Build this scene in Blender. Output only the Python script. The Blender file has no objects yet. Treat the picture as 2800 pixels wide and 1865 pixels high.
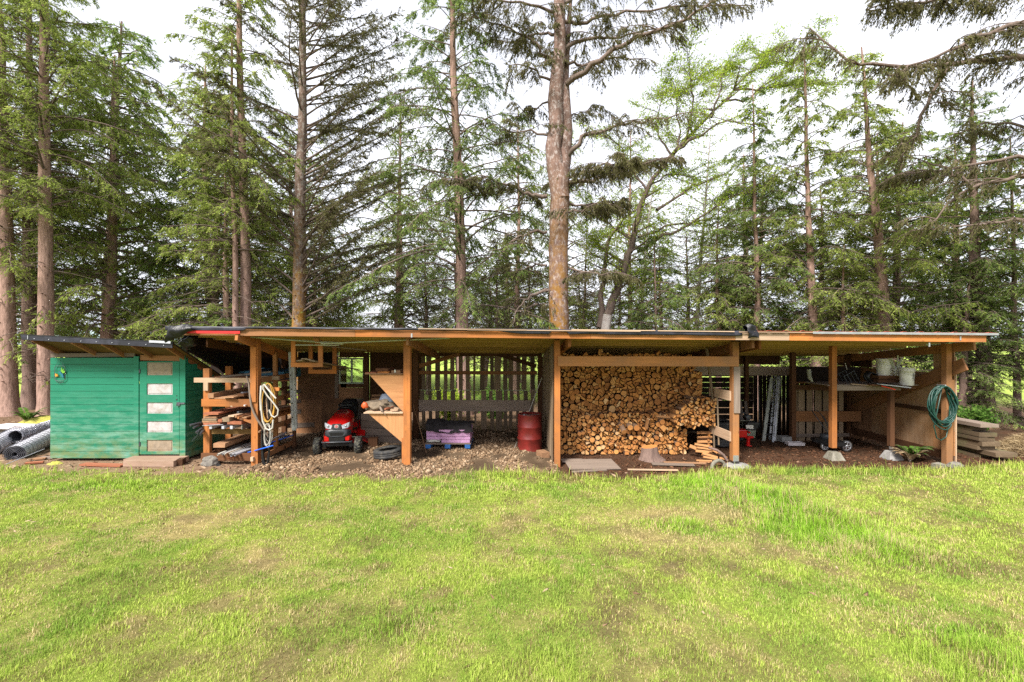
import bpy, math, random
import numpy as np
from mathutils import Vector, Matrix, noise as mnoise

# ------------------------------------------------------------------ camera, sky, sun
scene = bpy.context.scene
CZ, CY, F = 2.75, -10.0, 1244.4            # camera height, camera y, focal length in photograph pixels
cam_d = bpy.data.cameras.new("camera"); cam = bpy.data.objects.new("camera", cam_d)
scene.collection.objects.link(cam); scene.camera = cam
cam_d.sensor_width = 36; cam_d.lens = 16.0; cam_d.clip_end = 2000; cam_d.clip_start = 0.05
cam.location = (0, CY, CZ); cam.rotation_euler = (math.radians(90), 0, 0)

SUN_EL, SUN_AZ = math.radians(48), math.radians(212)   # azimuth from +Y clockwise: behind the camera, to its left
world = bpy.data.worlds.new("World"); scene.world = world; world.use_nodes = True
wn = world.node_tree; wn.nodes.clear()
wo = wn.nodes.new("ShaderNodeOutputWorld"); bg = wn.nodes.new("ShaderNodeBackground")
sky = wn.nodes.new("ShaderNodeTexSky"); sky.sky_type = 'NISHITA'; sky.sun_disc = False
sky.sun_elevation = SUN_EL; sky.sun_rotation = SUN_AZ; sky.air_density = 1.0; sky.dust_density = 2.0
tc = wn.nodes.new("ShaderNodeTexCoord"); mp = wn.nodes.new("ShaderNodeMapping"); mp.inputs['Scale'].default_value = (1, 1, 2.5)
ns = wn.nodes.new("ShaderNodeTexNoise"); ns.inputs['Scale'].default_value = 1.6; ns.inputs['Detail'].default_value = 6
cr = wn.nodes.new("ShaderNodeValToRGB")          # thick overcast: cloud colour varies softly
cr.color_ramp.elements[0].position = .3; cr.color_ramp.elements[0].color = (3.7, 3.85, 4.5, 1)
cr.color_ramp.elements[1].position = .7; cr.color_ramp.elements[1].color = (8.6, 8.7, 9.2, 1)
mx = wn.nodes.new("ShaderNodeMix"); mx.data_type = 'RGBA'; mx.inputs['Factor'].default_value = .9
wn.links.new(tc.outputs['Generated'], mp.inputs['Vector']); wn.links.new(mp.outputs[0], ns.inputs['Vector'])
wn.links.new(ns.outputs[0], cr.inputs[0]); wn.links.new(sky.outputs[0], mx.inputs['A']); wn.links.new(cr.outputs[0], mx.inputs['B'])
wn.links.new(mx.outputs['Result'], bg.inputs[0]); bg.inputs[1].default_value = 0.075
wn.links.new(bg.outputs[0], wo.inputs[0])
sun_d = bpy.data.lights.new("sun", 'SUN'); sun_d.energy = 3.0; sun_d.angle = math.radians(14); sun_d.color = (1, .95, .87)
sun = bpy.data.objects.new("sun", sun_d); scene.collection.objects.link(sun)
_sd = Vector((math.sin(SUN_AZ) * math.cos(SUN_EL), math.cos(SUN_AZ) * math.cos(SUN_EL), math.sin(SUN_EL)))
sun.rotation_euler = _sd.to_track_quat('Z', 'Y').to_euler(); sun.location = (-8, -14, 20)
scene.view_settings.view_transform = 'Standard'; scene.view_settings.look = 'None'
scene.view_settings.exposure = 1.5; scene.view_settings.gamma = 1.0
scene.render.engine = 'CYCLES'
try:
    scene.cycles.max_bounces = 8; scene.cycles.transparent_max_bounces = 8
    scene.cycles.diffuse_bounces = 4; scene.cycles.use_denoising = False
except Exception: pass

rnd = random.Random(7)
U = rnd.uniform
C = scene.collection.objects

# ------------------------------------------------------------------ helpers
ORG = {1: (0, 880, 3.564), 2: (450, 860, 3.4075), 3: (780, 860, 3.4075), 4: (1100, 860, 3.409), 5: (1480, 860, 3.409),
       6: (1940, 860, 3.41), 7: (2300, 860, 3.408), 11: (0, 0, 1.743), 12: (700, 0, 1.743), 13: (1400, 0, 1.743), 14: (2100, 0, 1.743),
       21: (540, 1000, 5.407), 22: (840, 1080, 7.468), 23: (1940, 980, 5.808), 24: (2180, 980, 5.059), 25: (0, 1100, 8.255),
       26: (2600, 1050, 6.535), 0: (0, 0, 1.0), 9: (0, 0, .8407)}
def at(k, zx, zy, Y):
    """the point at depth Y that a survey sheet k shows at (zx, zy)"""
    ox, oy, s = ORG[k]; d = Y - CY
    return Vector(((ox + zx / s - 1400) / F * d, Y, CZ - (oy + zy / s - 932.5) / F * d))

def lerp(a, b, t): return a + (b - a) * t
def rotz(a): return Matrix.Rotation(a, 3, 'Z')

ORIGIN = {}
def props(o, label=None, cat=None, group=None, kind=None):
    if label: o['label'] = label
    if cat: o['category'] = cat
    if group: o['group'] = group
    if kind: o['kind'] = kind
    return o
def thing(name, label, cat, loc, group=None):
    o = bpy.data.objects.new(name, None); C.link(o); o.location = loc; o.empty_display_size = .2
    ORIGIN[o.name] = Vector(loc)
    return props(o, label, cat, group)

class MB:
    """collects polygons; every face carries a board coordinate (uv) and a tint"""
    def __init__(s): s.v = []; s.f = []; s.uv = []; s.t = []; s.mi = []; s.sm = []; s.M = None
    def poly(s, pts, faces, uvs=None, tint=None, mi=0, smooth=False):
        b = len(s.v); t = rnd.random() if tint is None else tint
        if s.M is not None: pts = [s.M @ Vector(p) for p in pts]
        s.v.extend([tuple(p) for p in pts])
        off = U(0, 40)
        for i, fc in enumerate(faces):
            s.f.append([b + j for j in fc])
            s.uv.extend(uvs[i] if uvs else [(pts[j][0] + off, pts[j][1] + pts[j][2]) for j in fc])
            s.t.append(t); s.mi.append(mi); s.sm.append(smooth)
        return s
    def board(s, p0, p1, w, h, up=(0, 0, 1), tint=None, mi=0, jit=0.0, taper=1.0):
        """a piece of timber from p0 to p1; w across, h along up"""
        p0 = Vector(p0); p1 = Vector(p1); d = (p1 - p0); L = d.length; d.normalize()
        up = Vector(up); side = d.cross(up)
        if side.length < 1e-4: up = Vector((0, 1, 0)); side = d.cross(up)
        side.normalize(); up = side.cross(d).normalized()
        c = []
        for (q, k) in ((p0, 1.0), (p1, taper)):
            for a, b in ((-1, -1), (1, -1), (1, 1), (-1, 1)):
                j = Vector((U(-jit, jit), U(-jit, jit), U(-jit, jit))) if jit else Vector()
                c.append(q + side * (a * w / 2 * k) + up * (b * h / 2 * k) + j)
        ou, ov = U(0, 50), U(0, 50)
        W = w; H = h
        F_ = [(0, 1, 2, 3), (7, 6, 5, 4), (4, 5, 1, 0), (5, 6, 2, 1), (6, 7, 3, 2), (7, 4, 0, 3)]
        uv = [[(ou + .01 * i, ov + a) for i, a in enumerate((0, W, W + H, H))], [(ou + .01 * i + 9, ov + a) for i, a in enumerate((0, W, W + H, H))]]
        for (v0, v1) in ((0, W), (W, W + H), (W + H, 2 * W + H), (2 * W + H, 2 * W + 2 * H)):
            uv.append([(ou + L, ov + v0), (ou + L, ov + v1), (ou, ov + v1), (ou, ov + v0)])
        return s.poly(c, F_, uv, tint, mi)
    def box(s, c, sx, sy, sz, R=None, tint=None, mi=0, jit=0.0):
        c = Vector(c); R = R or Matrix.Identity(3)
        ax = [R @ Vector((1, 0, 0)), R @ Vector((0, 1, 0)), R @ Vector((0, 0, 1))]; sz_ = [sx, sy, sz]
        i = max(range(3), key=lambda k: sz_[k]); j = (i + 1) % 3; k = (i + 2) % 3
        d = ax[i] * (sz_[i] / 2)
        side = d.normalized().cross(ax[k]); 
        return s.board(c - d, c + d, sz_[j], sz_[k], up=ax[k], tint=tint, mi=mi, jit=jit)
    def tube(s, pts, r, n=8, tint=None, mi=0, caps=True, smooth=True, hollow=0):
        pts = [Vector(p) for p in pts]; m = len(pts); R = r if isinstance(r, (list, tuple)) else [r] * m
        ref = None; V = []; ls = 0; lens = []
        for i in range(m):
            if i: ls += (pts[i] - pts[i - 1]).length
            lens.append(ls)
            t = (pts[min(i + 1, m - 1)] - pts[max(i - 1, 0)]).normalized()
            if ref is None:
                ref = t.cross(Vector((0, 0, 1)))
                if ref.length < .1: ref = t.cross(Vector((0, 1, 0)))
            ref = (ref - t * ref.dot(t)).normalized(); b = t.cross(ref)
            for k in range(n):
                a = 2 * math.pi * k / n
                V.append(pts[i] + ref * (math.cos(a) * R[i]) + b * (math.sin(a) * R[i]))
        Fc = []; uv = []
        for i in range(m - 1):
            for k in range(n):
                k2 = (k + 1) % n
                Fc.append((i * n + k, i * n + k2, (i + 1) * n + k2, (i + 1) * n + k))
                c = 2 * math.pi * R[i] / n
                uv.append([(lens[i], c * k), (lens[i], c * (k + 1)), (lens[i + 1], c * (k + 1)), (lens[i + 1], c * k)])
        s.poly(V, Fc, uv, tint, mi, smooth)
        if caps:
            t = s.t[-1]
            for q, rev in ((0, True), (m - 1, False)):
                ring = [V[q * n + k] for k in range(n)]
                Mx = s.M; s.M = None
                if Mx is not None: ring = [Mx @ p for p in ring]
                s.poly(ring, [tuple(range(n))[::-1] if rev else tuple(range(n))], None, t, mi if not hollow else hollow)
                s.M = Mx
        return s
    def lathe(s, c, prof, n=24, axis='Z', tint=None, mi=0, smooth=True, R=None):
        c = Vector(c); V = []; Fc = []
        B = {'Z': (Vector((1, 0, 0)), Vector((0, 1, 0)), Vector((0, 0, 1))), 'Y': (Vector((1, 0, 0)), Vector((0, 0, -1)), Vector((0, 1, 0))),
             'X': (Vector((0, 1, 0)), Vector((0, 0, 1)), Vector((1, 0, 0)))}[axis]
        if R is not None: B = tuple(R @ b for b in B)
        for (r, z) in prof:
            for k in range(n):
                a = 2 * math.pi * k / n
                V.append(c + B[0] * (r * math.cos(a)) + B[1] * (r * math.sin(a)) + B[2] * z)
        for i in range(len(prof) - 1):
            for k in range(n):
                k2 = (k + 1) % n
                Fc.append((i * n + k, i * n + k2, (i + 1) * n + k2, (i + 1) * n + k))
        return s.poly(V, Fc, None, tint, mi, smooth)
    def prism(s, pts, dirv, tint=None, mi=0, uvf=None):
        """closed outline pts (3-D, planar) pushed along dirv"""
        pts = [Vector(p) for p in pts]; dv = Vector(dirv); n = len(pts)
        Fc = [tuple(range(n))[::-1], tuple(range(n, 2 * n))] + [(i, (i + 1) % n, n + (i + 1) % n, n + i) for i in range(n)]
        allp = pts + [p + dv for p in pts]
        uv = None
        if uvf: 
            o = U(0, 30); uv = [[(uvf(allp[j])[0] + o, uvf(allp[j])[1] + o) for j in f] for f in Fc]
        return s.poly(allp, Fc, uv, tint, mi)
    def build(s, name, mats, parent=None, label=None, cat=None, group=None, kind=None, bevel=0):
        if not isinstance(mats, (list, tuple)): mats = [mats]
        V = np.array(s.v, dtype=np.float64)
        if parent is not None: org = ORIGIN[parent.name]
        elif kind == 'structure': org = Vector((0, 0, 0))
        else:
            mn = V.min(0); mxx = V.max(0); org = Vector(((mn[0] + mxx[0]) / 2, (mn[1] + mxx[1]) / 2, mn[2]))
        me = bpy.data.meshes.new(name); me.from_pydata((V - np.array(org)).tolist(), [], s.f)
        ul = me.uv_layers.new(name="board"); ul.data.foreach_set('uv', np.array(s.uv, dtype=np.float32).ravel())
        at_ = me.attributes.new("tint", 'FLOAT', 'FACE'); at_.data.foreach_set('value', np.array(s.t, dtype=np.float32))
        for m in mats: me.materials.append(m)
        me.polygons.foreach_set('material_index', s.mi); me.polygons.foreach_set('use_smooth', s.sm)
        me.update()
        o = bpy.data.objects.new(name, me); C.link(o)
        if bevel:
            b = o.modifiers.new("bevel", 'BEVEL'); b.width = bevel; b.segments = 2; b.limit_method = 'ANGLE'
        if parent is not None: o.parent = parent; ORIGIN[o.name] = Vector(org)
        else: o.location = org; ORIGIN[o.name] = Vector(org)
        return props(o, label, cat, group, kind)

def npmesh(name, V, faces_idx, nper, mat, parent=None, org=(0, 0, 0), tint=None, smooth=False, **kw):
    """fast mesh from arrays; every face has nper corners; tint per face"""
    me = bpy.data.meshes.new(name); nf = len(faces_idx)
    if parent is not None: org = ORIGIN[parent.name]
    me.vertices.add(len(V)); me.vertices.foreach_set('co', (V - np.array(org)).astype(np.float32).ravel())
    me.loops.add(nf * nper); me.loops.foreach_set('vertex_index', faces_idx.astype(np.int32).ravel())
    me.polygons.add(nf); me.polygons.foreach_set('loop_start', np.arange(0, nf * nper, nper, dtype=np.int32))
    try: me.polygons.foreach_set('loop_total', np.full(nf, nper, dtype=np.int32))
    except Exception: pass
    if smooth: me.polygons.foreach_set('use_smooth', np.ones(nf, dtype=bool))
    if tint is not None:
        a = me.attributes.new("tint", 'FLOAT', 'FACE'); a.data.foreach_set('value', tint.astype(np.float32))
    me.materials.append(mat); me.update(calc_edges=True)
    o = bpy.data.objects.new(name, me); C.link(o)
    if parent is not None: o.parent = parent; ORIGIN[o.name] = ORIGIN[parent.name]
    else: o.location = org; ORIGIN[o.name] = Vector(org)
    return props(o, **kw)

# ------------------------------------------------------------------ materials
class N:
    def __init__(s, name):
        s.m = bpy.data.materials.new(name); s.m.use_nodes = True; s.t = s.m.node_tree
        s.b = s.t.nodes['Principled BSDF']; s.out = s.t.nodes['Material Output']
    def n(s, typ, **kw):
        x = s.t.nodes.new('ShaderNode' + typ)
        for k, v in kw.items():
            if k in x.inputs.keys(): x.inputs[k].default_value = v
            else: setattr(x, k, v)
        return x
    def l(s, a, b): s.t.links.new(a, b)
    def noise(s, vec, scale, detail=4, rough=.6):
        x = s.n('TexNoise'); x.inputs['Scale'].default_value = scale; x.inputs['Detail'].default_value = detail; x.inputs['Roughness'].default_value = rough
        if vec is not None: s.l(vec, x.inputs['Vector'])
        return x.outputs[0]
    def map(s, vec, sc):
        x = s.n('Mapping'); x.inputs['Scale'].default_value = sc; s.l(vec, x.inputs['Vector']); return x.outputs[0]
    def ramp(s, fac, stops):
        x = s.n('ValToRGB'); e = x.color_ramp.elements
        while len(e) < len(stops): e.new(.5)
        for i, (p, c) in enumerate(stops):
            e[i].position = p; e[i].color = (c[0], c[1], c[2], 1) if isinstance(c, (tuple, list)) else (c, c, c, 1)
        s.l(fac, x.inputs[0]); return x.outputs[0]
    def mix(s, fac, a, b, typ='MIX'):
        x = s.n('Mix'); x.data_type = 'RGBA'; x.blend_type = typ
        for nm, v in (('Factor', fac), ('A', a), ('B', b)):
            i = x.inputs[nm]
            if isinstance(v, (int, float)): i.default_value = v
            elif isinstance(v, (tuple, list)): i.default_value = (v[0], v[1], v[2], 1)
            else: s.l(v, i)
        return x.outputs['Result']
    def mth(s, op, a, b=0.0, c=None):
        x = s.n('Math'); x.operation = op
        for i, v in enumerate((a, b) if c is None else (a, b, c)):
            if isinstance(v, (int, float)): x.inputs[i].default_value = v
            else: s.l(v, x.inputs[i])
        return x.outputs[0]
    def attr(s, nm): 
        x = s.n('Attribute'); x.attribute_name = nm; return x.outputs['Fac']
    def attrc(s, nm): 
        x = s.n('Attribute'); x.attribute_name = nm; return x.outputs['Color']
    def uv(s): x = s.n('UVMap'); x.uv_map = 'board'; return x.outputs[0]
    def obj(s): return s.n('TexCoord').outputs['Object']
    def geo(s): return s.n('NewGeometry').outputs['Position']
    def orand(s): return s.n('ObjectInfo').outputs['Random']
    def bump(s, h, dist=.01, strength=.5):
        x = s.n('Bump'); x.inputs['Distance'].default_value = dist; x.inputs['Strength'].default_value = strength
        s.l(h, x.inputs['Height']); s.l(x.outputs[0], s.b.inputs['Normal'])
    def col(s, c): s.l(c, s.b.inputs['Base Color']) if not isinstance(c, (tuple, list)) else setattr(s.b.inputs['Base Color'], 'default_value', (c[0], c[1], c[2], 1))
    def set(s, rough=.8, metal=0, spec=None):
        s.b.inputs['Roughness'].default_value = rough; s.b.inputs['Metallic'].default_value = metal
        if spec is not None and 'Specular IOR Level' in s.b.inputs.keys(): s.b.inputs['Specular IOR Level'].default_value = spec
        return s.m

def wood(name, a, b, knots=.5, var=.35, grain=1.0, weather=None, rough=.85):
    n = N(name); uv = n.uv(); t = n.attr('tint')
    g = n.noise(n.map(uv, (1.6, 38 * grain, 1)), 1.0, 5, .65)
    big = n.noise(n.map(uv, (.9, 6, 1)), 1.0, 3, .5)
    c = n.mix(n.ramp(g, [(.32, 0.0), (.68, 1.0)]), a, b)
    c = n.mix(n.ramp(big, [(.35, .0), (.75, .55)]), c, tuple(x * .55 for x in a))
    if knots:
        v = n.n('TexVoronoi'); v.inputs['Scale'].default_value = 3.2; n.l(n.map(uv, (.9, 2.2, 1)), v.inputs['Vector'])
        k = n.ramp(v.outputs['Distance'], [(.05, 1.0), (.13, 0.0)])
        c = n.mix(n.mth('MULTIPLY', k, knots), c, tuple(x * .22 for x in a))
    if weather is not None:
        wz = n.noise(n.geo(), .9, 5, .65)
        c = n.mix(n.ramp(wz, [(.45, 0.0), (.62, .8)]), c, weather)
    br = n.mth('MULTIPLY_ADD', t, 2 * var, 1 - var)
    c = n.mix(1.0, c, n.n('CombineColor').outputs[0], 'MULTIPLY') if False else c
    vm = n.n('VectorMath'); vm.operation = 'SCALE'; n.l(c, vm.inputs[0]); n.l(br, vm.inputs['Scale'])
    n.col(vm.outputs[0]); n.bump(g, .004, .5)
    return n.set(rough, 0, .25)

def plain(name, c, rough=.6, metal=0, var=.12, sc=6, bump=0, spec=None, dirt=None):
    n = N(name); z = n.noise(n.geo(), sc, 5, .6)
    cc = n.mix(n.ramp(z, [(.3, 0.0), (.7, 1.0)]), tuple(x * (1 - var) for x in c), tuple(min(1, x * (1 + var)) for x in c))
    if dirt: cc = n.mix(n.ramp(n.noise(n.geo(), sc * .6, 6, .7), [(.48, 0.0), (.66, .75)]), cc, dirt)
    n.col(cc)
    if bump: n.bump(z, bump, .6)
    return n.set(rough, metal, spec)

M = {}
M['new_wood'] = wood('new_wood', (.50, .185, .05), (.34, .12, .034), knots=.6, var=.3, weather=(.22, .095, .04))
M['fir_post'] = wood('fir_post', (.46, .20, .07), (.32, .135, .045), knots=.6, var=.25, weather=(.25, .13, .065))
M['beam_wood'] = wood('beam_wood', (.34, .15, .06), (.22, .095, .035), knots=.6, var=.3, weather=(.24, .12, .06))
M['shade_wood'] = wood('shade_wood', (.035, .02, .013), (.02, .012, .008), knots=0, var=.4)  # near-black copy of dark_wood: shade of the interior put into the colour
M['dark_wood'] = wood('dark_wood', (.13, .058, .027), (.075, .033, .015), knots=.5, var=.35)
M['deck_wood'] = wood('deck_wood', (.20, .115, .04), (.12, .065, .022), knots=.4, var=.3)
M['plank_grey'] = wood('plank_grey', (.48, .37, .29), (.34, .25, .19), knots=.6, var=.2)
M['purlin_wood'] = wood('purlin_wood', (.44, .27, .09), (.30, .17, .05), knots=.4, var=.35)
M['grey_wood'] = wood('grey_wood', (.24, .185, .15), (.15, .115, .09), knots=.5, var=.3)
M['slat_wood'] = wood('slat_wood', (.26, .19, .125), (.16, .11, .07), knots=.4, var=.4)
M['pale_wood'] = wood('pale_wood', (.50, .36, .25), (.38, .25, .16), knots=.4, var=.25)
M['ply'] = wood('ply_new', (.50, .25, .11), (.36, .165, .07), knots=.6, var=.15, grain=.45)
M['ply_old'] = wood('ply_old', (.34, .175, .09), (.19, .095, .045), knots=.8, var=.45, grain=.4, weather=(.15, .075, .04))
M['ply_side'] = wood('ply_side', (.42, .27, .16), (.29, .17, .09), knots=.6, var=.2, grain=.4, weather=(.27, .13, .05))
M['timber'] = wood('timber', (.17, .12, .075), (.09, .062, .038), knots=.3, var=.3, weather=(.14, .15, .06))
M['board_mix'] = wood('board_mix', (.36, .20, .11), (.24, .13, .07), knots=.5, var=.45)
M['red_board'] = wood('red_board', (.36, .13, .07), (.24, .09, .05), knots=.3, var=.2)
M['step_wood'] = wood('step_wood', (.36, .25, .19), (.24, .155, .11), knots=.4, var=.2, weather=(.22, .145, .10))

def green_paint():
    n = N('green_paint'); p = n.geo(); uv = n.uv()
    st = n.noise(n.map(p, (1.3, 1.3, 5.5)), 1.6, 6, .65)
    c = n.mix(n.ramp(n.noise(n.map(p, (3, 3, 30)), 1, 4, .6), [(.3, 0.0), (.7, 1.0)]), (.010, .155, .088), (.014, .19, .112))
    sx = n.n('SeparateXYZ'); n.l(p, sx.inputs[0])
    low = n.n('MapRange'); low.inputs['From Min'].default_value = 1.7; low.inputs['From Max'].default_value = .1; n.l(sx.outputs['Z'], low.inputs['Value'])
    f = n.mth('MULTIPLY', n.ramp(st, [(.44, 0.0), (.66, .85)]), low.outputs[0])
    c = n.mix(f, c, (.20, .36, .28))
    lo2 = n.n('MapRange'); lo2.inputs['From Min'].default_value = .75; lo2.inputs['From Max'].default_value = .1; n.l(sx.outputs['Z'], lo2.inputs['Value'])
    f2 = n.mth('MULTIPLY', n.ramp(n.noise(n.map(p, (2.2, 2.2, 4)), 2.0, 5, .7), [(.38, 0.0), (.62, .85)]), lo2.outputs[0])
    c = n.mix(f2, c, (.16, .19, .07))
    n.col(c); n.bump(n.noise(n.map(p, (4, 4, 60)), 1.5, 4), .003, .4)
    return n.set(.55, 0, .35)
M['green'] = green_paint()
M['panel_white'] = plain('panel_white', (.43, .40, .40), .7, var=.15, sc=9, dirt=(.27, .22, .17))
M['panel_dirty'] = plain('panel_dirty', (.27, .21, .15), .75, var=.25, sc=11, dirt=(.28, .20, .12))
M['felt'] = plain('roof_felt', (.02, .02, .026), .75, var=.3, sc=8, bump=.004)
M['felt_edge'] = plain('felt_edge', (.016, .016, .026), .5, var=.4, sc=5, bump=.006, dirt=(.05, .05, .075))
M['tarp'] = plain('black_tarp', (.006, .006, .008), .38, var=.5, sc=20, bump=.02, spec=.4)
M['metal_white'] = plain('white_flashing', (.42, .43, .48), .45, var=.12)
M['metal'] = plain('galvanised', (.52, .53, .55), .4, .85, var=.15)
M['alu'] = plain('aluminium', (.50, .51, .54), .38, .7, var=.15, dirt=(.3, .3, .3))
M['roof_red'] = plain('red_roof_sheet', (.34, .07, .04), .6, var=.3)
M['red_paint'] = plain('red_gloss', (.55, .008, .008), .22, var=.1, spec=.6)
M['red_strip'] = plain('red_strip', (.55, .02, .02), .45, var=.1)
M['drum'] = plain('drum_red', (.21, .022, .018), .38, var=.3, sc=4, dirt=(.10, .02, .015))
M['black'] = plain('black_plastic', (.012, .012, .013), .4, var=.2)
M['dark_grey'] = plain('dark_grey_plastic', (.045, .05, .058), .42, var=.15)
M['rubber'] = plain('rubber', (.03, .03, .031), .8, var=.5, sc=14, bump=.004, dirt=(.12, .105, .08))
M['tyre_mud'] = plain('muddy_tyre', (.028, .028, .027), .85, var=.4, sc=26, bump=.006, dirt=(.20, .19, .13))
M['white_plastic'] = plain('white_plastic', (.68, .66, .60), .45, var=.08, dirt=(.5, .48, .42))
M['lens'] = plain('lamp_lens', (.5, .52, .56), .12, .2, var=.2, sc=40)
M['concrete'] = plain('concrete', (.27, .26, .25), .9, var=.2, sc=12, bump=.006)
M['concrete_moss'] = plain('mossy_concrete', (.20, .185, .15), .9, var=.35, sc=16, bump=.01, dirt=(.13, .12, .08))
M['rock'] = plain('rock', (.17, .155, .135), .9, var=.4, sc=18, bump=.015)
M['slab'] = plain('white_slab', (.62, .56, .56), .8, var=.12)
M['blue'] = plain('blue_paint', (.02, .14, .42), .55, var=.25, dirt=(.04, .08, .2))
M['blue_pipe'] = plain('blue_pipe', (.015, .12, .62), .35, var=.1)
M['blue_panel'] = plain('blue_panel', (.03, .13, .21), .6, var=.2)
M['pink'] = plain('pink_block', (.66, .36, .60), .75, var=.12, sc=9, dirt=(.36, .2, .33))
M['cloth'] = plain('black_cloth', (.022, .018, .02), .9, var=.5, sc=12, bump=.01)
M['hose_green'] = plain('green_hose', (.007, .045, .034), .4, var=.3)
M['hose_white'] = plain('white_hose', (.46, .43, .38), .5, var=.1)
M['rope_yellow'] = plain('yellow_cord', (.50, .27, .04), .6, var=.2)
M['pvc'] = plain('grey_pipe', (.42, .42, .45), .4, var=.12)
M['copper'] = plain('copper_pipe', (.45, .18, .09), .4, .5)
M['wire'] = plain('wire_dark', (.10, .10, .12), .5, .3, var=.4)
M['wire_bright'] = plain('wire_bright', (.50, .50, .56), .35, .6, var=.2)
M['bag_blue'] = plain('grey_blue_sack', (.20, .23, .30), .8, var=.2, bump=.01)
M['canvas'] = plain('brown_canvas', (.17, .13, .09), .9, var=.4, sc=14, bump=.01)
M['orange'] = plain('orange_plastic', (.55, .09, .02), .5)
M['ladder_green'] = plain('weathered_ladder', (.36, .37, .33), .7, var=.2, dirt=(.2, .2, .15))
M['pole_green'] = plain('pale_green_pole', (.40, .42, .30), .5, var=.1)
M['glassy'] = plain('clear_plastic', (.5, .5, .52), .15, var=.2)
M['hum_green'] = plain('garden_bird_green', (.18, .45, .05), .3)
M['hum_blue'] = plain('garden_bird_blue', (.02, .15, .22), .3)
M['flower'] = plain('garden_flower', (.55, .25, .03), .5)
M['badge_white'] = plain('badge_white', (.7, .65, .65), .4, var=.05)
def glass():
    n = N('window_glass'); g = n.n('BsdfGlass'); g.inputs['IOR'].default_value = 1.05; g.inputs['Roughness'].default_value = 0.0
    g.inputs['Color'].default_value = (.9, .95, .9, 1); t = n.n('BsdfTransparent'); t.inputs[0].default_value = (.85, .92, .85, 1)
    gl = n.n('BsdfGlossy'); gl.inputs['Roughness'].default_value = .05
    mx1 = n.n('MixShader'); mx1.inputs[0].default_value = .06; n.l(t.outputs[0], mx1.inputs[1]); n.l(gl.outputs[0], mx1.inputs[2])
    n.l(mx1.outputs[0], n.out.inputs[0]); return n.m
M['glass'] = glass()
def bark(name, a, b, moss=None, mosslim=6.0, lichen=None):
    n = N(name); p = n.obj()
    g = n.noise(n.map(p, (9, 9, 1.6)), 2.0, 6, .7)
    c = n.mix(n.ramp(g, [(.35, 0.0), (.65, 1.0)]), a, b)
    if lichen: c = n.mix(n.ramp(n.noise(n.map(p, (5, 5, 3.5)), 2.0, 5, .7), [(.50, 0.0), (.62, .85)]), c, lichen)
    if moss:
        sx = n.n('SeparateXYZ'); n.l(p, sx.inputs[0])
        mr = n.n('MapRange'); mr.inputs['From Min'].default_value = mosslim; mr.inputs['From Max'].default_value = mosslim * .35; n.l(sx.outputs['Z'], mr.inputs['Value'])
        f = n.mth('MULTIPLY', n.ramp(n.noise(n.map(p, (2.5, 2.5, 1.8)), 1.3, 6, .75), [(.42, 0.0), (.56, 1.0)]), mr.outputs[0])
        c = n.mix(f, c, moss)
    n.col(c); n.bump(g, .03, .8); return n.set(.95, 0, .15)
M['bark_cedar'] = bark('bark_cedar', (.42, .275, .225), (.19, .12, .095))
M['bark_dark'] = bark('bark_dark', (.25, .17, .14), (.14, .095, .08))
M['bark_spruce'] = bark('bark_spruce', (.22, .15, .12), (.11, .075, .06), moss=(.30, .15, .02), mosslim=8.5, lichen=(.33, .30, .27))
M['bark_big'] = bark('bark_big', (.25, .16, .13), (.13, .085, .07), moss=(.26, .13, .02), mosslim=9.5, lichen=(.42, .36, .34))
M['bark_alder'] = bark('bark_alder', (.46, .42, .39), (.30, .26, .24), lichen=(.45, .43, .41))
M['twig'] = bark('limb_bark', (.20, .15, .125), (.12, .09, .075))
def leaf(name, dark, mid, light, trans=.3):
    n = N(name); t = n.attr('tint')
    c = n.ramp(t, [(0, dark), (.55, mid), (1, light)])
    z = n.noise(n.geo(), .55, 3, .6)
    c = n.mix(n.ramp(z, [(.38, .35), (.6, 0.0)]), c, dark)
    d = n.n('BsdfDiffuse'); tr = n.n('BsdfTranslucent'); mxs = n.n('MixShader'); mxs.inputs[0].default_value = trans
    n.l(c, d.inputs[0]); n.l(c, tr.inputs[0]); n.l(d.outputs[0], mxs.inputs[1]); n.l(tr.outputs[0], mxs.inputs[2])
    n.l(mxs.outputs[0], n.out.inputs[0]); return n.m
M['leaf_cedar'] = leaf('leaf_cedar', (.12, .17, .04), (.36, .45, .10), (.68, .74, .20), .5)
M['leaf_cedar_dark'] = leaf('leaf_cedar_dark', (.08, .13, .04), (.24, .34, .09), (.50, .60, .16), .5)
M['leaf_spruce'] = leaf('leaf_spruce', (.08, .08, .035), (.18, .175, .075), (.32, .30, .14), .45)
M['leaf_alder'] = leaf('leaf_alder', (.22, .34, .04), (.46, .60, .07), (.72, .80, .12), .55)
M['fern'] = leaf('leaf_fern', (.05, .11, .02), (.11, .22, .04), (.22, .32, .07), .35)
M['grass_tall'] = leaf('grass_tall', (.10, .20, .015), (.20, .36, .03), (.36, .50, .07), .45)
M['straw'] = leaf('dry_grass', (.22, .15, .08), (.40, .30, .17), (.55, .44, .27), .3)
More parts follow.
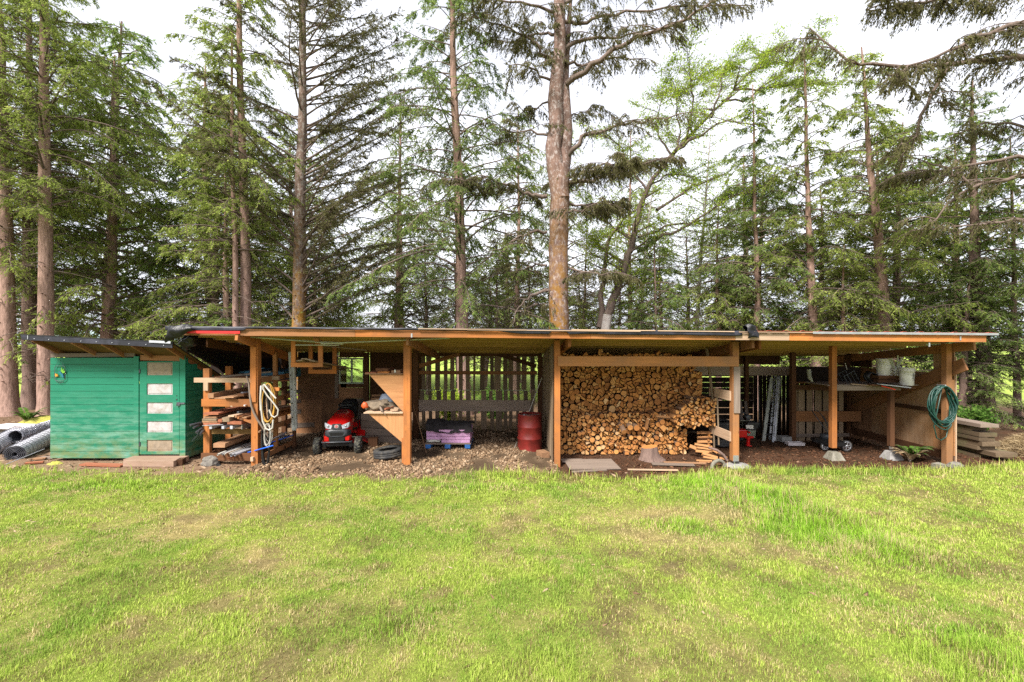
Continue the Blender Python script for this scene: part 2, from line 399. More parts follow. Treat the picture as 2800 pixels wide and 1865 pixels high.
# ------------------------------------------------------------------ ground
rng = np.random.default_rng(11)
_lat = rng.random((256, 256))
def vnoise(x, y):
    xi = np.floor(x).astype(int); yi = np.floor(y).astype(int); fx = x - xi; fy = y - yi
    fx = fx * fx * (3 - 2 * fx); fy = fy * fy * (3 - 2 * fy)
    a = _lat[xi % 256, yi % 256]; b = _lat[(xi + 1) % 256, yi % 256]; c = _lat[xi % 256, (yi + 1) % 256]; d = _lat[(xi + 1) % 256, (yi + 1) % 256]
    return (a * (1 - fx) + b * fx) * (1 - fy) + (c * (1 - fx) + d * fx) * fy
def fbm(x, y, o=4, off=0.0):
    s = 0; a = .5; t = 0
    for i in range(o): s = s + a * vnoise(x * 2 ** i + off + 17 * i, y * 2 ** i + off * 1.7 + 31 * i); t += a; a *= .55
    return s / t
EDX = [-40, -12.5, -11, -9.5, -7.5, -6.2, -5.2, -3, -1.6, -.8, .2, 1.1, 2.2, 3.2, 4.2, 5.2, 6.5, 8, 9.3, 10.3, 11.5, 13, 40]
EDY = [.9, .35, -.1, -.45, -.6, -.62, -.85, -.98, -.92, -.62, -.62, -.75, -1.0, -.9, -.5, -.3, -.38, -.42, -.38, -.12, .1, .7, 1.2]
def edge(x): return np.interp(x, EDX, EDY)
def blob(x, y, cx, cy, rx, ry, a=0.0):
    c, s = math.cos(a), math.sin(a); u = ((x - cx) * c + (y - cy) * s) / rx; v = (-(x - cx) * s + (y - cy) * c) / ry
    return np.exp(-(u * u + v * v))
def dpt(px, py):      # a spot on the flat ground from the survey
    d = F * CZ / (py / .8407 - 932.5); return ((px / .8407 - 1400) / F * d, d + CY)
def blobD(x, y, px, py, rx, ry, a=0.0):
    cx, cy = dpt(px, py); return blob(x, y, cx, cy, rx, ry, a)
def field(x, y):
    """dry (straw), bare (brown soil in the turf), lush (long deep green)"""
    dry = .95 * blobD(x, y, 430, 1215, .75, .42, .3) + .55 * blobD(x, y, 560, 1180, .9, .3, .2) + .5 * blobD(x, y, 620, 1290, .55, .5) + .85 * blobD(x, y, 1555, 1182, 1.1, .3, -.1) \
        + .7 * blobD(x, y, 1480, 1230, .45, .5) + .6 * blobD(x, y, 1620, 1250, 1.1, .25, -.3) + .3 * blobD(x, y, 1200, 1170, .7, .3) + .6 * blobD(x, y, 2110, 1420, .5, .2) + .35 * blobD(x, y, 1060, 1190, 1.2, .3) \
        + .5 * blobD(x, y, 2000, 1265, .5, .2) + .4 * blobD(x, y, 250, 1185, .8, .25) + .35 * blobD(x, y, 30, 1265, .5, .3) + .4 * blobD(x, y, 1850, 1100, 1.3, .2)
    bare = .55 * blobD(x, y, 1560, 1290, .9, .35, -.3) + .5 * blobD(x, y, 750, 1400, .55, .25) + .6 * blobD(x, y, 2190, 1300, .8, .25, -.2) + .4 * blobD(x, y, 300, 1340, .7, .35) \
        + .35 * blobD(x, y, 1400, 1440, .6, .35) + .4 * blobD(x, y, 1750, 1500, .7, .3) + .35 * blobD(x, y, 600, 1520, .5, .25) + .5 * blobD(x, y, 1480, 1350, .4, .25)
    n1 = fbm(x * 1.5, y * 1.5, 4, 3.1); n2 = fbm(x * 4.3, y * 4.3, 3, 9.2)
    dry = dry + np.clip((n1 - .55) * 3, 0, .3) + np.clip((n2 - .56) * 3, 0, .4)
    bare = bare + np.clip((fbm(x * 2.6, y * 2.6, 4, 21.) - .54) * 4, 0, .55)
    lush = 1.0 * blobD(x, y, 1640, 1120, 1.0, .55, -.2) + 1.1 * blobD(x, y, 1830, 1190, 1.1, .7, -.6) + 1.0 * blobD(x, y, 1990, 1265, .8, .4, -.4) + .8 * blobD(x, y, 1700, 1160, .7, .4) + .7 * blobD(x, y, 1560, 1210, .5, .3) \
        + .5 * blobD(x, y, 250, 1120, 1.6, .35) + .5 * blobD(x, y, 1130, 1120, 1.2, .22) + .5 * blobD(x, y, 2250, 1500, .7, .5) + .4 * blobD(x, y, 900, 1440, .4, .2)
    lush = lush * (1 - .8 * blobD(x, y, 1718, 1155, .36, .16))
    return np.clip(dry, 0, 1), np.clip(bare, 0, 1), np.clip(lush, 0, 1)
def height(x, y):
    h = (fbm(x * .5, y * .5, 3, 5.) - .5) * .10 * np.clip((-.9 - y) / 1.5, 0, 1) * np.clip((15 - np.abs(x)) / 4, 0, 1)
    h = h + .20 * blobD(x, y, 1700, 1160, 1.1, .6, -.3)
    e = edge(x); inside = 1 / (1 + np.exp(-(y - e) * 12)) * (y < 4.2)
    g = inside * (x > -5.6) * (x < .98)
    h = h + g * ((fbm(x * 3, y * 3, 3, 2.) - .5) * .10 + .035 + .02 * np.clip(y, 0, 3.6))
    h = h + inside * (x > .98) * (fbm(x * 2, y * 2, 3, 7.) - .5) * .05
    far = np.clip((np.hypot(x, y) - 60) / 300, 0, 1)
    return h + far * 3.0 * 0
def gz(x, y): return float(height(np.array([x], float), np.array([y], float))[0])

def sheet_coords(lo, hi, step, far):
    a = list(np.arange(lo, hi + 1e-6, step)); g = step
    l = []; x = lo
    while x > -far: g *= 1.35; x -= g; l.append(x)
    r = []; x = hi; g = step
    while x < far: g *= 1.35; x += g; r.append(x)
    return np.array(l[::-1] + a + r)
gx = sheet_coords(-14, 14.5, .07, 600); gy = sheet_coords(-8, 5, .07, 600)
GX, GY = np.meshgrid(gx, gy, indexing='ij'); GXf, GYf = GX.ravel(), GY.ravel()
GZf = height(GXf, GYf)
dry, bare, lush = field(GXf, GYf)
def mixc(a, b, t): return a + (b - a) * t[:, None]
base = np.tile(np.array([.20, .25, .04]), (len(GXf), 1))
base = mixc(base, np.array([.34, .25, .11]), dry * .75); base = mixc(base, np.array([.15, .10, .06]), bare * .8); base = mixc(base, np.array([.07, .15, .02]), lush * .8)
base *= (.72 + .5 * fbm(GXf * 9, GYf * 9, 2, 1.))[:, None]
dirtm = 1 / (1 + np.exp(-(GYf - edge(GXf) + (fbm(GXf * 3, GYf * 3, 3, 4.) - .5) * 1.0) * 14))
tan = np.tile(np.array([.20, .14, .09]), (len(GXf), 1)); mulch = np.tile(np.array([.085, .042, .026]), (len(GXf), 1)); duff = np.tile(np.array([.26, .17, .11]), (len(GXf), 1))
dn = fbm(GXf * 1.6, GYf * 1.6, 4, 8.)
tan = mixc(tan, np.array([.085, .055, .035]), np.clip((dn - .47) * 6, 0, .85))
mulch = mixc(mulch, np.array([.06, .035, .022]), np.clip((dn - .45) * 5, 0, .8))
wG = ((GXf > -6) & (GXf < 1.0)).astype(float); wM = (GXf >= 1.0).astype(float); wD = (GXf <= -6).astype(float)
soil = tan * wG[:, None] + mulch * wM[:, None] + duff * wD[:, None]
back = np.clip((GYf - 4.0) * 2, 0, 1); soil = mixc(soil, np.array([.20, .125, .08]), back)
base = mixc(base, soil, dirtm)
greenfar = np.clip((GYf - 9.5 + (fbm(GXf * .7, GYf * .7, 3, 6.) - .5) * 5) / 2.5, 0, 1)
base = mixc(base, np.array([.38, .50, .09]), greenfar)
V = np.stack([GXf, GYf, GZf], 1); ni, nj = len(gx), len(gy)
I, J = np.meshgrid(np.arange(ni - 1), np.arange(nj - 1), indexing='ij'); q = (I * nj + J).ravel()
Fq = np.stack([q, q + nj, q + nj + 1, q + 1], 1)
def ground_mat():
    n = N('ground_soil_and_turf'); c = n.attrc('Col'); p = n.geo()
    z = n.noise(p, 22, 6, .75); c = n.mix(n.ramp(z, [(.3, .55), (.62, 0.0)]), c, (.05, .04, .02))
    n.col(c); n.bump(z, .03, .8); return n.set(.95, 0, .1)
M['ground'] = ground_mat()
g = npmesh('lawn_ground', V, Fq, 4, M['ground'], smooth=True, kind='structure')
ca = g.data.color_attributes.new('Col', 'FLOAT_COLOR', 'POINT')
ca.data.foreach_set('color', np.concatenate([base, np.ones((len(base), 1))], 1).astype(np.float32).ravel())

def hill():
    xs = np.linspace(-420, 420, 80); V = []; 
    top = 5 + 9 * fbm(xs * .012, xs * 0, 4, 2.) + 3 * fbm(xs * .05, xs * 0, 3, 2.)
    for i, x in enumerate(xs):
        V += [(x, 330, -1), (x, 360, top[i] * .8), (x, 410, top[i]), (x, 480, -1)]
    V = np.array(V); F_ = []
    for i in range(79):
        for k in range(3): F_.append((i * 4 + k, i * 4 + 4 + k, i * 4 + 5 + k, i * 4 + k + 1))
    n = N('far_hill'); n.col(n.mix(n.ramp(n.noise(n.geo(), .06, 5), [(.4, 0.0), (.6, 1.0)]), (.20, .27, .28), (.26, .33, .31))); n.set(.95)
    npmesh('hills', V, np.array(F_), 4, n.m, kind='structure', smooth=True)
hill()

# ------------------------------------------------------------------ grass blades (one mass)
def blades(name, mat, regions, dens, L, W, tallness=0.0, org=(0, 0, 0)):
    out = []
    return out
def grass():
    bx, by, bl, bw = [], [], [], []
    for (d0, d1, den, w) in ((2.4, 4.2, 12000, .0045), (4.2, 6.2, 8000, .006), (6.2, 8.2, 5000, .008), (8.2, 11.2, 3000, .011)):
        hw = d1 * 1.16 + .5
        n = int(den * 2 * hw * (d1 - d0)); x = rng.uniform(-hw, hw, n); y = rng.uniform(CY + d0, CY + d1, n)
        d = field(x, y); e = edge(x)
        keep = (rng.random(n) < (1 - .55 * d[0]) * (1 - .72 * d[1]) + .5 * d[2])
        keep &= ((y - e + (fbm(x * 3, y * 3, 3, 4.) - .5) * 1.0) < rng.uniform(-.12, .05, n))
        keep &= (blobD(x, y, 1718, 1157, .34, .16) < .5 + rng.uniform(-.1, .2, n))
        keep &= np.abs(x) < (y - CY) * 1.16 + .5
        x, y = x[keep], y[keep]; d = [k[keep] for k in d]
        clump = fbm(x * 6, y * 6, 2, 40.)
        l = rng.uniform(.018, .062, len(x)) * (.3 + 1.5 * clump ** 1.5) * (1 + 4.2 * d[2] ** 1.5) * (1 - .35 * d[0])
        bx.append(x); by.append(y); bl.append(l); bw.append(np.full(len(x), w) * rng.uniform(.6, 1.15, len(x)))
    # taller fringe along the soil edge
    n = 26000; x = rng.uniform(-12.5, 13.5, n); y = edge(x) - np.abs(rng.normal(0, .13, n)) - .02
    wgt = np.interp(x, [-12, -9, -6, -5, -1.4, -1.0, .8, 1.4, 3, 4.5, 6, 13], [.5, .1, .12, .05, .05, .8, .8, .3, .3, 1, 1, 1])
    k = rng.random(n) < wgt; x, y = x[k], y[k]
    bx.append(x); by.append(y); bl.append(rng.gamma(3, .028, len(x)) + .02); bw.append(np.full(len(x), .009))
    x = np.concatenate(bx); y = np.concatenate(by); l = np.concatenate(bl); w = np.concatenate(bw); n = len(x)
    z = height(x, y) - .004
    dry, bare, lush = field(x, y)
    az = rng.uniform(0, 2 * np.pi, n); lean = np.abs(rng.normal(.45, .35, n)); lean = np.clip(lean, 0, 1.3)
    dx, dy = np.cos(az), np.sin(az); sx, sy = -dy * w / 2, dx * w / 2
    P = np.stack([x, y, z], 1); S = np.stack([sx, sy, 0 * sx], 1)
    mid = P + np.stack([dx * np.sin(lean * .6) * l * .55, dy * np.sin(lean * .6) * l * .55, np.cos(lean * .6) * l * .55], 1)
    tip = mid + np.stack([dx * np.sin(lean * 1.5) * l * .45, dy * np.sin(lean * 1.5) * l * .45, np.cos(lean * 1.5) * l * .45], 1)
    V = np.stack([P - S, P + S, mid + S * .8, mid - S * .8, tip], 1).reshape(-1, 3)
    b = np.arange(n) * 5
    T1 = np.stack([b, b + 1, b + 2], 1); T2 = np.stack([b, b + 2, b + 3], 1); T3 = np.stack([b + 3, b + 2, b + 4], 1)
    Fc = np.stack([T1, T2, T3], 1).reshape(-1, 3)
    r = rng.random(n)[:, None]
    c = np.array([.37, .53, .07]) * (1 - r) + np.array([.68, .78, .18]) * r
    pn = fbm(x * 1.1, y * 1.1, 3, 60.)
    c = mixc(c, np.array([.20, .38, .06]), np.clip((pn - .5) * 4, 0, .55))
    c = mixc(c, np.array([.32, .62, .04]), lush * .75)
    rr = rng.random(n)
    c = mixc(c, np.array([.78, .62, .34]), (rr < dry * .8 + .04) * 1.0 * .9)
    c = mixc(c, np.array([.26, .16, .09]), ((rr > 1 - bare * .6) | (rr > .965)) * .85)
    c *= np.where(rng.random(n) < .14, .5, 1.0)[:, None] * rng.uniform(.68, 1.0, n)[:, None]
    n_ = N('grass_blades'); cc = n_.attrc('Col'); d = n_.n('BsdfDiffuse'); t = n_.n('BsdfTranslucent'); m = n_.n('MixShader'); m.inputs[0].default_value = .35
    n_.l(cc, d.inputs[0]); n_.l(cc, t.inputs[0]); n_.l(d.outputs[0], m.inputs[1]); n_.l(t.outputs[0], m.inputs[2]); n_.l(m.outputs[0], n_.out.inputs[0])
    o = npmesh('grass', V, Fc, 3, n_.m, label='yellow green lawn grass with dry straw patches and a lush tall strip', cat='grass', kind='stuff')
    ca = o.data.color_attributes.new('Col', 'FLOAT_COLOR', 'POINT')
    ca.data.foreach_set('color', np.repeat(np.concatenate([c, np.ones((n, 1))], 1), 5, 0).astype(np.float32).ravel())
grass()

# ------------------------------------------------------------------ loose stones, chips
OCT = np.array([(1, 0, 0), (-1, 0, 0), (0, 1, 0), (0, -1, 0), (0, 0, 1), (0, 0, -1)], float)
OCF = np.array([(0, 2, 4), (2, 1, 4), (1, 3, 4), (3, 0, 4), (2, 0, 5), (1, 2, 5), (3, 1, 5), (0, 3, 5)])
CUB = np.array([(a, b, c) for a in (-1, 1) for b in (-1, 1) for c in (-1, 1)], float) * .62
def rotmats(n, flat=1.0):
    a = rng.uniform(0, 2 * np.pi, n); b = rng.normal(0, 1, n) * flat; c = rng.normal(0, 1, n) * flat
    ca, sa, cb, sb, cc, sc = np.cos(a), np.sin(a), np.cos(b), np.sin(b), np.cos(c), np.sin(c)
    Rz = np.stack([ca, -sa, 0 * a, sa, ca, 0 * a, 0 * a, 0 * a, 0 * a + 1], 1).reshape(-1, 3, 3)
    Ry = np.stack([cb, 0 * a, sb, 0 * a, 0 * a + 1, 0 * a, -sb, 0 * a, cb], 1).reshape(-1, 3, 3)
    Rx = np.stack([0 * a + 1, 0 * a, 0 * a, 0 * a, cc, -sc, 0 * a, sc, cc], 1).reshape(-1, 3, 3)
    return Rz @ Ry @ Rx
def scatter(name, x, y, size, asp, mat, flat, label, cat, tint=None):
    n = len(x); z = height(x, y)
    v = OCT[None] * (1 + rng.normal(0, .22, (n, 6, 1))) + rng.normal(0, .2, (n, 6, 3))
    v = v * (size[:, None] * np.array(asp)[None])[:, None, :]
    v = np.einsum('nij,nkj->nki', rotmats(n, flat), v) + np.stack([x, y, z + size * asp[2] * .35], 1)[:, None]
    Fc = (OCF[None] + (np.arange(n) * 6)[:, None, None]).reshape(-1, 3)
    t = np.repeat(rng.random(n) if tint is None else tint, 8)
    return npmesh(name, v.reshape(-1, 3), Fc, 3, mat, tint=t, label=label, cat=cat, kind='stuff')
def rubble_mat(name, stops):
    n = N(name); c = n.ramp(n.attr('tint'), stops); z = n.noise(n.geo(), 40, 4, .7)
    c = n.mix(n.ramp(z, [(.35, .35), (.6, 0.0)]), c, tuple(v * .5 for v in stops[0][1])); n.col(c); n.bump(z, .004, .5); return n.set(.95, 0, .1)
M['gravel'] = rubble_mat('clod_stone', [(0, (.10, .06, .034)), (.35, (.21, .135, .08)), (.8, (.34, .23, .14)), (1, (.46, .35, .24))])
M['chips'] = rubble_mat('wood_chip', [(0, (.05, .024, .014)), (.5, (.12, .055, .03)), (.82, (.22, .11, .06)), (1, (.48, .34, .24))])
M['litter'] = rubble_mat('needle_litter', [(0, (.12, .07, .04)), (.5, (.26, .16, .10)), (1, (.50, .38, .26))])
n = 66000; x = rng.uniform(-5.75, .97, n); y = rng.uniform(-.95, 3.6, n); k = (y > edge(x) + .08 - rng.exponential(.12, n)) & (fbm(x * 1.6, y * 1.6, 4, 8.) < rng.uniform(.36, .57, n)); x, y = x[k], y[k]
scatter('gravel', x, y, rng.gamma(2.0, .0075, len(x)) + .005, (1, .8, .6), M['gravel'], .5, 'tan crumbly stones and clods spread on the ground of the mower bay and the slatted bay', 'gravel')
n = 15000; x = rng.uniform(.98, 12.5, n); y = rng.uniform(-1.2, 3.6, n); k = (y > edge(x) + .08 - rng.exponential(.14, n)); x, y = x[k], y[k]
scatter('wood_chips', x, y, rng.gamma(2.5, .012, len(x)) + .01, (1, .45, .12), M['chips'], .22, 'dark reddish wood chips and bark covering the ground of the right bays', 'wood chips', tint=rng.beta(2, 2.4, len(x)))
n = 16000; x = np.concatenate([rng.uniform(-16, -5.7, n // 2), rng.uniform(-18, 18, n // 2)]); y = np.concatenate([rng.uniform(-.7, 7, n // 2), rng.uniform(4, 11, n // 2)]); k = (y > edge(x) + rng.uniform(-.15, .15, n)); x, y = x[k], y[k]
scatter('leaf_litter', x, y, rng.gamma(2.5, .016, len(x)) + .01, (1, .3, .12), M['litter'], .25, 'brown needle and twig litter around the green shed and under the trees', 'leaf litter')
n = 900; x = rng.uniform(-9, 10, n); y = rng.uniform(-7.2, -.6, n); k = fbm(x * 1.2, y * 1.2, 3, 77.) > rng.uniform(.42, .62, n); x, y = x[k], y[k]
scatter('lawn_litter', x, y, rng.gamma(2.5, .006, len(x)) + .006, (1.6, .45, .3), M['litter'], .3, 'small brown twigs and dead leaves dropped on the lawn', 'leaf litter')
x = np.array([dpt(1718, 1157)[0]] * 260) + rng.normal(0, .2, 260); y = dpt(1718, 1157)[1] + rng.normal(0, .1, 260)
scatter('chip_heap', x, y, rng.gamma(3, .014, 260), (1.4, .5, .3), M['litter'], .4, 'pale heap of rotten wood crumbs on the grassy mound', 'wood crumbs', tint=rng.uniform(.5, 1, 260))

# ------------------------------------------------------------------ trees
def tube_arrays(pts, rad, n):
    pts = np.asarray(pts, float); m = len(pts); t = np.gradient(pts, axis=0); t /= np.linalg.norm(t, axis=1)[:, None] + 1e-9
    ref = np.array([0, 0, 1.0]) if abs(t[0][2]) < .8 else np.array([1.0, 0, 0])
    a = np.cross(t, ref); a /= np.linalg.norm(a, axis=1)[:, None] + 1e-9; b = np.cross(t, a)
    th = np.arange(n) * 2 * np.pi / n
    V = pts[:, None] + (a[:, None] * np.cos(th)[None, :, None] + b[:, None] * np.sin(th)[None, :, None]) * np.asarray(rad)[:, None, None]
    k = np.arange(n); k2 = (k + 1) % n; i = np.arange(m - 1)[:, None] * n
    Fc = np.stack([i + k, i + k2, i + n + k2, i + n + k], -1).reshape(-1, 4)
    return V.reshape(-1, 3), Fc
class Acc:
    def __init__(s): s.V = []; s.F = []; s.n = 0
    def add(s, V, Fc): s.V.append(V); s.F.append(Fc + s.n); s.n += len(V)
    def get(s): return np.concatenate(s.V), np.concatenate(s.F)
def unit(v): return v / (np.linalg.norm(v, axis=-1, keepdims=True) + 1e-9)

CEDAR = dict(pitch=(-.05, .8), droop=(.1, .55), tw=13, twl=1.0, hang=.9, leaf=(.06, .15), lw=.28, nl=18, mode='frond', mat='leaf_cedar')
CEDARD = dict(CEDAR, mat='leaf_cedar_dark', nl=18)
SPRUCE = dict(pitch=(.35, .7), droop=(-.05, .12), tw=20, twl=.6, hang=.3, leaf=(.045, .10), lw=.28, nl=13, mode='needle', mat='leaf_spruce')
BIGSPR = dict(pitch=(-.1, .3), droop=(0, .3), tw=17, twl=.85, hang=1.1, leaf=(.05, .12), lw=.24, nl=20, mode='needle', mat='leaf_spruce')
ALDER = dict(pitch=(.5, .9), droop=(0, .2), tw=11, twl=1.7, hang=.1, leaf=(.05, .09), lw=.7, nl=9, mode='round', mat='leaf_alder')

def foliage(limbs, st, r, inner=.18, dens=1.0):
    """limbs: list of (k,3) point arrays; gives twig prisms and leaf rhombs"""
    P0 = []; D = []; Lg = []
    for pts, tone in limbs:
        seg = np.linalg.norm(np.diff(pts, axis=0), axis=1); L = seg.sum(); cum = np.concatenate([[0], np.cumsum(seg)]) / L
        m = max(2, int(L * st['tw'] * dens * tone))
        s = inner + (1 - inner) * r.random(m) ** .85
        pos = np.stack([np.interp(s, cum, pts[:, k]) for k in range(3)], 1)
        s2 = np.clip(s + .03, 0, 1); s1 = np.clip(s - .03, 0, 1)
        tan = unit(np.stack([np.interp(s2, cum, pts[:, k]) - np.interp(s1, cum, pts[:, k]) for k in range(3)], 1))
        side = unit(np.cross(tan, np.array([0, 0, 1.0])) + 1e-6)
        sg = np.where(r.random(m) < .5, -1, 1)[:, None]; ang = r.uniform(.5, 1.25, m)[:, None]
        d = tan * np.cos(ang) + side * sg * np.sin(ang) + r.normal(0, .22, (m, 3)); d[:, 2] -= st['hang'] * r.uniform(.3, 1.1, m)
        P0.append(pos); D.append(unit(d)); Lg.append(st['twl'] * r.uniform(.35, 1.0, m) * (1.15 - .6 * s) * min(1.0, .35 + L / 4))
    P0 = np.concatenate(P0); D = np.concatenate(D); Lg = np.concatenate(Lg); P1 = P0 + D * Lg[:, None]; P1[:, 2] -= Lg * .25 * st['hang']
    # twigs: 3-sided prisms
    a = unit(np.cross(D, np.array([.3, .2, 1.0]))); b = np.cross(D, a); th = [0, 2.094, 4.189]
    ring = np.stack([a * math.cos(t) + b * math.sin(t) for t in th], 1)
    tv = np.concatenate([P0[:, None] + ring * .007, P1[:, None] + ring * .003], 1).reshape(-1, 3); bs = (np.arange(len(P0)) * 6)[:, None, None]
    tf = (np.array([(0, 1, 4, 3), (1, 2, 5, 4), (2, 0, 3, 5)])[None] + bs).reshape(-1, 4)
    nl = st['nl']; nt = len(P0); s = r.random((nt, nl)); s = .08 + .92 * s
    base = P0[:, None] + (P1 - P0)[:, None] * s[..., None]
    Dd = np.repeat(D[:, None], nl, 1); up = np.array([0, 0, 1.0]) + r.normal(0, .35, (nt, nl, 3))
    side = unit(np.cross(Dd, up)) * np.where(r.random((nt, nl)) < .5, -1, 1)[..., None]
    ln = r.uniform(st['leaf'][0], st['leaf'][1], (nt, nl))
    if st['mode'] == 'frond':
        d = Dd * .65 + side * .8 + r.normal(0, .18, (nt, nl, 3)); d[..., 2] -= .35 * st['hang']; wd = unit(np.cross(unit(d), np.array([0, 0, 1.0]) + r.normal(0, .45, (nt, nl, 3)))); ln = ln * (1.25 - .6 * s)
    elif st['mode'] == 'needle':
        d = Dd * .8 + r.normal(0, .55, (nt, nl, 3)); d[..., 2] -= st['hang'] * .6; wd = unit(r.normal(0, 1, (nt, nl, 3)))
    else:
        base = base + r.normal(0, .06, (nt, nl, 3)); d = r.normal(0, 1, (nt, nl, 3)); d[..., 2] -= .5; wd = unit(r.normal(0, 1, (nt, nl, 3)))
    d = unit(d); w = (ln * st['lw'] / 2)[..., None]; ln = ln[..., None]
    wd = unit(wd - d * (wd * d).sum(-1, keepdims=True))
    q = np.stack([base, base + d * ln * .45 + wd * w, base + d * ln, base + d * ln * .45 - wd * w], 2).reshape(-1, 3)
    nq = nt * nl; lf = np.arange(nq * 4).reshape(-1, 4)
    tt = np.repeat(np.clip(r.beta(2, 2.2, nt), 0, 1), nl) * .7 + .3 * r.random(nq)
    return tv, tf, q, lf, tt

def tree(name, label, cat, base, top, H, r0, st, seed, n=60, lmax=3.0, clear=3.0, dead=0, bark='bark_cedar', flare=.35, limbs=(), wig=.07,
         group=None, dens=1.0, conic=.8, azbias=None, stubs=True, split=None, taper=.82):
    r = np.random.default_rng(seed); base = np.array(base, float); top = np.array(top, float)
    root = thing(name, label, cat, tuple(base), group)
    m = 16; s = np.linspace(0, 1, m); ax = base[None] + (top - base)[None] * s[:, None]
    wx = r.normal(0, wig, (m, 2)); wx = np.cumsum(wx, 0) * .35; wx -= wx[0]; ax[:, :2] += wx * np.sin(np.pi * s)[:, None]
    rad = r0 * (1 - taper * s ** 1.1) + .012
    ta = Acc(); a2 = np.concatenate([[ax[0] - [0, 0, .15]], [lerp(ax[0], ax[1], .12)], [lerp(ax[0], ax[1], .4)], ax[1:]]); rr = np.concatenate([[r0 * (1 + flare * 2)], [r0 * (1 + flare * .8)], [r0 * (1 + flare * .25)], rad[1:]])
    V_, F_ = tube_arrays(a2, rr, 14)
    V_ = V_ + (r.normal(0, 1, V_.shape) * np.repeat(rr, 14)[:, None] * .05)
    ta.add(V_, F_)
    for sp in (split or []): ta.add(*tube_arrays(sp[0], sp[1], 12))
    if stubs:
        for _ in range(int(H * 2)):
            h = r.uniform(1.0, min(H, clear + 2)); p = np.array([np.interp(h / H, s, ax[:, k]) for k in range(3)]); a = r.uniform(0, 6.28); rd = np.interp(h / H, s, rad)
            d = np.array([math.cos(a), math.sin(a), .1]); ta.add(*tube_arrays([p + d * rd * .6, p + d * (rd + .05)], [.028, .018], 5))
    npmesh('trunk', *ta.get(), 4, M[bark], parent=root, smooth=True)
    la = Acc(); L_ = []
    for i in range(n):
        f = (i + r.random()) / n; h = clear + (H * .985 - clear) * f; hh = h / H
        p = np.array([np.interp(hh, s, ax[:, k]) for k in range(3)])
        az = i * 2.4 + r.normal(0, .5)
        if azbias is not None and r.random() < azbias[1]: az = azbias[0] + r.normal(0, .5)
        L = lmax * (1 - f) ** conic * r.uniform(.65, 1.1) + .35
        if f < .12: L *= .8
        pt = r.uniform(*st['pitch']); dr = r.uniform(*st['droop']); u = np.linspace(0, 1, 7)
        bend = r.normal(0, .12)
        aa = az + bend * u
        pts = p[None] + np.stack([np.cos(aa) * u * L * math.cos(pt), np.sin(aa) * u * L * math.cos(pt), L * (u * math.sin(pt) - dr * u ** 2)], 1)
        pts += r.normal(0, .02 * L, pts.shape) * u[:, None] * .5
        la.add(*tube_arrays(pts, np.linspace(.012 + L * .008, .005, 7), 4)); L_.append((pts, 1.0))
    for i in range(dead):
        h = r.uniform(1.2, clear + 1.5); p = np.array([np.interp(h / H, s, ax[:, k]) for k in range(3)]); az = r.uniform(0, 6.28); L = r.uniform(.5, 2.2); u = np.linspace(0, 1, 6)
        pts = p[None] + np.stack([np.cos(az) * u * L, np.sin(az) * u * L, L * (u * r.uniform(-.1, .25) - .25 * u ** 2)], 1) + r.normal(0, .02, (6, 3)) * u[:, None]
        la.add(*tube_arrays(pts, np.linspace(.016, .004, 6), 4))
        for _ in range(4):
            q = pts[r.integers(2, 6)]; d = r.normal(0, 1, 3) * np.array([1, 1, .5]); la.add(*tube_arrays([q, q + d * .2, q + d * .35 + [0, 0, -.1]], [.006, .004, .002], 3))
        if r.random() < .45: L_.append((pts, .3))
    for (pts, r_, tone) in limbs:
        pts = np.array([tuple(p) for p in pts], float)
        t = np.linspace(0, 1, len(pts)); t2 = np.linspace(0, 1, len(pts) * 3); pts = np.stack([np.interp(t2, t, pts[:, k]) for k in range(3)], 1)
        pts[1:] += r.normal(0, .035, (len(pts) - 1, 3))
        la.add(*tube_arrays(pts, np.linspace(r_, r_ * .2, len(pts)), 6)); L_.append((pts, tone))
        for _ in range(int(len(pts) * .8 * min(1, tone * 2))):     # side limbs
            k = r.integers(2, len(pts)); az = r.uniform(0, 6.28); l2 = r.uniform(.5, 1.5); u = np.linspace(0, 1, 5)
            p2 = pts[k][None] + np.stack([np.cos(az) * u * l2, np.sin(az) * u * l2 * .8, l2 * (u * .35 - .45 * u ** 2) if st['hang'] > .3 else l2 * u * .5], 1)
            la.add(*tube_arrays(p2, np.linspace(r_ * .3, .004, 5), 4)); L_.append((p2, tone))
    tv, tf, q, lf, tt = foliage(L_, st, r, dens=dens); la.add(tv, tf)
    npmesh('branches', *la.get(), 4, M['twig'], parent=root)
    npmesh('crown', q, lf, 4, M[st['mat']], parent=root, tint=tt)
    return root

def dupe(root, loc, rz, sc, label, group):
    r_ = root.copy(); C.link(r_); r_.location = loc; r_.rotation_euler = (0, 0, rz); r_.scale = (sc[0], sc[0], sc[1]); r_['label'] = label
    r_['group'] = group
    for ch in [c for c in bpy.data.objects if c.parent == root]:
        c = ch.copy(); C.link(c); c.parent = r_
    return r_
def lean(px0, py0, px1, py1, Y, H):
    """base and top of a trunk that leans as surveyed"""
    a = at(9, px0, py0, Y); b = at(9, px1, py1, Y); k = (b.x - a.x) / (b.z - a.z)
    x0 = a.x - k * a.z
    return (x0, Y, 0), (x0 + k * H, Y + .2, H)

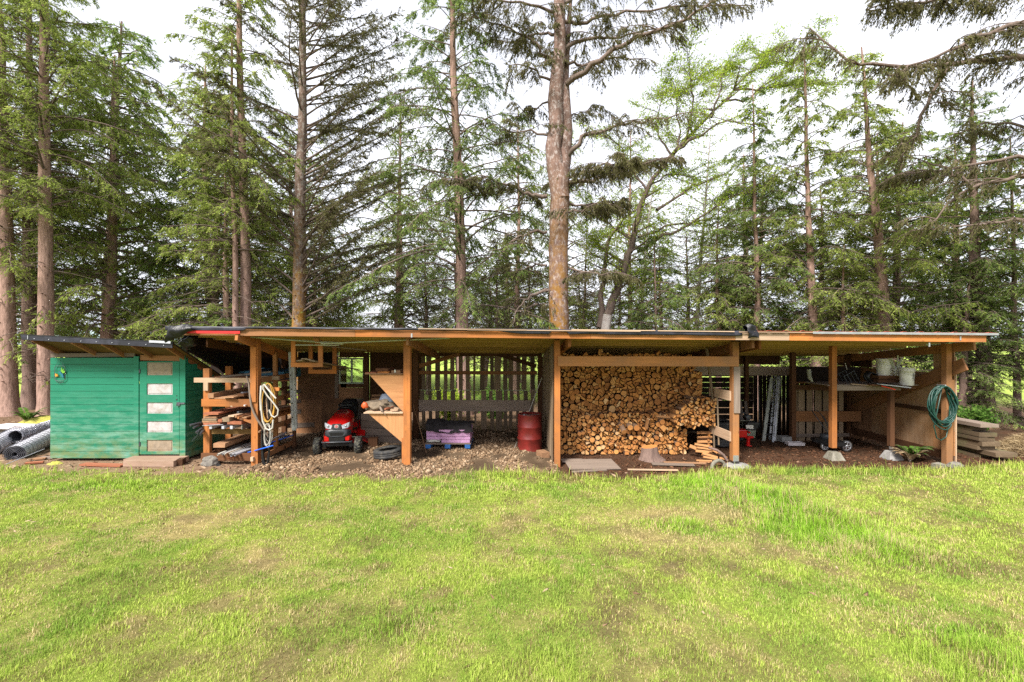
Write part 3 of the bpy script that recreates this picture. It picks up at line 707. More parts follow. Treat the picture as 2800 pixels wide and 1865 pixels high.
b_, t_ = lean(22, 900, 0, 310, 6.8, 19); tree('cedar_tree', 'reddish cedar trunk at the far left edge of the picture, beside the wire rolls', 'tree', b_, t_, 19, .235, CEDAR, 1, n=100, lmax=3.8, clear=5.5, dead=26)
b_, t_ = lean(106, 900, 95, 250, 6.2, 20); tree('cedar_tree', 'thick pinkish cedar trunk rising directly behind the left corner of the green shed', 'tree', b_, t_, 20, .235, CEDAR, 2, n=150, lmax=4.4, clear=7.2, dead=30, dens=1.1)
b_, t_ = lean(70, 900, 60, 300, 8.4, 18); tree('cedar_tree', 'dark brown trunk between the two pinkish trunks at the left', 'tree', b_, t_, 18, .26, CEDARD, 3, n=110, lmax=3.6, clear=3, dead=24, bark='bark_dark')
b_, t_ = lean(541, 740, 528, 180, 6.4, 14); tree('cedar_tree', 'thinner left trunk of the close pair above the left end of the long roof', 'tree', b_, t_, 14, .115, CEDAR, 4, n=60, lmax=2.4, clear=6.0, dead=22, azbias=(3.3, .5))
b_, t_ = lean(563, 740, 546, 60, 6.8, 19); tree('cedar_tree', 'thicker right trunk of the close pair above the left end of the long roof', 'tree', b_, t_, 19, .20, CEDAR, 5, n=95, lmax=3.2, clear=6.4, dead=26)
b_, t_ = lean(686, 745, 690, 60, 7.2, 20); tree('spruce_tree', 'spruce with mossy orange trunk foot and long branches sweeping up to the right', 'tree', b_, t_, 20, .265, dict(SPRUCE, tw=24, nl=16), 6, n=140, lmax=5.6, clear=3.2, dead=12, bark='bark_spruce', conic=.42, azbias=(.1, .45))
b_, t_ = lean(1063, 745, 1046, 40, 7.0, 19); tree('cedar_tree', 'slim straight reddish trunk behind the middle of the roof, left of the big mossy tree', 'tree', b_, t_, 19, .235, CEDARD, 7, n=140, lmax=4.5, clear=4.0, dead=26)
# the big double-stemmed spruce
Yg = 6.5
def P3(x, y, dy=0): return tuple(at(13, x, y, Yg + dy))
gb = P3(228, 1560); 
lim = [([P3(260, 400), P3(370, 325, -.4), P3(480, 240, -.8), P3(600, 165, -1.2), P3(760, 130, -1.5), P3(900, 40, -1.8), P3(1040, -20, -2)], .11, 1.0),
       ([P3(250, 230), P3(330, 190, .3), P3(400, 180, .5), P3(480, 185, .8), P3(620, 150, 1), P3(820, 110, 1.3)], .08, .8),
       ([P3(255, 105), P3(330, 105, -.2), P3(440, 75, -.5), P3(600, 55, -.8), P3(860, 20, -1.1), P3(1150, 30, -1.5)], .07, 1.0),
       ([P3(255, 300), P3(320, 310, .3), P3(420, 280, .6), P3(560, 270, .9), P3(640, 300, 1)], .06, .8),
       ([P3(270, 740), P3(345, 640, -.3), P3(430, 625, -.5), P3(560, 590, -.8), P3(740, 560, -1)], .09, .55),
       ([P3(270, 870), P3(400, 855, .2), P3(560, 800, .4), P3(720, 760, .8)], .08, 2.4), ([P3(270, 850), P3(360, 810, -.5), P3(460, 780, -.9), P3(560, 790, -1.3)], .05, 2.4),
       ([P3(260, 970), P3(340, 985, .3), P3(450, 960, .6), P3(560, 960, 1)], .05, 1.5), ([P3(255, 1012), P3(340, 1000, -.4), P3(420, 960, -.8)], .05, 1.2),
       ([P3(165, 935), P3(80, 930, -.2), P3(20, 890, -.4), P3(-130, 840, -.6), P3(-260, 850, -.8)], .08, 2.0), ([P3(180, 645), P3(60, 625, .3), P3(-80, 600, .5)], .05, 1.0),
       ([P3(165, 1105), P3(80, 1110, -.3), P3(20, 1140, -.5), P3(-80, 1240, -.7)], .06, .7), ([P3(170, 1385), P3(100, 1405, -.2), P3(40, 1450, -.3), P3(0, 1560, -.3)], .07, .3),
       ([P3(165, 1265), P3(100, 1262, .3), P3(40, 1300, .6), P3(-60, 1290, .9)], .05, .9), ([P3(200, 295), P3(130, 240, -.2), P3(90, 180, -.3), P3(20, 150, -.5), P3(-150, 90, -.8)], .08, 1.4),
       ([P3(210, 165), P3(150, 165, .3), P3(40, 200, .6), P3(-100, 190, .9)], .06, 1.4), ([P3(260, 1270), P3(360, 1300, -.3), P3(450, 1310, -.5)], .05, 1.6),
       ([P3(170, 1460), P3(100, 1455, .3), P3(20, 1490, .5)], .05, .5), ([P3(250, 15), P3(340, -40, .3), P3(500, -60, .6), P3(700, -100, .9)], .07, 1.0),
       ([P3(255, 560), P3(310, 540, .6), P3(380, 520, 1.0)], .04, 1.2), ([P3(190, 480), P3(110, 520, .6), P3(0, 560, 1.2)], .04, 1.0),
       ([P3(180, 380), P3(100, 330, -.5), P3(-40, 300, -1.)], .05, 1.0), ([P3(200, 60), P3(100, 20, -.5), P3(-60, 0, -1.), P3(-200, -20, -1.2)], .06, 1.4)]
sp1 = [P3(232, 950), P3(205, 790), P3(195, 700), P3(212, 600), P3(205, 480), P3(212, 380), P3(228, 230), P3(228, 100), P3(225, -10), P3(228, -200)]
sp2 = [P3(222, 900, .1), P3(250, 760, .15), P3(258, 620, .18), P3(250, 480, .2), P3(245, 380, .25), P3(262, 200, .6), P3(280, 0, 1.0)]
bx_, tx_ = (P3(226, 1500)[0] - .05, Yg, 0), P3(232, 790)
tree('spruce_tree', 'big spruce with thick mossy trunk forking into two stems, above the roof middle', 'tree', bx_, tx_, tx_[2], .385, dict(BIGSPR, tw=20), 8, n=0, clear=2, limbs=lim, bark="bark_big", wig=.03, flare=.2, taper=.2,
     split=[(sp1, [.34, .31, .28, .26, .27, .24, .22, .21, .2, .1]), (sp2, [.30, .25, .24, .22, .2, .12, .06])], stubs=False, dens=.9)
# alder: leaning pale stems with a fan of leafy limbs
Ya = 9.0
def PA(x, y, dy=0): return tuple(at(13, x, y, Ya + dy))
al = [([PA(455, 1500), PA(485, 1420), PA(540, 1270), PA(575, 1150), PA(600, 1040), PA(650, 880), PA(760, 740), PA(900, 600, .2), PA(1060, 420, .4)], .20, 1.0),
      ([PA(415, 1560), PA(440, 1300), PA(455, 1150), PA(520, 1060), PA(600, 990)], .13, .5),
      ([PA(600, 1200), PA(700, 1130), PA(830, 1080, -.3), PA(1000, 960, -.6), PA(1220, 880, -1)], .08, 1.0),
      ([PA(600, 1130), PA(760, 1070, .3), PA(900, 1050, .6), PA(1150, 1010, .9)], .06, 1.0),
      ([PA(760, 740), PA(860, 660, -.4), PA(980, 585, -.8), PA(1220, 590, -1.2)], .07, 1.3),
      ([PA(690, 1000), PA(860, 890, .4), PA(1040, 820, .8)], .07, 1.2), ([PA(780, 715), PA(800, 640, .3), PA(785, 530, .3), PA(785, 420, .2)], .06, 2.2),
      ([PA(830, 660), PA(860, 520, -.5), PA(850, 380, -.6), PA(840, 260, -.6)], .05, 2.6), ([PA(950, 560), PA(990, 440, .5), PA(1000, 330, .7)], .05, 3.0),
      ([PA(1060, 420, .4), PA(1150, 330, .4), PA(1230, 240, .5)], .05, 3.0), ([PA(1060, 430, .4), PA(1200, 420, .8), PA(1400, 400, 1.2), PA(1560, 400, 1.5)], .05, 2.6),
      ([PA(760, 740), PA(700, 650, .5), PA(690, 560, .8), PA(720, 430, .9)], .05, 1.6), ([PA(640, 900), PA(560, 800, .5), PA(520, 700, .7), PA(430, 620, .8)], .05, 1.3),
      ([PA(575, 1150), PA(480, 1080, .4), PA(400, 1020, .6), PA(340, 1060, .7)], .05, 1.6), ([PA(540, 1270), PA(450, 1200, -.4), PA(380, 1150, -.6)], .04, 1.6),
      ([PA(500, 1440), PA(560, 1400, -.3), PA(610, 1380, -.5)], .03, .8), ([PA(650, 880), PA(760, 830, .7), PA(880, 850, 1.)], .05, 1.4), ([PA(1000, 480, .3), PA(1120, 470, .3), PA(1280, 350, .4), PA(1400, 250, .4)], .05, 2.4)]
ab = PA(440, 1560)
tree('alder_tree', 'pale leaning alder with small bright green leaves, right of the big forked spruce', 'tree', (ab[0] - .35, Ya, 0), PA(455, 1500), PA(455, 1500)[2], .23, ALDER, 9, n=0, limbs=al, bark='bark_alder', wig=.02, taper=.1, stubs=False, flare=.2)
for (px_, Y_, H_, sd_, lab_) in ((1610, 12.5, 13, 91, 'slender alder with a loose light green crown right of the leaning one'), (1480, 13.5, 11, 92, 'smaller alder with sparse bright leaves close behind the leaning one')):
    x_ = at(9, px_, 700, Y_).x; tree('alder_tree', lab_, 'tree', (x_ - .4, Y_, 0), (x_ + .5, Y_, H_), H_, .12, dict(ALDER, pitch=(.2, .9), tw=8, nl=8), sd_, n=60, lmax=3.2, clear=2.6, bark='bark_alder', stubs=False, taper=.95)
PB = lambda x, y, dy=0: tuple(at(9, x, y, 10.5 + dy))
tree('alder_sapling', 'thin lime green leafy stem right of the mossy orange trunk above the roof', 'tree', (PB(770, 750)[0], 10.5, 0), PB(790, 600), PB(790, 600)[2], .05, dict(ALDER, leaf=(.07, .12)), 10, n=16, lmax=1.8, clear=2.2, bark='bark_alder', stubs=False)

for (px0, py0, px1, py1, Y, H, r0, lab, st, sd, n_, lm, cl, de, ba) in [
    (1511, 745, 1508, 560, 8.2, 7.4, .07, 'very thin trunk between the leaning alder and the right part of the roof', CEDARD, 12, 46, 1.9, 2.2, 12, 'bark_dark'),
    (1684, 745, 1680, 600, 9.2, 6.3, .06, 'small young conifer above the right end of the firewood bay', CEDAR, 13, 44, 1.7, 2.2, 6, 'bark_cedar'),
    (1740, 745, 1737, 300, 8.0, 13.0, .125, 'slender conifer just right of the bunched black tarp on the roof', CEDARD, 14, 90, 2.5, 3.5, 12, 'bark_cedar'),
    (1874, 750, 1856, 100, 7.0, 14.0, .165, 'conifer with pinkish trunk above the right bay, left of the thickest one there', CEDAR, 15, 110, 2.8, 3.2, 14, 'bark_cedar'),
    (2034, 750, 1992, 130, 6.6, 13.6, .225, 'thickest pinkish trunk above the right end of the roof', CEDAR, 16, 125, 3.2, 3.2, 16, 'bark_cedar'),
    (2267, 930, 2250, 200, 5.5, 11.8, .23, 'dark reddish trunk beyond the right end of the roof, behind the stacked timbers', CEDARD, 17, 120, 2.7, 1.6, 14, 'bark_dark'),
    (2338, 900, 2338, 500, 5.0, 9.5, .095, 'thin dark trunk at the right edge of the picture', CEDARD, 18, 70, 2.0, 1.5, 10, 'bark_dark')]:
    b_, t_ = lean(px0, py0, px1, py1, Y, H)
    tree('conifer_tree', lab, 'tree', b_, t_, H, r0, st, sd, n=n_, lmax=lm, clear=cl, dead=de, bark=ba, taper=.95)
# big spruce whose trunk stands outside the picture on the right
Yr = 2.0
PR = lambda x, y, dy=0: tuple(at(9, x, y, Yr + dy))
rx = 15.6
lr = [([(rx, Yr + 1, 9.6), PR(2354, 125), PR(2200, 150, .2), PR(2060, 152, .4), PR(1960, 150, .6), PR(1860, 70, .9)], .09, 1.0),
      ([(rx, Yr + 1, 10.8), PR(2354, 42, -.3), PR(2240, 90, -.4), PR(2130, 140, -.6), PR(2040, 175, -.6)], .08, 1.4),
      ([PR(2180, 155, .2), PR(2130, 230, .3), PR(2100, 320, .4), PR(2060, 370, .5)], .05, 1.0),
      ([(rx, Yr + 1, 6.6), PR(2354, 405, .3), PR(2240, 428, .5), PR(2190, 460, .6), PR(2130, 520, .6)], .075, .5), ([PR(2240, 428, .5), PR(2180, 390, .8), PR(2050, 350, 1.2)], .04, .5),
      ([(rx, Yr + 1, 7.2), PR(2354, 355, .6), PR(2200, 385, 1.0), PR(2080, 400, 1.4)], .07, 1.3),
      ([(rx, Yr + 1, 5.4), PR(2354, 505, .2), PR(2270, 512, .4), PR(2150, 525, .6)], .06, .5),
      ([(rx, Yr + 1, 11.6), PR(2354, -30, .6), PR(2200, -10, .6), PR(2080, 10, .7), PR(1990, 20, .7)], .07, 2.0),
      ([(rx, Yr + 1, 8.4), PR(2354, 290, .9), PR(2280, 280, 1.2), PR(2180, 310, 1.5)], .05, 1.0)]
tree('spruce_tree', 'spruce with long drooping limbs reaching in from the upper right edge', 'tree', (rx, Yr + 1, 0), (rx, Yr + 1, 16), 16, .42, BIGSPR, 19, n=10, lmax=3.0, clear=7, limbs=lr, bark='bark_big', azbias=(0, .8))

# trees farther back: four patterns, copied
far = []
protos = []
def proto(sd, st, H, lm, n_, r0, cl, ba, label, loc):
    t = tree('background_tree', label, 'tree', (loc[0], loc[1], 0), (loc[0] + .3, loc[1], H), H, r0, st, sd, n=n_, lmax=lm, clear=cl, dead=6, bark=ba, group='conifers farther behind the shed', stubs=False, conic=.6, taper=.96)
    protos.append(t); return t
ords = ['first', 'second', 'third', 'fourth', 'fifth', 'sixth', 'seventh', 'eighth', 'ninth', 'tenth', 'eleventh', 'twelfth', 'thirteenth', 'fourteenth', 'fifteenth',
        'sixteenth', 'seventeenth', 'eighteenth', 'nineteenth', 'twentieth', 'twenty-first', 'twenty-second', 'twenty-third', 'twenty-fourth', 'twenty-fifth', 'twenty-sixth', 'twenty-seventh', 'twenty-eighth', 'twenty-ninth', 'thirtieth', 'thirty-first', 'thirty-second', 'thirty-third', 'thirty-fourth', 'thirty-fifth', 'thirty-sixth', 'thirty-seventh', 'thirty-eighth', 'thirty-ninth', 'fortieth', 'forty-first', 'forty-second', 'forty-third', 'forty-fourth', 'forty-fifth', 'forty-sixth', 'forty-seventh']
spots = [  # x, y, height, pattern, width scale, kind
    (-17.5, 9.5, 15, 0, 1.2), (-13.3, 10.2, 13, 1, 1.25), (-11.2, 8.4, 9.5, 0, 1.25), (-9.6, 10.8, 12.5, 1, 1.2), (-8.4, 8.6, 6.5, 0, 1.3), (-20.5, 13, 19, 1, 1.3),
    (-15.5, 14, 17, 0, 1.3), (-11.8, 15, 14, 3, 1.3), (-4.3, 13.5, 8, 2, 1.5), (-2.6, 12.5, 7.2, 2, 1.3), (-12.9, 19, 12, 3, 1.6), (-3.6, 21, 8.5, 1, 1.6), (.4, 20, 8, 3, 1.7), (4.6, 19, 7, 2, 1.7), (2.2, 10.4, 5.4, 3, 1.2), (-1.6, 16, 6.5, 0, 1.5), (-.6, 9.6, 7.0, 2, .9), (1.1, 14, 7.0, 2, 1.3), (3.4, 12.6, 5.2, 2, 1.3), (5.6, 14, 6.4, 2, 1.2),
    (7.6, 12.5, 7.4, 1, 1.2), (8.9, 9.6, 8.5, 0, 1.0), (11.2, 11, 10.5, 1, 1.2), (13.3, 9.4, 9.5, 0, 1.1), (12.2, 6.4, 6.2, 0, 1.0), (15.6, 8.6, 11.5, 1, 1.2), (17.6, 12.4, 13, 3, 1.3), (20.5, 10.5, 12, 0, 1.3), (10.2, 16, 9, 2, 1.3), (15.2, 5.4, 5.6, 1, 1.1), (-24, 11, 14, 0, 1.4)]
spots = [(x, y, H, (p if p != 1 or abs(x) > 10.5 else 3), w) for x, y, H, p, w in spots] + [(-6.4, 17, 12, 0, 1.3), (-.2, 24, 11, 2, 1.7), (-6.1, 13.6, 15.5, 3, .95), (.2, 13.6, 15, 3, .9), (3.1, 14.6, 14.5, 3, .85), (6.6, 15.6, 14.5, 3, .9),  (3.9, 15.5, 9.0, 2, 1.1), (12.8, 14.5, 13, 3, 1.3)]
order = sorted(range(len(spots)), key=lambda i: spots[i][0] / (spots[i][1] + 10))
LACY = dict(CEDAR, tw=10, nl=13)
cfg = [(31, LACY, 10.0, 2.7, 105, .15, 2.0, 'bark_cedar'), (32, CEDARD, 10.0, 2.5, 120, .15, .6, 'bark_dark'), (33, dict(SPRUCE, hang=.5, tw=11), 10.0, 2.6, 70, .12, 2.2, 'bark_dark'), (34, dict(LACY, tw=8), 10.0, 2.8, 85, .13, 2.2, 'bark_cedar')]
pr = {}
kinds = ['bushy bright green', 'dense dark green', 'thin brownish', 'loose yellow green']
for rank, i in enumerate(order):
    x, y, H, p, w = spots[i]
    lab = f'{kinds[p]} conifer in the back rows, {ords[rank]} counted from the left'
    if p not in pr:
        pr[p] = proto(*cfg[p][:2], *cfg[p][2:8], lab, (x, y)); pr[p].scale = (w * H / 10 * .9, w * H / 10 * .9, H / 10); pr[p].rotation_euler[2] = i * 1.3
    else: dupe(pr[p], (x, y, 0), i * 1.7, (w * (.35 + .65 * H / 10), H / 10), lab, 'conifers farther behind the shed')

# understory: low leafy shrubs and ferns behind the shed
def bush(name, label, x, y, rx_, h, mat, seed, n=1500, lf=(.06, .12), cat='shrub', stems=14, group=None):
    r = np.random.default_rng(seed); z0 = gz(x, y); root = thing(name, label, cat, (x, y, z0), group)
    a = Acc(); tips = []
    for i in range(stems):
        az = r.uniform(0, 6.28); e = r.uniform(.3, 1.0); u = np.linspace(0, 1, 5); rr_ = rx_ * e * r.uniform(.5, 1)
        pts = np.array([x, y, z0])[None] + np.stack([np.cos(az) * u ** 1.3 * rr_, np.sin(az) * u ** 1.3 * rr_, h * (1.1 - .45 * e) * u], 1) + r.normal(0, .02, (5, 3)) * u[:, None]
        a.add(*tube_arrays(pts, np.linspace(.012, .003, 5), 4)); tips.append(pts)
    npmesh('stems', *a.get(), 4, M['twig'], parent=root)
    tips = np.array(tips); k = r.integers(0, stems, n); s = r.uniform(.2, 1.0, n) * 4; i0 = np.minimum(s.astype(int), 3); f = (s - i0)[:, None]
    P = tips[k, i0] * (1 - f) + tips[k, i0 + 1] * f + r.normal(0, .09 * rx_ + .03, (n, 3)); d = unit(r.normal(0, 1, (n, 3)) + [0, 0, -.1]); w = unit(np.cross(d, r.normal(0, 1, (n, 3))))
    l = r.uniform(*lf, n)[:, None]; q = np.stack([P, P + d * l * .45 + w * l * .3, P + d * l, P + d * l * .45 - w * l * .3], 1).reshape(-1, 3)
    npmesh('leaves', q, np.arange(n * 4).reshape(-1, 4), 4, M[mat], parent=root, tint=np.clip(r.beta(2, 2, n), 0, 1))
for i, (x, y, r_, h, m_, lab) in enumerate([(-2.2, 5.6, .9, 1.1, 'leaf_alder', 'low leafy shrub seen through the left part of the slatted wall'), (-.6, 6.2, .9, 1.0, 'fern', 'low green shrub seen through the right part of the slatted wall'),
        (-7.0, 5.8, .8, .9, 'leaf_alder', 'leafy shrub behind the lumber rack'), (13.4, 3.2, .7, .9, 'fern', 'green bush behind the right end of the stacked timbers'), (14.6, 1.6, .7, .6, 'fern', 'green weeds right of the stacked timbers'),
        (11.2, 5.2, .9, 1.3, 'leaf_cedar_dark', 'dark bush behind the far end of the stacked timbers'), (-10.6, 12.5, 1.6, 2.2, 'leaf_alder', 'lime green bush above the green shed roof'), (-6.2, 15, 1.6, 2.4, 'leaf_alder', 'lime green bush far behind the left end of the roof'),
        (15.6, 14, 1.8, 2.6, 'leaf_alder', 'yellow green bush glimpsed far behind the trees on the right'), (2.2, 16, 1.8, 3.2, 'leaf_alder', 'yellow green bush low behind the leaning alder')]):
    bush('shrub', lab, x, y, r_, h, m_, 50 + i, n=2600)
def fern(label, x, y, R_, seed, mat='fern', n=13, cat='fern'):
    r = np.random.default_rng(seed); z0 = gz(x, y); root = thing('fern', label, cat, (x, y, z0)); st_ = Acc(); Q = []; T = []
    for i in range(n):
        az = r.uniform(0, 6.28); u = np.linspace(0, 1, 9); L = R_ * r.uniform(.7, 1.1); k = r.uniform(.7, 1.0)
        pts = np.array([x, y, z0])[None] + np.stack([np.cos(az) * u * L, np.sin(az) * u * L, L * (2.3 * u - 1.9 * k * u ** 2)], 1); st_.add(*tube_arrays(pts, np.linspace(.006, .002, 9), 3))
        for j in range(26):
            s = .15 + .85 * j / 26; p = np.array([np.interp(s, u, pts[:, c]) for c in range(3)]); tn = unit(np.array([np.cos(az), np.sin(az), 2.3 - 3.8 * k * s]))
            for sg in (-1, 1):
                sd = np.array([-np.sin(az), np.cos(az), 0]) * sg; d = unit(sd + tn * .5 + [0, 0, -.15]); l = L * .26 * math.sin(math.pi * min(1, s * .9 + .12)) + .01; w = unit(np.cross(d, np.cross(sd, tn)))
                Q.append([p, p + d * l * .4 + w * l * .14, p + d * l, p + d * l * .4 - w * l * .14]); T.append(r.random())
    npmesh('stems', *st_.get(), 4, M['twig'], parent=root)
    q = np.array(Q).reshape(-1, 3); npmesh('fronds', q, np.arange(len(q)).reshape(-1, 4), 4, M[mat], parent=root, tint=np.array(T))
fern('green fern with brown dead fronds growing by the plywood side wall', *at(7, 660, 1340, .45).xy, .42, 71, n=16)
fern('brown dead fern leaves at the foot of the green fern', *at(7, 640, 1420, .3).xy, .34, 75, mat='straw', n=12)
fern('bright green fern between the cedar trunks at the left', *at(1, 270, 900, 5.2).xy, .5, 72)
# dead grass heap at the right edge
def straw_heap(x, y, R_, H, seed):
    r = np.random.default_rng(seed); n = 3800; a = r.uniform(0, 6.28, n); rr_ = R_ * np.sqrt(r.random(n)); P = np.stack([x + rr_ * np.cos(a), y + rr_ * np.sin(a), H * (1 - (rr_ / R_) ** 2) * r.uniform(.6, 1, n)], 1)
    d = unit(np.stack([r.normal(.9, .7, n) , r.normal(-.2, .6, n), r.normal(-.25, .5, n)], 1)); w = unit(np.cross(d, r.normal(0, 1, (n, 3)))) * .006; l = r.uniform(.12, .4, n)[:, None]
    q = np.stack([P - d * l / 2, P + w, P + d * l / 2, P - w], 1).reshape(-1, 3)
    npmesh('dead_grass_heap', q, np.arange(n * 4).reshape(-1, 4), 4, M['straw'], tint=r.random(n), org=(x, y, 0), label='heap of dead straw coloured grass at the right edge beside the stacked timbers', cat='grass heap', kind='stuff')
straw_heap(13.1, .9, 1.1, .62, 81)
def moss_patch(label, x, y, R_, H, seed):
    b = MB(); V = []; Fc = []; 
    for i in range(7):
        for k in range(18): a = k * 2 * math.pi / 18; q = R_ * (1 - i / 6.0); V.append((x + q * math.cos(a) * (1 + .2 * math.sin(3 * a + seed)), y + q * .7 * math.sin(a), gz(x, y) - .02 + H * math.sin(i / 6 * math.pi / 2) + U(-.012, .012)))
    for i in range(6):
        for k in range(18): Fc.append((i * 18 + k, i * 18 + (k + 1) % 18, i * 18 + 18 + (k + 1) % 18, i * 18 + 18 + k))
    b.poly(V, Fc, smooth=True); b.build('moss', M['moss'], label=label, cat='moss')
M['moss'] = plain('moss', (.34, .32, .06), .95, var=.35, sc=20, bump=.02)
moss_patch('yellow moss mound at the foot of the cedar by the green shed corner', *at(1, 420, 930, 5.4).xy, .8, .25, 1)
moss_patch('small mossy lump below the left corner of the green shed', *at(1, 540, 1375, .2).xy, .2, .07, 2)
# ------------------------------------------------------------------ the long open shed
def zf(x, y): return 2.99 - (x + 5) * .0085 - .115 * (y + .65)       # underside of the roof deck
shed = thing('pole_shed', 'long open wooden pole shed with low sloping roof and four bays', 'shed', (1.3, 1.5, 0))
def XS(k, zx, Y): return at(k, zx, 0, Y).x
def ZS(k, zy, Y): return at(k, 0, zy, Y).z
b = MB()
ys = [-.72, -.1, .6, 1.2, 1.8, 2.4, 3.0, 3.95]
for i in range(7):
    x = -6.99
    while x < 9.8:
        L = U(2.0, 2.5); x1 = min(x + L, 9.83)
        if 9.83 - x1 < .5: x1 = 9.83
        y0, y1 = ys[i] + .002, ys[i + 1] - .002
        p = [(x + .002, y0, zf(x, y0)), (x1 - .002, y0, zf(x1, y0)), (x1 - .002, y1, zf(x1, y1)), (x + .002, y1, zf(x, y1))]
        b.prism(p, (0, 0, .018 + U(0, .004)), uvf=lambda q: (q[0], q[1])); x = x1
b.build('roof_deck', M['deck_wood'], shed)
# felt on the left two thirds, with a wavy strip hanging over the front edge
def sheet(pts_fn, nu, nv, name, mat, parent, th=.006, **kw):
    b = MB(); P = [[Vector(pts_fn(u / nu, v / nv)) for v in range(nv + 1)] for u in range(nu + 1)]
    V = [p for r in P for p in r]; n1 = len(V)
    def nrm(i, j):
        a = P[min(i + 1, nu)][j] - P[max(i - 1, 0)][j]; c = P[i][min(j + 1, nv)] - P[i][max(j - 1, 0)]
        n = a.cross(c); return n.normalized() if n.length > 1e-9 else Vector((0, 0, 1))
    V2 = V + [P[i][j] - nrm(i, j) * th for i in range(nu + 1) for j in range(nv + 1)]
    w = nv + 1; Fc = []
    for i in range(nu):
        for j in range(nv):
            a = i * w + j; Fc.append((a, a + w, a + w + 1, a + 1)); Fc.append((n1 + a, n1 + a + 1, n1 + a + w + 1, n1 + a + w))
    for i in range(nu):
        a = i * w; Fc.append((a, n1 + a, n1 + a + w, a + w)); a = i * w + nv; Fc.append((a, a + w, n1 + a + w, n1 + a))
    for j in range(nv):
        a = j; Fc.append((a, a + 1, n1 + a + 1, n1 + a)); a = nu * w + j; Fc.append((a, n1 + a, n1 + a + 1, a + 1))
    b.poly(V2, Fc, smooth=True)
    return b.build(name, mat, parent, **kw)
def wob(x, s=1.0, o=0): return mnoise.noise(Vector((x * s, o, 3.3)))
sheet(lambda u, v: (-7.03 + 11.95 * u, -.76 + 4.75 * v, zf(-7 + 11.95 * u, -.76 + 4.75 * v) + .034 + .012 * wob(u * 30, 1, v * 4)), 120, 10, 'roofing_felt', M['felt'], shed)
def drop(x): 
    base = .045 + .02 * wob(x, 1.3) + (.075 * max(0, min(1, (x + .3) * 2.0)) * (1 if x > -.3 else 0)) * (.75 + .25 * wob(x, 2.1, 9)) + (.045 if x < -5.4 else 0)
    if .75 < x < 1.15: base *= .3
    return base
sheet(lambda u, v: (-7.03 + 11.7 * u, -.775 - .012 * wob(u * 40, 1, v), zf(-7 + 11.7 * u, -.75) + .036 - drop(-7.03 + 11.7 * u) * v - .004 * wob(u * 60)), 170, 3, 'felt_edge', M['felt_edge'], shed, th=-.005)
b = MB()
for (x0, x1, dz) in ((-1.9, .3, 0), (-.9, 2.6, -.012), (1.2, 2.9, .006), (2.95, 4.5, .0)):
    b.board((x0, -.792, zf(x0, -.75) + .024 + dz), (x1, -.792, zf(x1, -.75) + .02 + dz), .012, .018)
b.build('edge_batten', M['pale_wood'], shed)
# ribbed red sheets on the right third with a grey drip edge
def rib(u, v):
    x = 4.95 + 4.9 * u; y = -.77 + 4.75 * v; return (x, y, zf(x, y) + .036 + .014 * (1 if (x * 2.9) % 1 < .22 else 0))
sheet(rib, 200, 4, 'ribbed_roof_sheet', M['roof_red'], shed)
MB().board((6.1, -.775, zf(6.1, -.75) + .012), (9.86, -.775, zf(9.8, -.75) + .012), .014, .045).build('drip_edge', M['metal'], shed)
MB().board((4.6, -.772, zf(4.6, -.75) + .014), (6.2, -.772, zf(6.2, -.75) + .016), .012, .02).build('edge_batten', M['pale_wood'], shed)
for (x0, x1, m_, tt) in ((-6.95, -3.2, 'beam_wood', .7), (-3.195, 1.6, 'new_wood', .4), (1.605, 4.55, 'fir_post', .5), (4.555, 5.65, 'pale_wood', .5), (5.655, 9.66, 'new_wood', .95)):
    MB().board((x0, -.71, zf(x0, -.71) - .074), (x1, -.71, zf(x1, -.71) - .074), .038, .14, tint=tt).build('fascia_board', M[m_], shed)
MB().board((-6.80, -.80, 2.935), (-5.5, -.80, 2.925), .012, .052).build('red_metal_strip', M['red_strip'], shed)
for i, y in enumerate((-.33, .12, .62, 1.12, 1.62, 2.12, 2.62, 3.12, 3.5)):
    for (x0, x1) in ((-6.95, -2.2), (-2.19, 1.2), (1.21, 4.98), (4.99, 9.62)):
        o_ = U(-.03, .03); MB().board((x0, y + o_, zf(x0, y) - .047), (x1, y + o_, zf(x1, y) - .047), .038, .089, tint=U(.3, .9)).build('purlin', M['purlin_wood'], shed)
MB().board((-5.58, -.78, 2.86), (-5.76, 2.2, 2.22), .055, .19, tint=.9).build('sloping_beam', M['new_wood'], shed)
for (x, y0, y1, m_, w) in ( (-2.185, -.5, 3.75, 'beam_wood', .05), (1.2, -.5, 3.75, 'new_wood', .07), (5.03, -.5, 3.75, 'beam_wood', .06), (5.27, -.33, 3.75, 'new_wood', .05), (9.66, -.5, 3.75, 'beam_wood', .05), (-6.9, .3, 3.75, 'dark_wood', .05)):
    MB().board((x, y0, zf(x, y0) - .19), (x, y1, zf(x, y1) - .19), w, .19).build('rafter_beam', M[m_], shed)
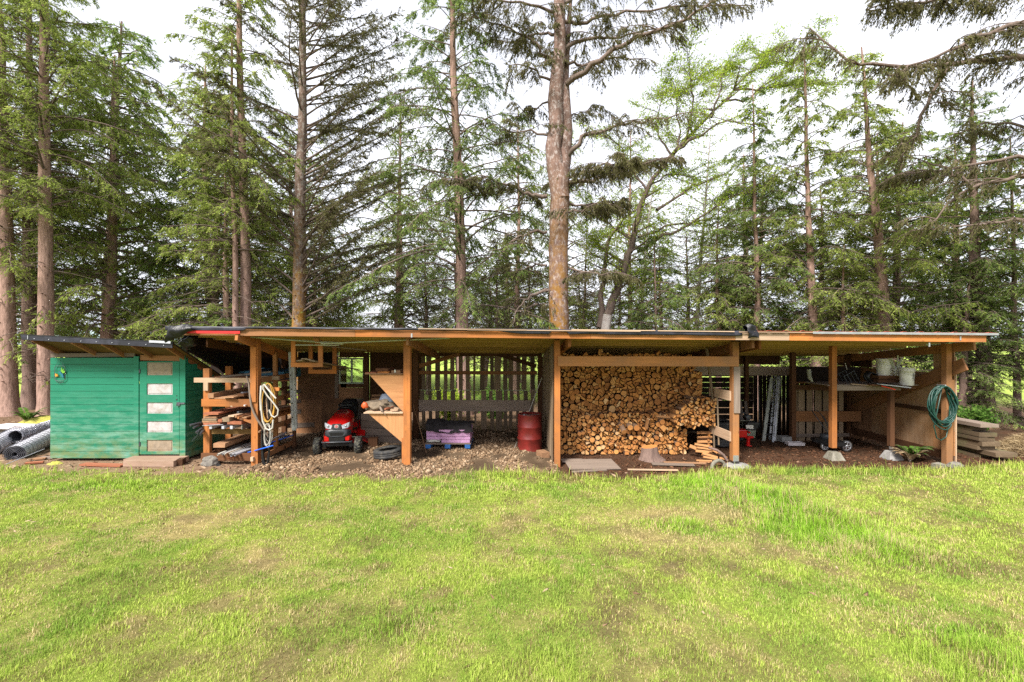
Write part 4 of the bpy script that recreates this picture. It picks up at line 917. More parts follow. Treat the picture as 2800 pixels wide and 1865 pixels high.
# posts
def post(x, y, z0, z1, w, m_, base=None, lab=None):
    o = MB().board((x, y, z0), (x, y, z1), w, w, up=(0, 1, 0), tint=U(.4, .8)).build('post', M[m_], shed, label=lab)
    return o
post(-5.62, 0, -.1, zf(-5.6, 0) - .1, .142, 'new_wood'); post(-2.295, 0, -.1, zf(-2.3, 0) - .1, .145, 'new_wood'); post(.99, 0, -.1, zf(1, 0) - .1, .125, 'new_wood')
post(4.885, 0, .13, zf(4.9, 0) - .1, .14, 'fir_post'); post(9.55, 0, -.02, zf(9.5, 0) - .1, .12, 'fir_post')
post(7.5, .64, .26, zf(7.5, .64) - .1, .115, 'new_wood'); post(7.66, 2.42, -.05, zf(7.6, 2.4) - .1, .12, 'dark_wood')
post(-2.62, 2.4, -.05, zf(-2.6, 2.4) - .1, .14, 'dark_wood'); post(-4.32, 3.5, -.05, zf(-4.3, 3.5) - .1, .14, 'dark_wood'); post(.83, 3.5, -.05, zf(.8, 3.5) - .1, .13, 'dark_wood'); post(-6.75, 3.5, -.05, zf(-6.7, 3.5) - .1, .12, 'dark_wood')
post(9.58, 3.0, -.05, zf(9.5, 3) - .1, .12, 'dark_wood'); post(6.95, 3.5, -.05, zf(7, 3.5) - .1, .1, 'dark_wood'); post(5.0, 3.5, -.05, zf(5, 3.5) - .1, .1, 'dark_wood')
MB().board((-5.5, 1.5, 0), (-5.5, 1.5, zf(-5.5, 1.5) - .1), .07, .07, up=(0, 1, 0)).build('post', M['dark_wood'], shed)
MB().board((-2.2, .02, -.1), (-2.2, .02, .0), .04, .04, up=(0, 1, 0)).build('post_foot', M['new_wood'], shed) if False else None
MB().board((-2.395, .03, -.05), (-2.395, .03, .62), .05, .08, up=(0, 1, 0)).build('packing_board', M['new_wood'], shed)
MB().board((-5.635, -.085, 1.42), (-5.635, -.085, 2.62), .12, .03, up=(0, 1, 0), tint=.8).build('packing_board', M['new_wood'], shed)
# steel shoe and buried pad below the fourth front post
b = MB(); b.box((4.885, -.072, .19), .12, .008, .13); b.box((4.885, .072, .19), .12, .008, .13); b.box((4.885, 0, .128), .13, .15, .008); b.tube([(4.885, 0, .0), (4.885, 0, .13)], .014, 8); b.build('post_shoe', M['metal'], shed)
b = MB(); b.lathe((4.95, -.03, 0), [(0.0, -.06), (.27, -.06), (.25, .03), (.2, .055), (0, .06)], 18); b.build('pier_block', M['concrete'], shed)
def pier(x, y, m_, w0=.17, w1=.09, h=.19):
    b = MB(); z0 = gz(x, y) - .03
    p = [(x + a * w0, y + c * w0, z0) for a, c in ((-1, -1), (1, -1), (1, 1), (-1, 1))]; q = [(x + a * w0 * .95, y + c * w0 * .95, z0 + h * .25) for a, c in ((-1, -1), (1, -1), (1, 1), (-1, 1))]; t = [(x + a * w1, y + c * w1, z0 + h + .03) for a, c in ((-1, -1), (1, -1), (1, 1), (-1, 1))]
    b.poly(p + q + t, [(3, 2, 1, 0), (0, 1, 5, 4), (1, 2, 6, 5), (2, 3, 7, 6), (3, 0, 4, 7), (4, 5, 9, 8), (5, 6, 10, 9), (6, 7, 11, 10), (7, 4, 8, 11), (8, 9, 10, 11)])
    return b.build('pier_block', M[m_], shed, bevel=.01)
pier(7.5, .6, 'concrete_moss'); pier(8.84, .6, 'concrete')
MB().box((8.84, .6, .28), .1, .02, .1).build('post_shoe', M['metal'], shed)
# boards on the front of the firewood bay
MB().board((1.0, -.082, 2.31), (4.93, -.09, 2.305), .038, .215, tint=.75).build('crossbeam', M['pale_wood' if False else 'fir_post'], shed)
MB().board((4.9, -.085, 1.18), (4.9, -.085, 2.19), .13, .03, up=(0, 1, 0), tint=.9).build('packing_board', M['grey_wood'], shed)
for z0, z1 in ((1.545, 1.53), (.65, .64)):
    MB().board((4.80, .0, z0), (4.80, 1.05, z1), .035, .21, tint=.8).build('side_rail', M['fir_post' if False else 'pale_wood'], shed)
MB().board((4.93, .05, 2.05), (4.93, .05, 2.28), .05, .05, up=(0, 1, 0)).build('packing_board', M['new_wood'], shed)
# slatted wall between the middle bay and the firewood
b = MB(); y = .12; 
while y < 3.5:
    w = U(.06, .12); b.board((.9 + U(-.015, .015), y, U(.02, .12)), (.9 + U(-.015, .015), y + U(-.02, .02), zf(.9, y) - .13 - U(0, .12)), .022, w, up=(0, 1, 0)); y += w + U(.005, .045)
b.build('divider_slats', M['slat_wood'], shed)
MB().board((.96, .1, 1.8), (.96, 3.5, 1.7), .04, .09).build('side_rail', M['dark_wood'], shed); MB().board((.96, .1, .5), (.96, 3.5, .5), .04, .09).build('side_rail', M['dark_wood'], shed)
# back wall: slatted middle bay
YB = 3.6
b = MB()
for (x0, x1, m_) in ((175, 210, 0), (240, 275, 0), (315, 355, 0), (385, 420, 0), (450, 490, 0), (525, 560, 0), (590, 630, 0), (665, 685, 0), (730, 780, 0), (815, 850, 0), (865, 925, 0), (940, 975, 0), (1000, 1035, 0), (1060, 1090, 0), (1120, 1165, 0), (1195, 1232, 0)):
    xa, xb = XS(4, x0, YB), XS(4, x1, YB)
    for (z0, z1) in ((1.29, 2.33), (.85, 1.27), (-.02, .92)):
        o = U(-.035, .035); w = (xb - xa) * U(.85, 1.15)
        b.board(((xa + xb) / 2 + o, YB + U(-.008, .008), z0), ((xa + xb) / 2 + o * .6, YB + U(-.008, .008), z1), w, .02, up=(0, 1, 0))
b.build('slat_wall', M['slat_wood'], shed)
for (z, h, m_, x0, x1) in ((1.81, .105, 'beam_wood', -2.85, .75), (.83, .335, 'plank_grey', -2.83, .55), (.03, .14, 'dark_wood', -2.2, .8), (2.36, .12, 'dark_wood', -2.9, .9)):
    MB().board((x0, YB - .035, z), (x1, YB - .04, z - .01), .035, h, tint=.6).build('back_rail', M[m_], shed)
MB().tube([(-2.75, YB - .03, 1.29), (-.9, YB - .03, 1.285)], .012, 6).build('thin_batten', M['pole_green'], shed); MB().tube([(-.35, YB - .03, 1.285), (.4, YB - .03, 1.27)], .012, 6).build('thin_batten', M['pole_green'], shed)
MB().board((-2.85, YB - .06, 1.98), (-1.55, YB - .06, 2.36), .035, .12, up=(0, 0, 1)).build('diagonal_brace', M['beam_wood'], shed)
MB().board((-.4, YB - .06, 2.36), (.72, YB - .06, 2.0), .035, .12, up=(0, 0, 1)).build('diagonal_brace', M['dark_wood'], shed)
# back wall: plywood of the mower bay
def panel(x0, x1, z0, z1, y, m_, name='plywood_panel', vert=True, th=.015, tint=None):
    p = [(x0, y, z0), (x1, y, z0), (x1, y, z1), (x0, y, z1)]
    return MB().prism(p, (0, th, 0), tint=tint, uvf=(lambda q: (q[2], q[0])) if vert else (lambda q: (q[0], q[2]))).build(name, M[m_], shed)
panel(-6.4, -4.95, 1.005, 2.01, YB, 'ply_old', vert=False, tint=.45); panel(-6.5, -5.68, -.02, 1.01, YB, 'ply_old', tint=.95); panel(-5.675, -5.0, -.02, 1.01, YB + .003, 'ply_old', tint=.35)
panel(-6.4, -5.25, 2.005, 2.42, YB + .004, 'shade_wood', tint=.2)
panel(-5.16, -4.4, 1.035, 1.36, YB - .01, 'ply_old', vert=False, tint=.95); panel(-4.99, -4.42, .35, 1.03, YB - .004, 'grey_wood', vert=False, tint=.3); panel(-5.12, -4.4, 1.365, 1.47, YB, 'dark_wood', vert=False)
panel(-4.25, -2.7, 1.1, 2.42, YB, 'dark_wood', vert=False, tint=.1); panel(-4.25, -2.7, .62, 1.095, YB - .003, 'dark_wood', vert=False, tint=.5)
MB().board((-5.22, YB - .05, 1.05), (-5.22, YB - .05, 2.3), .1, .035, up=(0, 1, 0), tint=.9).build('back_stud', M['grey_wood'], shed)
MB().board((-4.42 + .09, YB - .06, 1.0), (-4.42 + .09, YB - .06, 2.35), .13, .03, up=(0, 1, 0), tint=.3).build('back_stud', M['grey_wood'], shed)
panel(-9.0, -6.42, 1.78, 2.5, YB, 'shade_wood', vert=False, tint=.05, name='upper_boards_or_shade_panel'); panel(-5.16, -4.4, 2.26, 2.42, YB, 'dark_wood', vert=False)
for z, h in ((.22, .14), (.62, .12), (.93, .1), (1.22, .1)):
    MB().board((-6.8, YB, z), (-5.9 if z < .5 else -6.3, YB, z + .03), .03, h, tint=.4).build('back_rail', M['grey_wood'], shed)
# window in the back wall
wx0, wx1, wz0, wz1 = -5.155, -4.405, 1.475, 2.245; wy = YB - .02
win = MB()
for (a, c_) in (((wx0, wz0), (wx1, wz0)), ((wx0, wz1), (wx1, wz1))): win.board((a[0], wy, a[1] + (.022 if a[1] == wz0 else -.022)), (c_[0], wy, c_[1] + (.022 if a[1] == wz0 else -.022)), .05, .045)
for x in (wx0 + .022, wx1 - .022): win.board((x, wy, wz0 + .046), (x, wy, wz1 - .046), .045, .05, up=(0, 1, 0))
win.board(((wx0 + wx1) / 2, wy - .003, wz0 + .046), ((wx0 + wx1) / 2, wy - .003, wz1 - .046), .05, .04, up=(0, 1, 0))
M['win_frame'] = plain('window_frame_paint', (.40, .46, .38), .5, var=.1)
wo_ = win.build('window', M['win_frame'], shed)
ORIGIN[wo_.name] = ORIGIN[shed.name]
for x0, x1 in ((wx0 + .045, (wx0 + wx1) / 2 - .025), ((wx0 + wx1) / 2 + .025, wx1 - .045)):
    MB().box(((x0 + x1) / 2, wy, (wz0 + wz1) / 2), x1 - x0, .004, wz1 - wz0 - .09).build('pane', M['glass'], wo_)
# right bay: back and partition
b = MB(); z = .05
while z < 1.7: 
    h = U(.13, .2); b.board((5.0, YB, z + h / 2), (7.2, YB, z + h / 2 + U(-.01, .01)), .02, h, tint=U(0, .3)); z += h + U(.012, .03)
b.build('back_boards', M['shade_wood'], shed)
MB().board((4.9, YB - .03, 1.865), (8.35, YB - .03, 1.855), .03, .27, tint=.7).build('back_rail', M['plank_grey'], shed); MB().board((4.9, YB, 2.22), (8.0, YB, 2.2), .03, .3, tint=.2).build('upper_boards_or_shade_panel', M['dark_wood'], shed)
b = MB(); x = 7.22
while x < 9.6:
    w = U(.09, .14); b.board((x + w / 2, YB, 0), (x + w / 2, YB, 1.73), w, .02, up=(0, 1, 0), tint=U(0, .4)); x += w + U(.012, .035)
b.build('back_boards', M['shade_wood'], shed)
MB().board((7.7, 2.55, 1.84), (9.6, 2.55, 1.82), .03, .42, tint=.05).build('upper_boards_or_shade_panel', M['shade_wood'], shed)  # near-black panel added to stand in for the shaded space above the partition
b = MB()
for x0, x1 in ((806, 822), (830, 888), (905, 957), (980, 1042), (1060, 1115), (1140, 1190), (1205, 1245)):
    xa, xb = XS(6, x0, 2.45), XS(6, x1, 2.45)
    b.board(((xa + xb) / 2, 2.45, -.02), ((xa + xb) / 2 + U(-.01, .01), 2.45, 1.46), xb - xa, .02, up=(0, 1, 0), tint=U(.5, 1))
b.build('partition_slats', M['slat_wood'], shed)
MB().board((7.7, 2.4, .70), (9.5, 2.4, .70), .04, .28, tint=.4).build('partition_rail', M['beam_wood'], shed); MB().board((7.6, 2.4, 1.50), (9.4, 2.1, 1.46), .05, .13, tint=.3).build('partition_rail', M['dark_wood'], shed)
MB().board((7.68, 2.42, .17), (9.2, 2.42, .19), .02, .09, tint=.4).build('partition_rail', M['grey_wood'], shed); MB().board((7.6, 2.38, 1.62), (9.3, 2.38, 1.62), .02, .05).build('partition_rail', M['dark_wood'], shed)
panel(1.05, 4.95, 0, 2.54, YB, 'dark_wood', name='back_boards', tint=.1)
# right end wall of plywood, its bottom board, the wide diagonal brace, a rail
XW = 9.72
def side(y0, y1, z0, z1, m_, tint, vert=True): 
    p = [(XW, y0, z0), (XW, y1, z0), (XW, y1, z1), (XW, y0, z1)]
    MB().prism(p, (.015, 0, 0), tint=tint, uvf=(lambda q: (q[2], q[1])) if vert else (lambda q: (q[1], q[2]))).build('side_plywood', M[m_], shed)
side(.0, .5, .22, .75, 'ply', .4, False); side(.0, .5, .755, 2.62, 'ply_side', .7); side(.502, 1.72, .22, 2.02, 'ply_side', .95); side(1.722, 2.3, .22, 2.02, 'ply_side', .45); side(2.302, 3.6, .22, 2.02, 'ply_old', .6)
side(2.3, 3.6, 2.03, 2.4, 'dark_wood', .1); side(2.6, 3.0, -.02, .2, 'ply_old', .8)
MB().board((XW - .02, .03, .2), (XW - .02, 3.6, .2), .035, .18, tint=.6).build('bottom_board', M['dark_wood'], shed)
MB().board((XW - .03, .1, 1.16), (XW - .03, 1.6, 1.14), .03, .09).build('side_rail', M['dark_wood'], shed)
MB().board((XW - .06, -.3, 2.26), (XW - .06, 3.1, .72), .04, .27, tint=.5).build('diagonal_brace', M['beam_wood'], shed)
MB().board((XW + .03, .0, .1), (XW + .03, .0, 2.4), .02, .03, up=(0, 1, 0), tint=1).build('edge_batten', M['pale_wood'], shed)
MB().board((9.62, -.01, -.02), (9.66, -.01, 1.9), .05, .05, up=(0, 1, 0)).build('packing_board', M['fir_post'], shed)
# shelf in the right bay
MB().board((7.55, .68, 1.64), (9.0, .55, 1.66), .04, .1, tint=.9).build('shelf_edge', M['grey_wood'], shed)
b = MB(); 
for i in range(5): b.board((7.4, .74 + .17 * i, 1.712), (9.5 if i < 3 else 9.3, .7 + .17 * i, 1.722), .16, .025)
b.build('shelf_boards', M['grey_wood'], shed)
MB().board((8.84, .62, .3), (8.84, .62, 1.6), .1, .1, up=(0, 1, 0)).build('shelf_post', M['dark_wood'], shed)
MB().board((7.55, 1.55, 1.64), (9.6, 1.45, 1.66), .04, .1).build('shelf_edge', M['dark_wood'], shed)
# plywood gusset shelves beside the second post
Yq = .02
def P2(zx, zy, Y=Yq): return at(3, zx, zy, Y)
gs = MB().prism([P2(782, 560), P2(1106, 560), P2(1106, 916)], (0, .016, 0), tint=.8, uvf=lambda q: (q[0], q[2])).build('shelf_gusset', M['ply'], shed)
MB().prism([P2(775, 925), P2(1110, 922), P2(1112, 1212)], (0, .016, 0), tint=1, uvf=lambda q: (q[2], q[0])).build('shelf_gusset', M['ply'], shed)
b = MB(); zz = P2(780, 552).z; b.board((P2(745, 0).x, .3, zz), (P2(1100, 0).x, .3, zz), .62, .02, tint=.3); b.build('upper_shelf', M['board_mix'], shed)
b = MB(); zz = P2(780, 915).z; b.board((P2(736, 0).x, .32, zz), (P2(1100, 0).x, .32, zz), .7, .022, tint=1); b.build('lower_shelf', M['pale_wood'], shed)
MB().board((-3.35, .62, 0), (-3.35, .62, zf(-3.3, .6) - .1), .06, .04, up=(0, 1, 0)).build('shelf_post', M['dark_wood'], shed) if False else None
# joist hangers
for p in ((3, 1178, 195), (7, 1112, 222), (7, 822, 282)):
    q = at(p[0], p[1], p[2], -.735); MB().box(q, .03, .006, .08).build('metal_strap', M['metal'], shed)
# two hanging wooden racks under the roof
def hang(x0, x1, z0, ztop, y, tt, lab):
    r_ = thing('hanging_rack', lab, 'hanging rack', ((x0 + x1) / 2, y, z0), 'wooden U-shaped racks hanging under the roof')
    MB().board((x0, y, z0 + .05), (x1, y, z0 + .05), .04, .095, tint=tt).build('crosspiece', M['new_wood'], r_)
    for x in (x0 + .05, x1 - .05): MB().board((x, y + .004, z0 + .1), (x, y + .004, ztop), .095, .036, up=(0, 1, 0), tint=tt).build('hanger', M['new_wood'], r_)
    return r_
q0 = at(3, 55, 490, -.05); q1 = at(3, 350, 490, -.05); hang(q0.x, q1.x, q0.z, zf(-4.8, 0) - .14, -.05, .95, 'nearer U-shaped hanging rack of new wood holding grey boards')
q0 = at(3, 218, 552, 1.1); q1 = at(3, 478, 552, 1.1); hang(q0.x, q1.x, q0.z, zf(-4.4, 1.1) - .1, 1.1, .8, 'farther and lower U-shaped hanging rack of new wood')
MB().board((at(3, 285, 205, -.5).x, -.5, at(3, 285, 215, -.5).z), (at(3, 318, 300, .1).x, .1, at(3, 318, 300, .1).z), .14 * .7, .05).build('short_outrigger', M['beam_wood'], shed)

# black tarp hanging in a bunch at the left end and a lump of it on the roof
def crumple(name, label, fn, nu, nv, amp, sc, mat, cat, th=.006):
    def g(u, v):
        p = Vector(fn(u, v)); k = p * sc
        return p + Vector((mnoise.noise(k), mnoise.noise(k + Vector((7, 3, 1))), mnoise.noise(k + Vector((2, 9, 5))))) * amp
    return sheet(g, nu, nv, name, M[mat], None, th, label=label, cat=cat)
def tp(u, v):
    a = at(2, lerp(46, 285, u), lerp(110, 120, u), -.8); d = at(2, lerp(60, 285, u) + 30 * v, 110, -.8)
    bot = lerp(265, 178, min(1, u * 1.4)) if u < .75 else lerp(178, 150, (u - .75) * 4)
    z = lerp(at(2, 0, 100, -.8).z, at(2, 0, bot, -.8).z, v); return (a.x + .05 * math.sin(v * 5) * (1 - u), -.84 - .06 * math.sin(v * 3.1), z)
crumple('black_tarp', 'black tarp sheet closing the dark left end of the long shed above the lumber rack', lambda u, v: (-7.03 - .08 * u, -.25 + 3.8 * u, lerp(zf(-7, -.25 + 3.8 * u) - .02, max(1.75, 2.58 - 1.6 * u), v)), 30, 10, .05, 3.0, 'tarp', 'tarp')
crumple('black_tarp', 'black plastic tarp hanging over the left end of the long roof', tp, 30, 16, .05, 5.0, 'tarp', 'tarp')
def tp2(u, v):
    a = u * 6.283; y_ = lerp(.0, 1, v); c = at(2, lerp(215, 150, v), lerp(200, 335, v), -.55); r_ = (.14 - .06 * v) * (.25 + math.sin(math.pi * min(1, v * .9 + .1)))
    return (c.x + r_ * 1.2 * math.cos(a), -.5 + .15 * v + r_ * .6 * math.sin(a), c.z + r_ * .35 * math.cos(a))
crumple('black_tarp', 'crumpled wad of black tarp hanging down between the long roof and the green shed roof', tp2, 34, 22, .09, 9.0, 'tarp', 'tarp')
def tp3(u, v):
    a = u * 3.14; c = at(6, lerp(345, 445, v), 155, -.76); h = .16 * math.sin(math.pi * min(1, .25 + .75 * v))
    return (c.x, -.72 + .1 * math.cos(a), c.z - .16 + (h + .14) * math.sin(a) + .02)
crumple('black_tarp', 'bunched lump of black tarp standing up on the roof edge above the firewood post', tp3, 20, 16, .05, 9.0, 'tarp', 'tarp')

# ------------------------------------------------------------------ the green shed
gs_ = thing('green_shed', 'small green plank shed with a white panelled door and a black edged lean-to roof', 'shed', (-9.0, 1.1, 0))
GY0, GX0, GX1 = .4, -10.55, -7.45
b = MB(); z = .07; 
for i in range(15):
    h = (2.37 - .07) / 15
    b.board((GX0, GY0 + .012 - .003 * (i % 2), z + h / 2), (-8.632, GY0 + .012 - .003 * (i % 2), z + h / 2), .022, h - .007); z += h
b.build('front_planks', M['green'], gs_)
MB().box(((GX0 - 8.63) / 2, GY0 + .04, 1.2), 1.9, .02, 2.24).build('front_backing', M['dark_wood'], gs_)
b = MB(); z = .07; sl = .5
while z < 2.4:
    h = .153; y1 = min(1.9, GY0 + (2.40 - (z + h)) / sl)
    if y1 < GY0 + .05: break
    b.board((GX1 - .012, GY0 + .03, z + h / 2), (GX1 - .012, y1, z + h / 2), .022, h - .006); z += h
b.build('side_planks', M['green'], gs_)
MB().prism([(GX1 - .03, GY0 + .05, .07), (GX1 - .03, 1.9, .07), (GX1 - .03, 1.9, 1.62), (GX1 - .03, GY0 + .05, 2.38)], (-.01, 0, 0)).build('side_backing', M['green'], gs_)
MB().prism([(GX0, GY0 + .05, .07), (GX0, 1.9, .07), (GX0, 1.9, 1.62), (GX0, GY0 + .05, 2.38)], (.02, 0, 0)).build('side_backing', M['green'], gs_)
MB().box(((GX0 + GX1) / 2, 1.9, .85), 3.05, .02, 1.55).build('back_planks', M['green'], gs_)
MB().board((-8.572, GY0 - .012, .05), (-8.572, GY0 - .012, 2.40), .115, .022, up=(0, 1, 0)).build('trim_board', M['green'], gs_)
MB().board((-7.515, GY0 - .012, .03), (-7.515, GY0 - .012, 2.42), .13, .022, up=(0, 1, 0)).build('trim_board', M['green'], gs_)
MB().board((GX0, GY0 + .02, 2.42), (-8.63, GY0 + .02, 2.44), .03, .09, tint=.3).build('top_board', M['grey_wood'], gs_)
MB().board((-8.5, GY0 + .02, 2.37), (-7.59, GY0 + .02, 2.35), .03, .12, tint=.8).build('door_header', M['beam_wood'], gs_)
# door: stiles and rails as one leaf, five lighter panels
dx0, dx1, dz0, dz1 = -8.495, -7.592, .165, 2.285; px0, px1 = -8.335, -7.745
rows = [(ZS(1, b_, .4), ZS(1, a_, .4)) for a_, b_ in ((1150, 1262), (967, 1077), (785, 893), (600, 710), (395, 520))]
b = MB(); y = GY0 + .0
for x0, x1 in ((dx0, px0), (px1, dx1)): b.board(((x0 + x1) / 2, y, dz0), ((x0 + x1) / 2, y, dz1), x1 - x0, .036, up=(0, 1, 0))
lv = [dz0] + [v for r_ in rows for v in r_] + [dz1]
for i in range(0, len(lv), 2): b.board((px0, y + .001, (lv[i] + lv[i + 1]) / 2), (px1, y + .001, (lv[i] + lv[i + 1]) / 2), .036, lv[i + 1] - lv[i])
door = b.build('door', M['green'], gs_)
for i, (a, c_) in enumerate(rows):
    MB().box(((px0 + px1) / 2, y + .008, (a + c_) / 2), px1 - px0, .012, c_ - a).box(((px0 + px1) / 2, y - .001, (a + c_) / 2), px1 - px0 - .08, .01, c_ - a - .07).build('door_panel', M['panel_dirty' if i in (0, 4) else 'panel_white'], door, label='weathered tan door panel' if i in (0, 4) else 'white painted door panel')
b = MB(); q = at(1, 1740, 800, GY0 - .03); b.box(q, .07, .03, .075); b.board((q.x, GY0 - .04, q.z + .01), (q.x + .14, GY0 - .035, q.z + .015), .012, .035); b.tube([(q.x - .03, GY0 - .05, q.z - .01), (q.x - .03, GY0 - .055, q.z - .05)], .008, 6); b.build('latch', M['wire'], door)
for zy in (720, 758): q = at(1, 1722, zy, GY0 - .02); MB().lathe(q, [(0, -.004), (.016 if zy > 730 else .011, -.004), (.018 if zy > 730 else .012, .002), (0, .003)], 12, 'Y').build('keyhole', M['black'], door)
for zy in (480, 1190): q = at(1, 1362, zy, GY0 - .025); MB().box(q, .03, .008, .09).tube([q - Vector((0, .006, .045)), q + Vector((0, -.006, .045))], .008, 6).build('hinge', M['wire'], door)
MB().box((-8.04, GY0 + .05, .075), .9, .05, .14, tint=.4).build('door_sill', M['step_wood'], gs_)
# its roof
def gr(x, y): return 2.85 - (x + 10.62) * .052 - .5 * (y + .15)
b = MB(); b.prism([(-10.60, -.14, gr(-10.60, -.14)), (-7.35, -.14, gr(-7.35, -.14)), (-7.35, 2.1, gr(-7.35, 2.1)), (-10.60, 2.1, gr(-10.60, 2.1))], (0, 0, .02), uvf=lambda q: (q[0], q[1])); b.build('roof_boards', M['deck_wood'], gs_)
b = MB(); b.prism([(-10.62, -.18, gr(-10.62, -.18) + .026), (-7.33, -.18, gr(-7.33, -.18) + .026), (-7.33, 2.12, gr(-7.33, 2.12) + .026), (-10.62, 2.12, gr(-10.62, 2.12) + .026)], (0, 0, .01)); b.build('roof_felt', M['felt'], gs_)
b = MB(); p = [(-10.62, -.17, gr(-10.62, -.17) + .03), (-7.34, -.17, gr(-7.34, -.17) + .03), (-7.34, -.17, gr(-7.34, -.17) - .09), (-10.585, -.17, gr(-10.585, -.17) - .08)]; b.prism(p, (0, .02, 0)); fas = b.build('roof_fascia', M['felt_edge'], gs_)
b = MB()
for zx in (328, 470, 620, 783, 933, 1087, 1252, 1418, 1590): 
    x = at(1, zx, 0, -.19).x; b.lathe((x, -.178, gr(x, -.17) - .045), [(0, -.006), (.009, -.003), (.011, .002)], 8, 'Y')
b.build('fascia_nail', M['metal_white'], fas)
MB().board((-7.82, -.19, gr(-7.82, -.19) + .018), (-7.36, -.19, gr(-7.36, -.19) + .018), .01, .05).build('white_flashing', M['metal_white'], gs_)
MB().board((-10.45, -.177, gr(-10.45, -.17) - .06), (-10.45, -.177, gr(-10.45, -.17) + .02), .012, .012, up=(0, 1, 0)).build('white_flashing', M['metal_white'], gs_)
for x in (-10.4, -9.55, -8.9, -8.25, -7.5): MB().board((x + .02, -.13, gr(x, -.13) - .05), (x, 1.95, gr(x, 1.95) - .05), .04, .09).build('roof_rafter', M['beam_wood'], gs_)
# steps
MB().box((-7.98, .22, .075), 1.24, .3, .12, tint=.9).box((-7.93, .0, .07), 1.1, .16, .12, tint=1).build('wooden_step', M['step_wood'], label='low block step of two weathered beams in front of the green shed door', cat='step')
MB().box((-7.36, .12, .07), .12, .2, .13, R=rotz(.3)).build('wood_block', M['dark_wood'], label='short cut block at the right end of the door step', cat='wood block')
MB().board((-9.45, .02, .04), (-8.5, -.05, .03), .16, .035, tint=.6).build('plank', M['red_board'], label='reddish plank lying on the ground under the green shed wall', cat='plank')
# garden ornament on the green wall: a wire frame with a bird and a flower
orn = thing('wall_ornament', 'green hummingbird wire ornament hanging on the green shed wall', 'ornament', tuple(at(1, 585, 590, GY0 - .02)))
def PO(x, y): return at(1, x, y, GY0 - .03)
b = MB(); b.tube([PO(535, 440), PO(533, 560), PO(548, 575), PO(620, 575), PO(637, 560), PO(634, 440), PO(618, 430), PO(550, 430), PO(535, 440)], .006, 6); b.tube([PO(537, 435), PO(580, 368), PO(632, 435)], .003, 5)
for (x, y) in ((560, 585), (585, 592), (608, 584)): b.tube([PO(x + 9 * math.cos(a), y + 9 * math.sin(a)) for a in np.linspace(0, 6.3, 9)], .003, 5)
b.build('wire_frame', M['wire'], orn)
def leafsh(pts, mat, name): MB().prism([PO(*p) for p in pts], (0, .012, 0)).build(name, M[mat], orn)
leafsh([(568, 487), (590, 480), (610, 500), (620, 540), (608, 545), (590, 512)], 'hum_blue', 'body'); leafsh([(590, 485), (600, 440), (606, 470), (622, 455), (618, 480), (636, 475), (630, 495), (605, 505)], 'hum_green', 'wing')
leafsh([(532, 512), (545, 502), (548, 512), (562, 510), (558, 522), (566, 530), (550, 530), (545, 540), (540, 528), (530, 525)], 'flower', 'flower')
# ------------------------------------------------------------------ lumber rack and what lies on it
def S(x, y, Y): return at(21, x, y, Y)
def loft(b, rings, mi=0, tint=None, cap=True, smooth=True):
    n = len(rings[0]); V = [p for r_ in rings for p in r_]; Fc = []
    for i in range(len(rings) - 1):
        for k in range(n): Fc.append((i * n + k, i * n + (k + 1) % n, (i + 1) * n + (k + 1) % n, (i + 1) * n + k))
    b.poly(V, Fc, None, tint, mi, smooth)
    if cap: b.poly(rings[0], [tuple(range(n))[::-1]], None, tint, mi); b.poly(rings[-1], [tuple(range(n))], None, tint, mi)
    return b
def rr(cx, y, cz, w, h, n=16, e=3.0):
    o = []
    for k in range(n):
        a = 2 * math.pi * (k + .5) / n; c, s_ = math.cos(a), math.sin(a)
        o.append((cx + w * math.copysign(abs(c) ** (2 / e), c), y, cz + h * math.copysign(abs(s_) ** (2 / e), s_)))
    return o
def coil(pts_center, rx_, rz_, loops, jit, r, name, mat, label, cat, seed, y0, dy=.05, seg=26, sag=0.0, n=7, parent=None, tail=None):
    q = random.Random(seed); P = []; c = Vector(pts_center)
    tot = loops * seg; px = pz = 0; kx = kz = 1; ox = oz = 0
    for i in range(tot + 1):
        a = 2 * math.pi * i / seg + 1.57
        if i % seg == 0: kx2, kz2, ox2, oz2 = 1 + q.uniform(-jit, jit), 1 + q.uniform(-jit, jit), q.uniform(-jit, jit) * rx_ * .6, q.uniform(-jit, jit) * rz_ * .3; kx0, kz0, ox0, oz0 = (kx, kz, ox, oz); 
        f = (i % seg) / seg; f = f * f * (3 - 2 * f); kx = lerp(kx0, kx2, f); kz = lerp(kz0, kz2, f); ox = lerp(ox0, ox2, f); oz = lerp(oz0, oz2, f)
        zz = math.sin(a); top = c.z + rz_
        P.append(Vector((c.x + ox + rx_ * kx * math.cos(a) * (1 - .25 * max(0, zz)), y0 + dy * math.sin(i * .37 + q.uniform(-.3, .3)), top - rz_ * kz * (1 - zz) * 1.0)))
    if tail: P += [Vector(t) for t in tail]
    b = MB().tube(P, r, n)
    return b.build(name, M[mat], parent, label=label, cat=cat) if parent is None else b.build(name, M[mat], parent)
rack = thing('lumber_rack', 'wooden rack loaded with boards and pipes right of the green shed', 'rack', (-6.3, .8, 0))
def PW(name, p0, p1, w, h, m_, up=(0, 0, 1), tint=None, parent=rack): return MB().board(p0, p1, w, h, up=up, tint=tint).build(name, M[m_], parent)
PW('upright', (S(152, 0, .2).x, .2, .2), (S(148, 40, .2).x, .2, S(0, 40, .2).z), .135, .09, 'new_wood', (0, 1, 0), .5)
PW('upright', (S(467, 0, 1.1).x, 1.1, .0), (S(467, 0, 1.1).x, 1.1, S(0, 5, 1.1).z), .13, .09, 'new_wood', (0, 1, 0), .6)
PW('upright', (S(1160, 0, .85).x, .85, .1), (S(1150, 0, .85).x, .85, 2.5), .09, .07, 'fir_post', (0, 1, 0), .2)
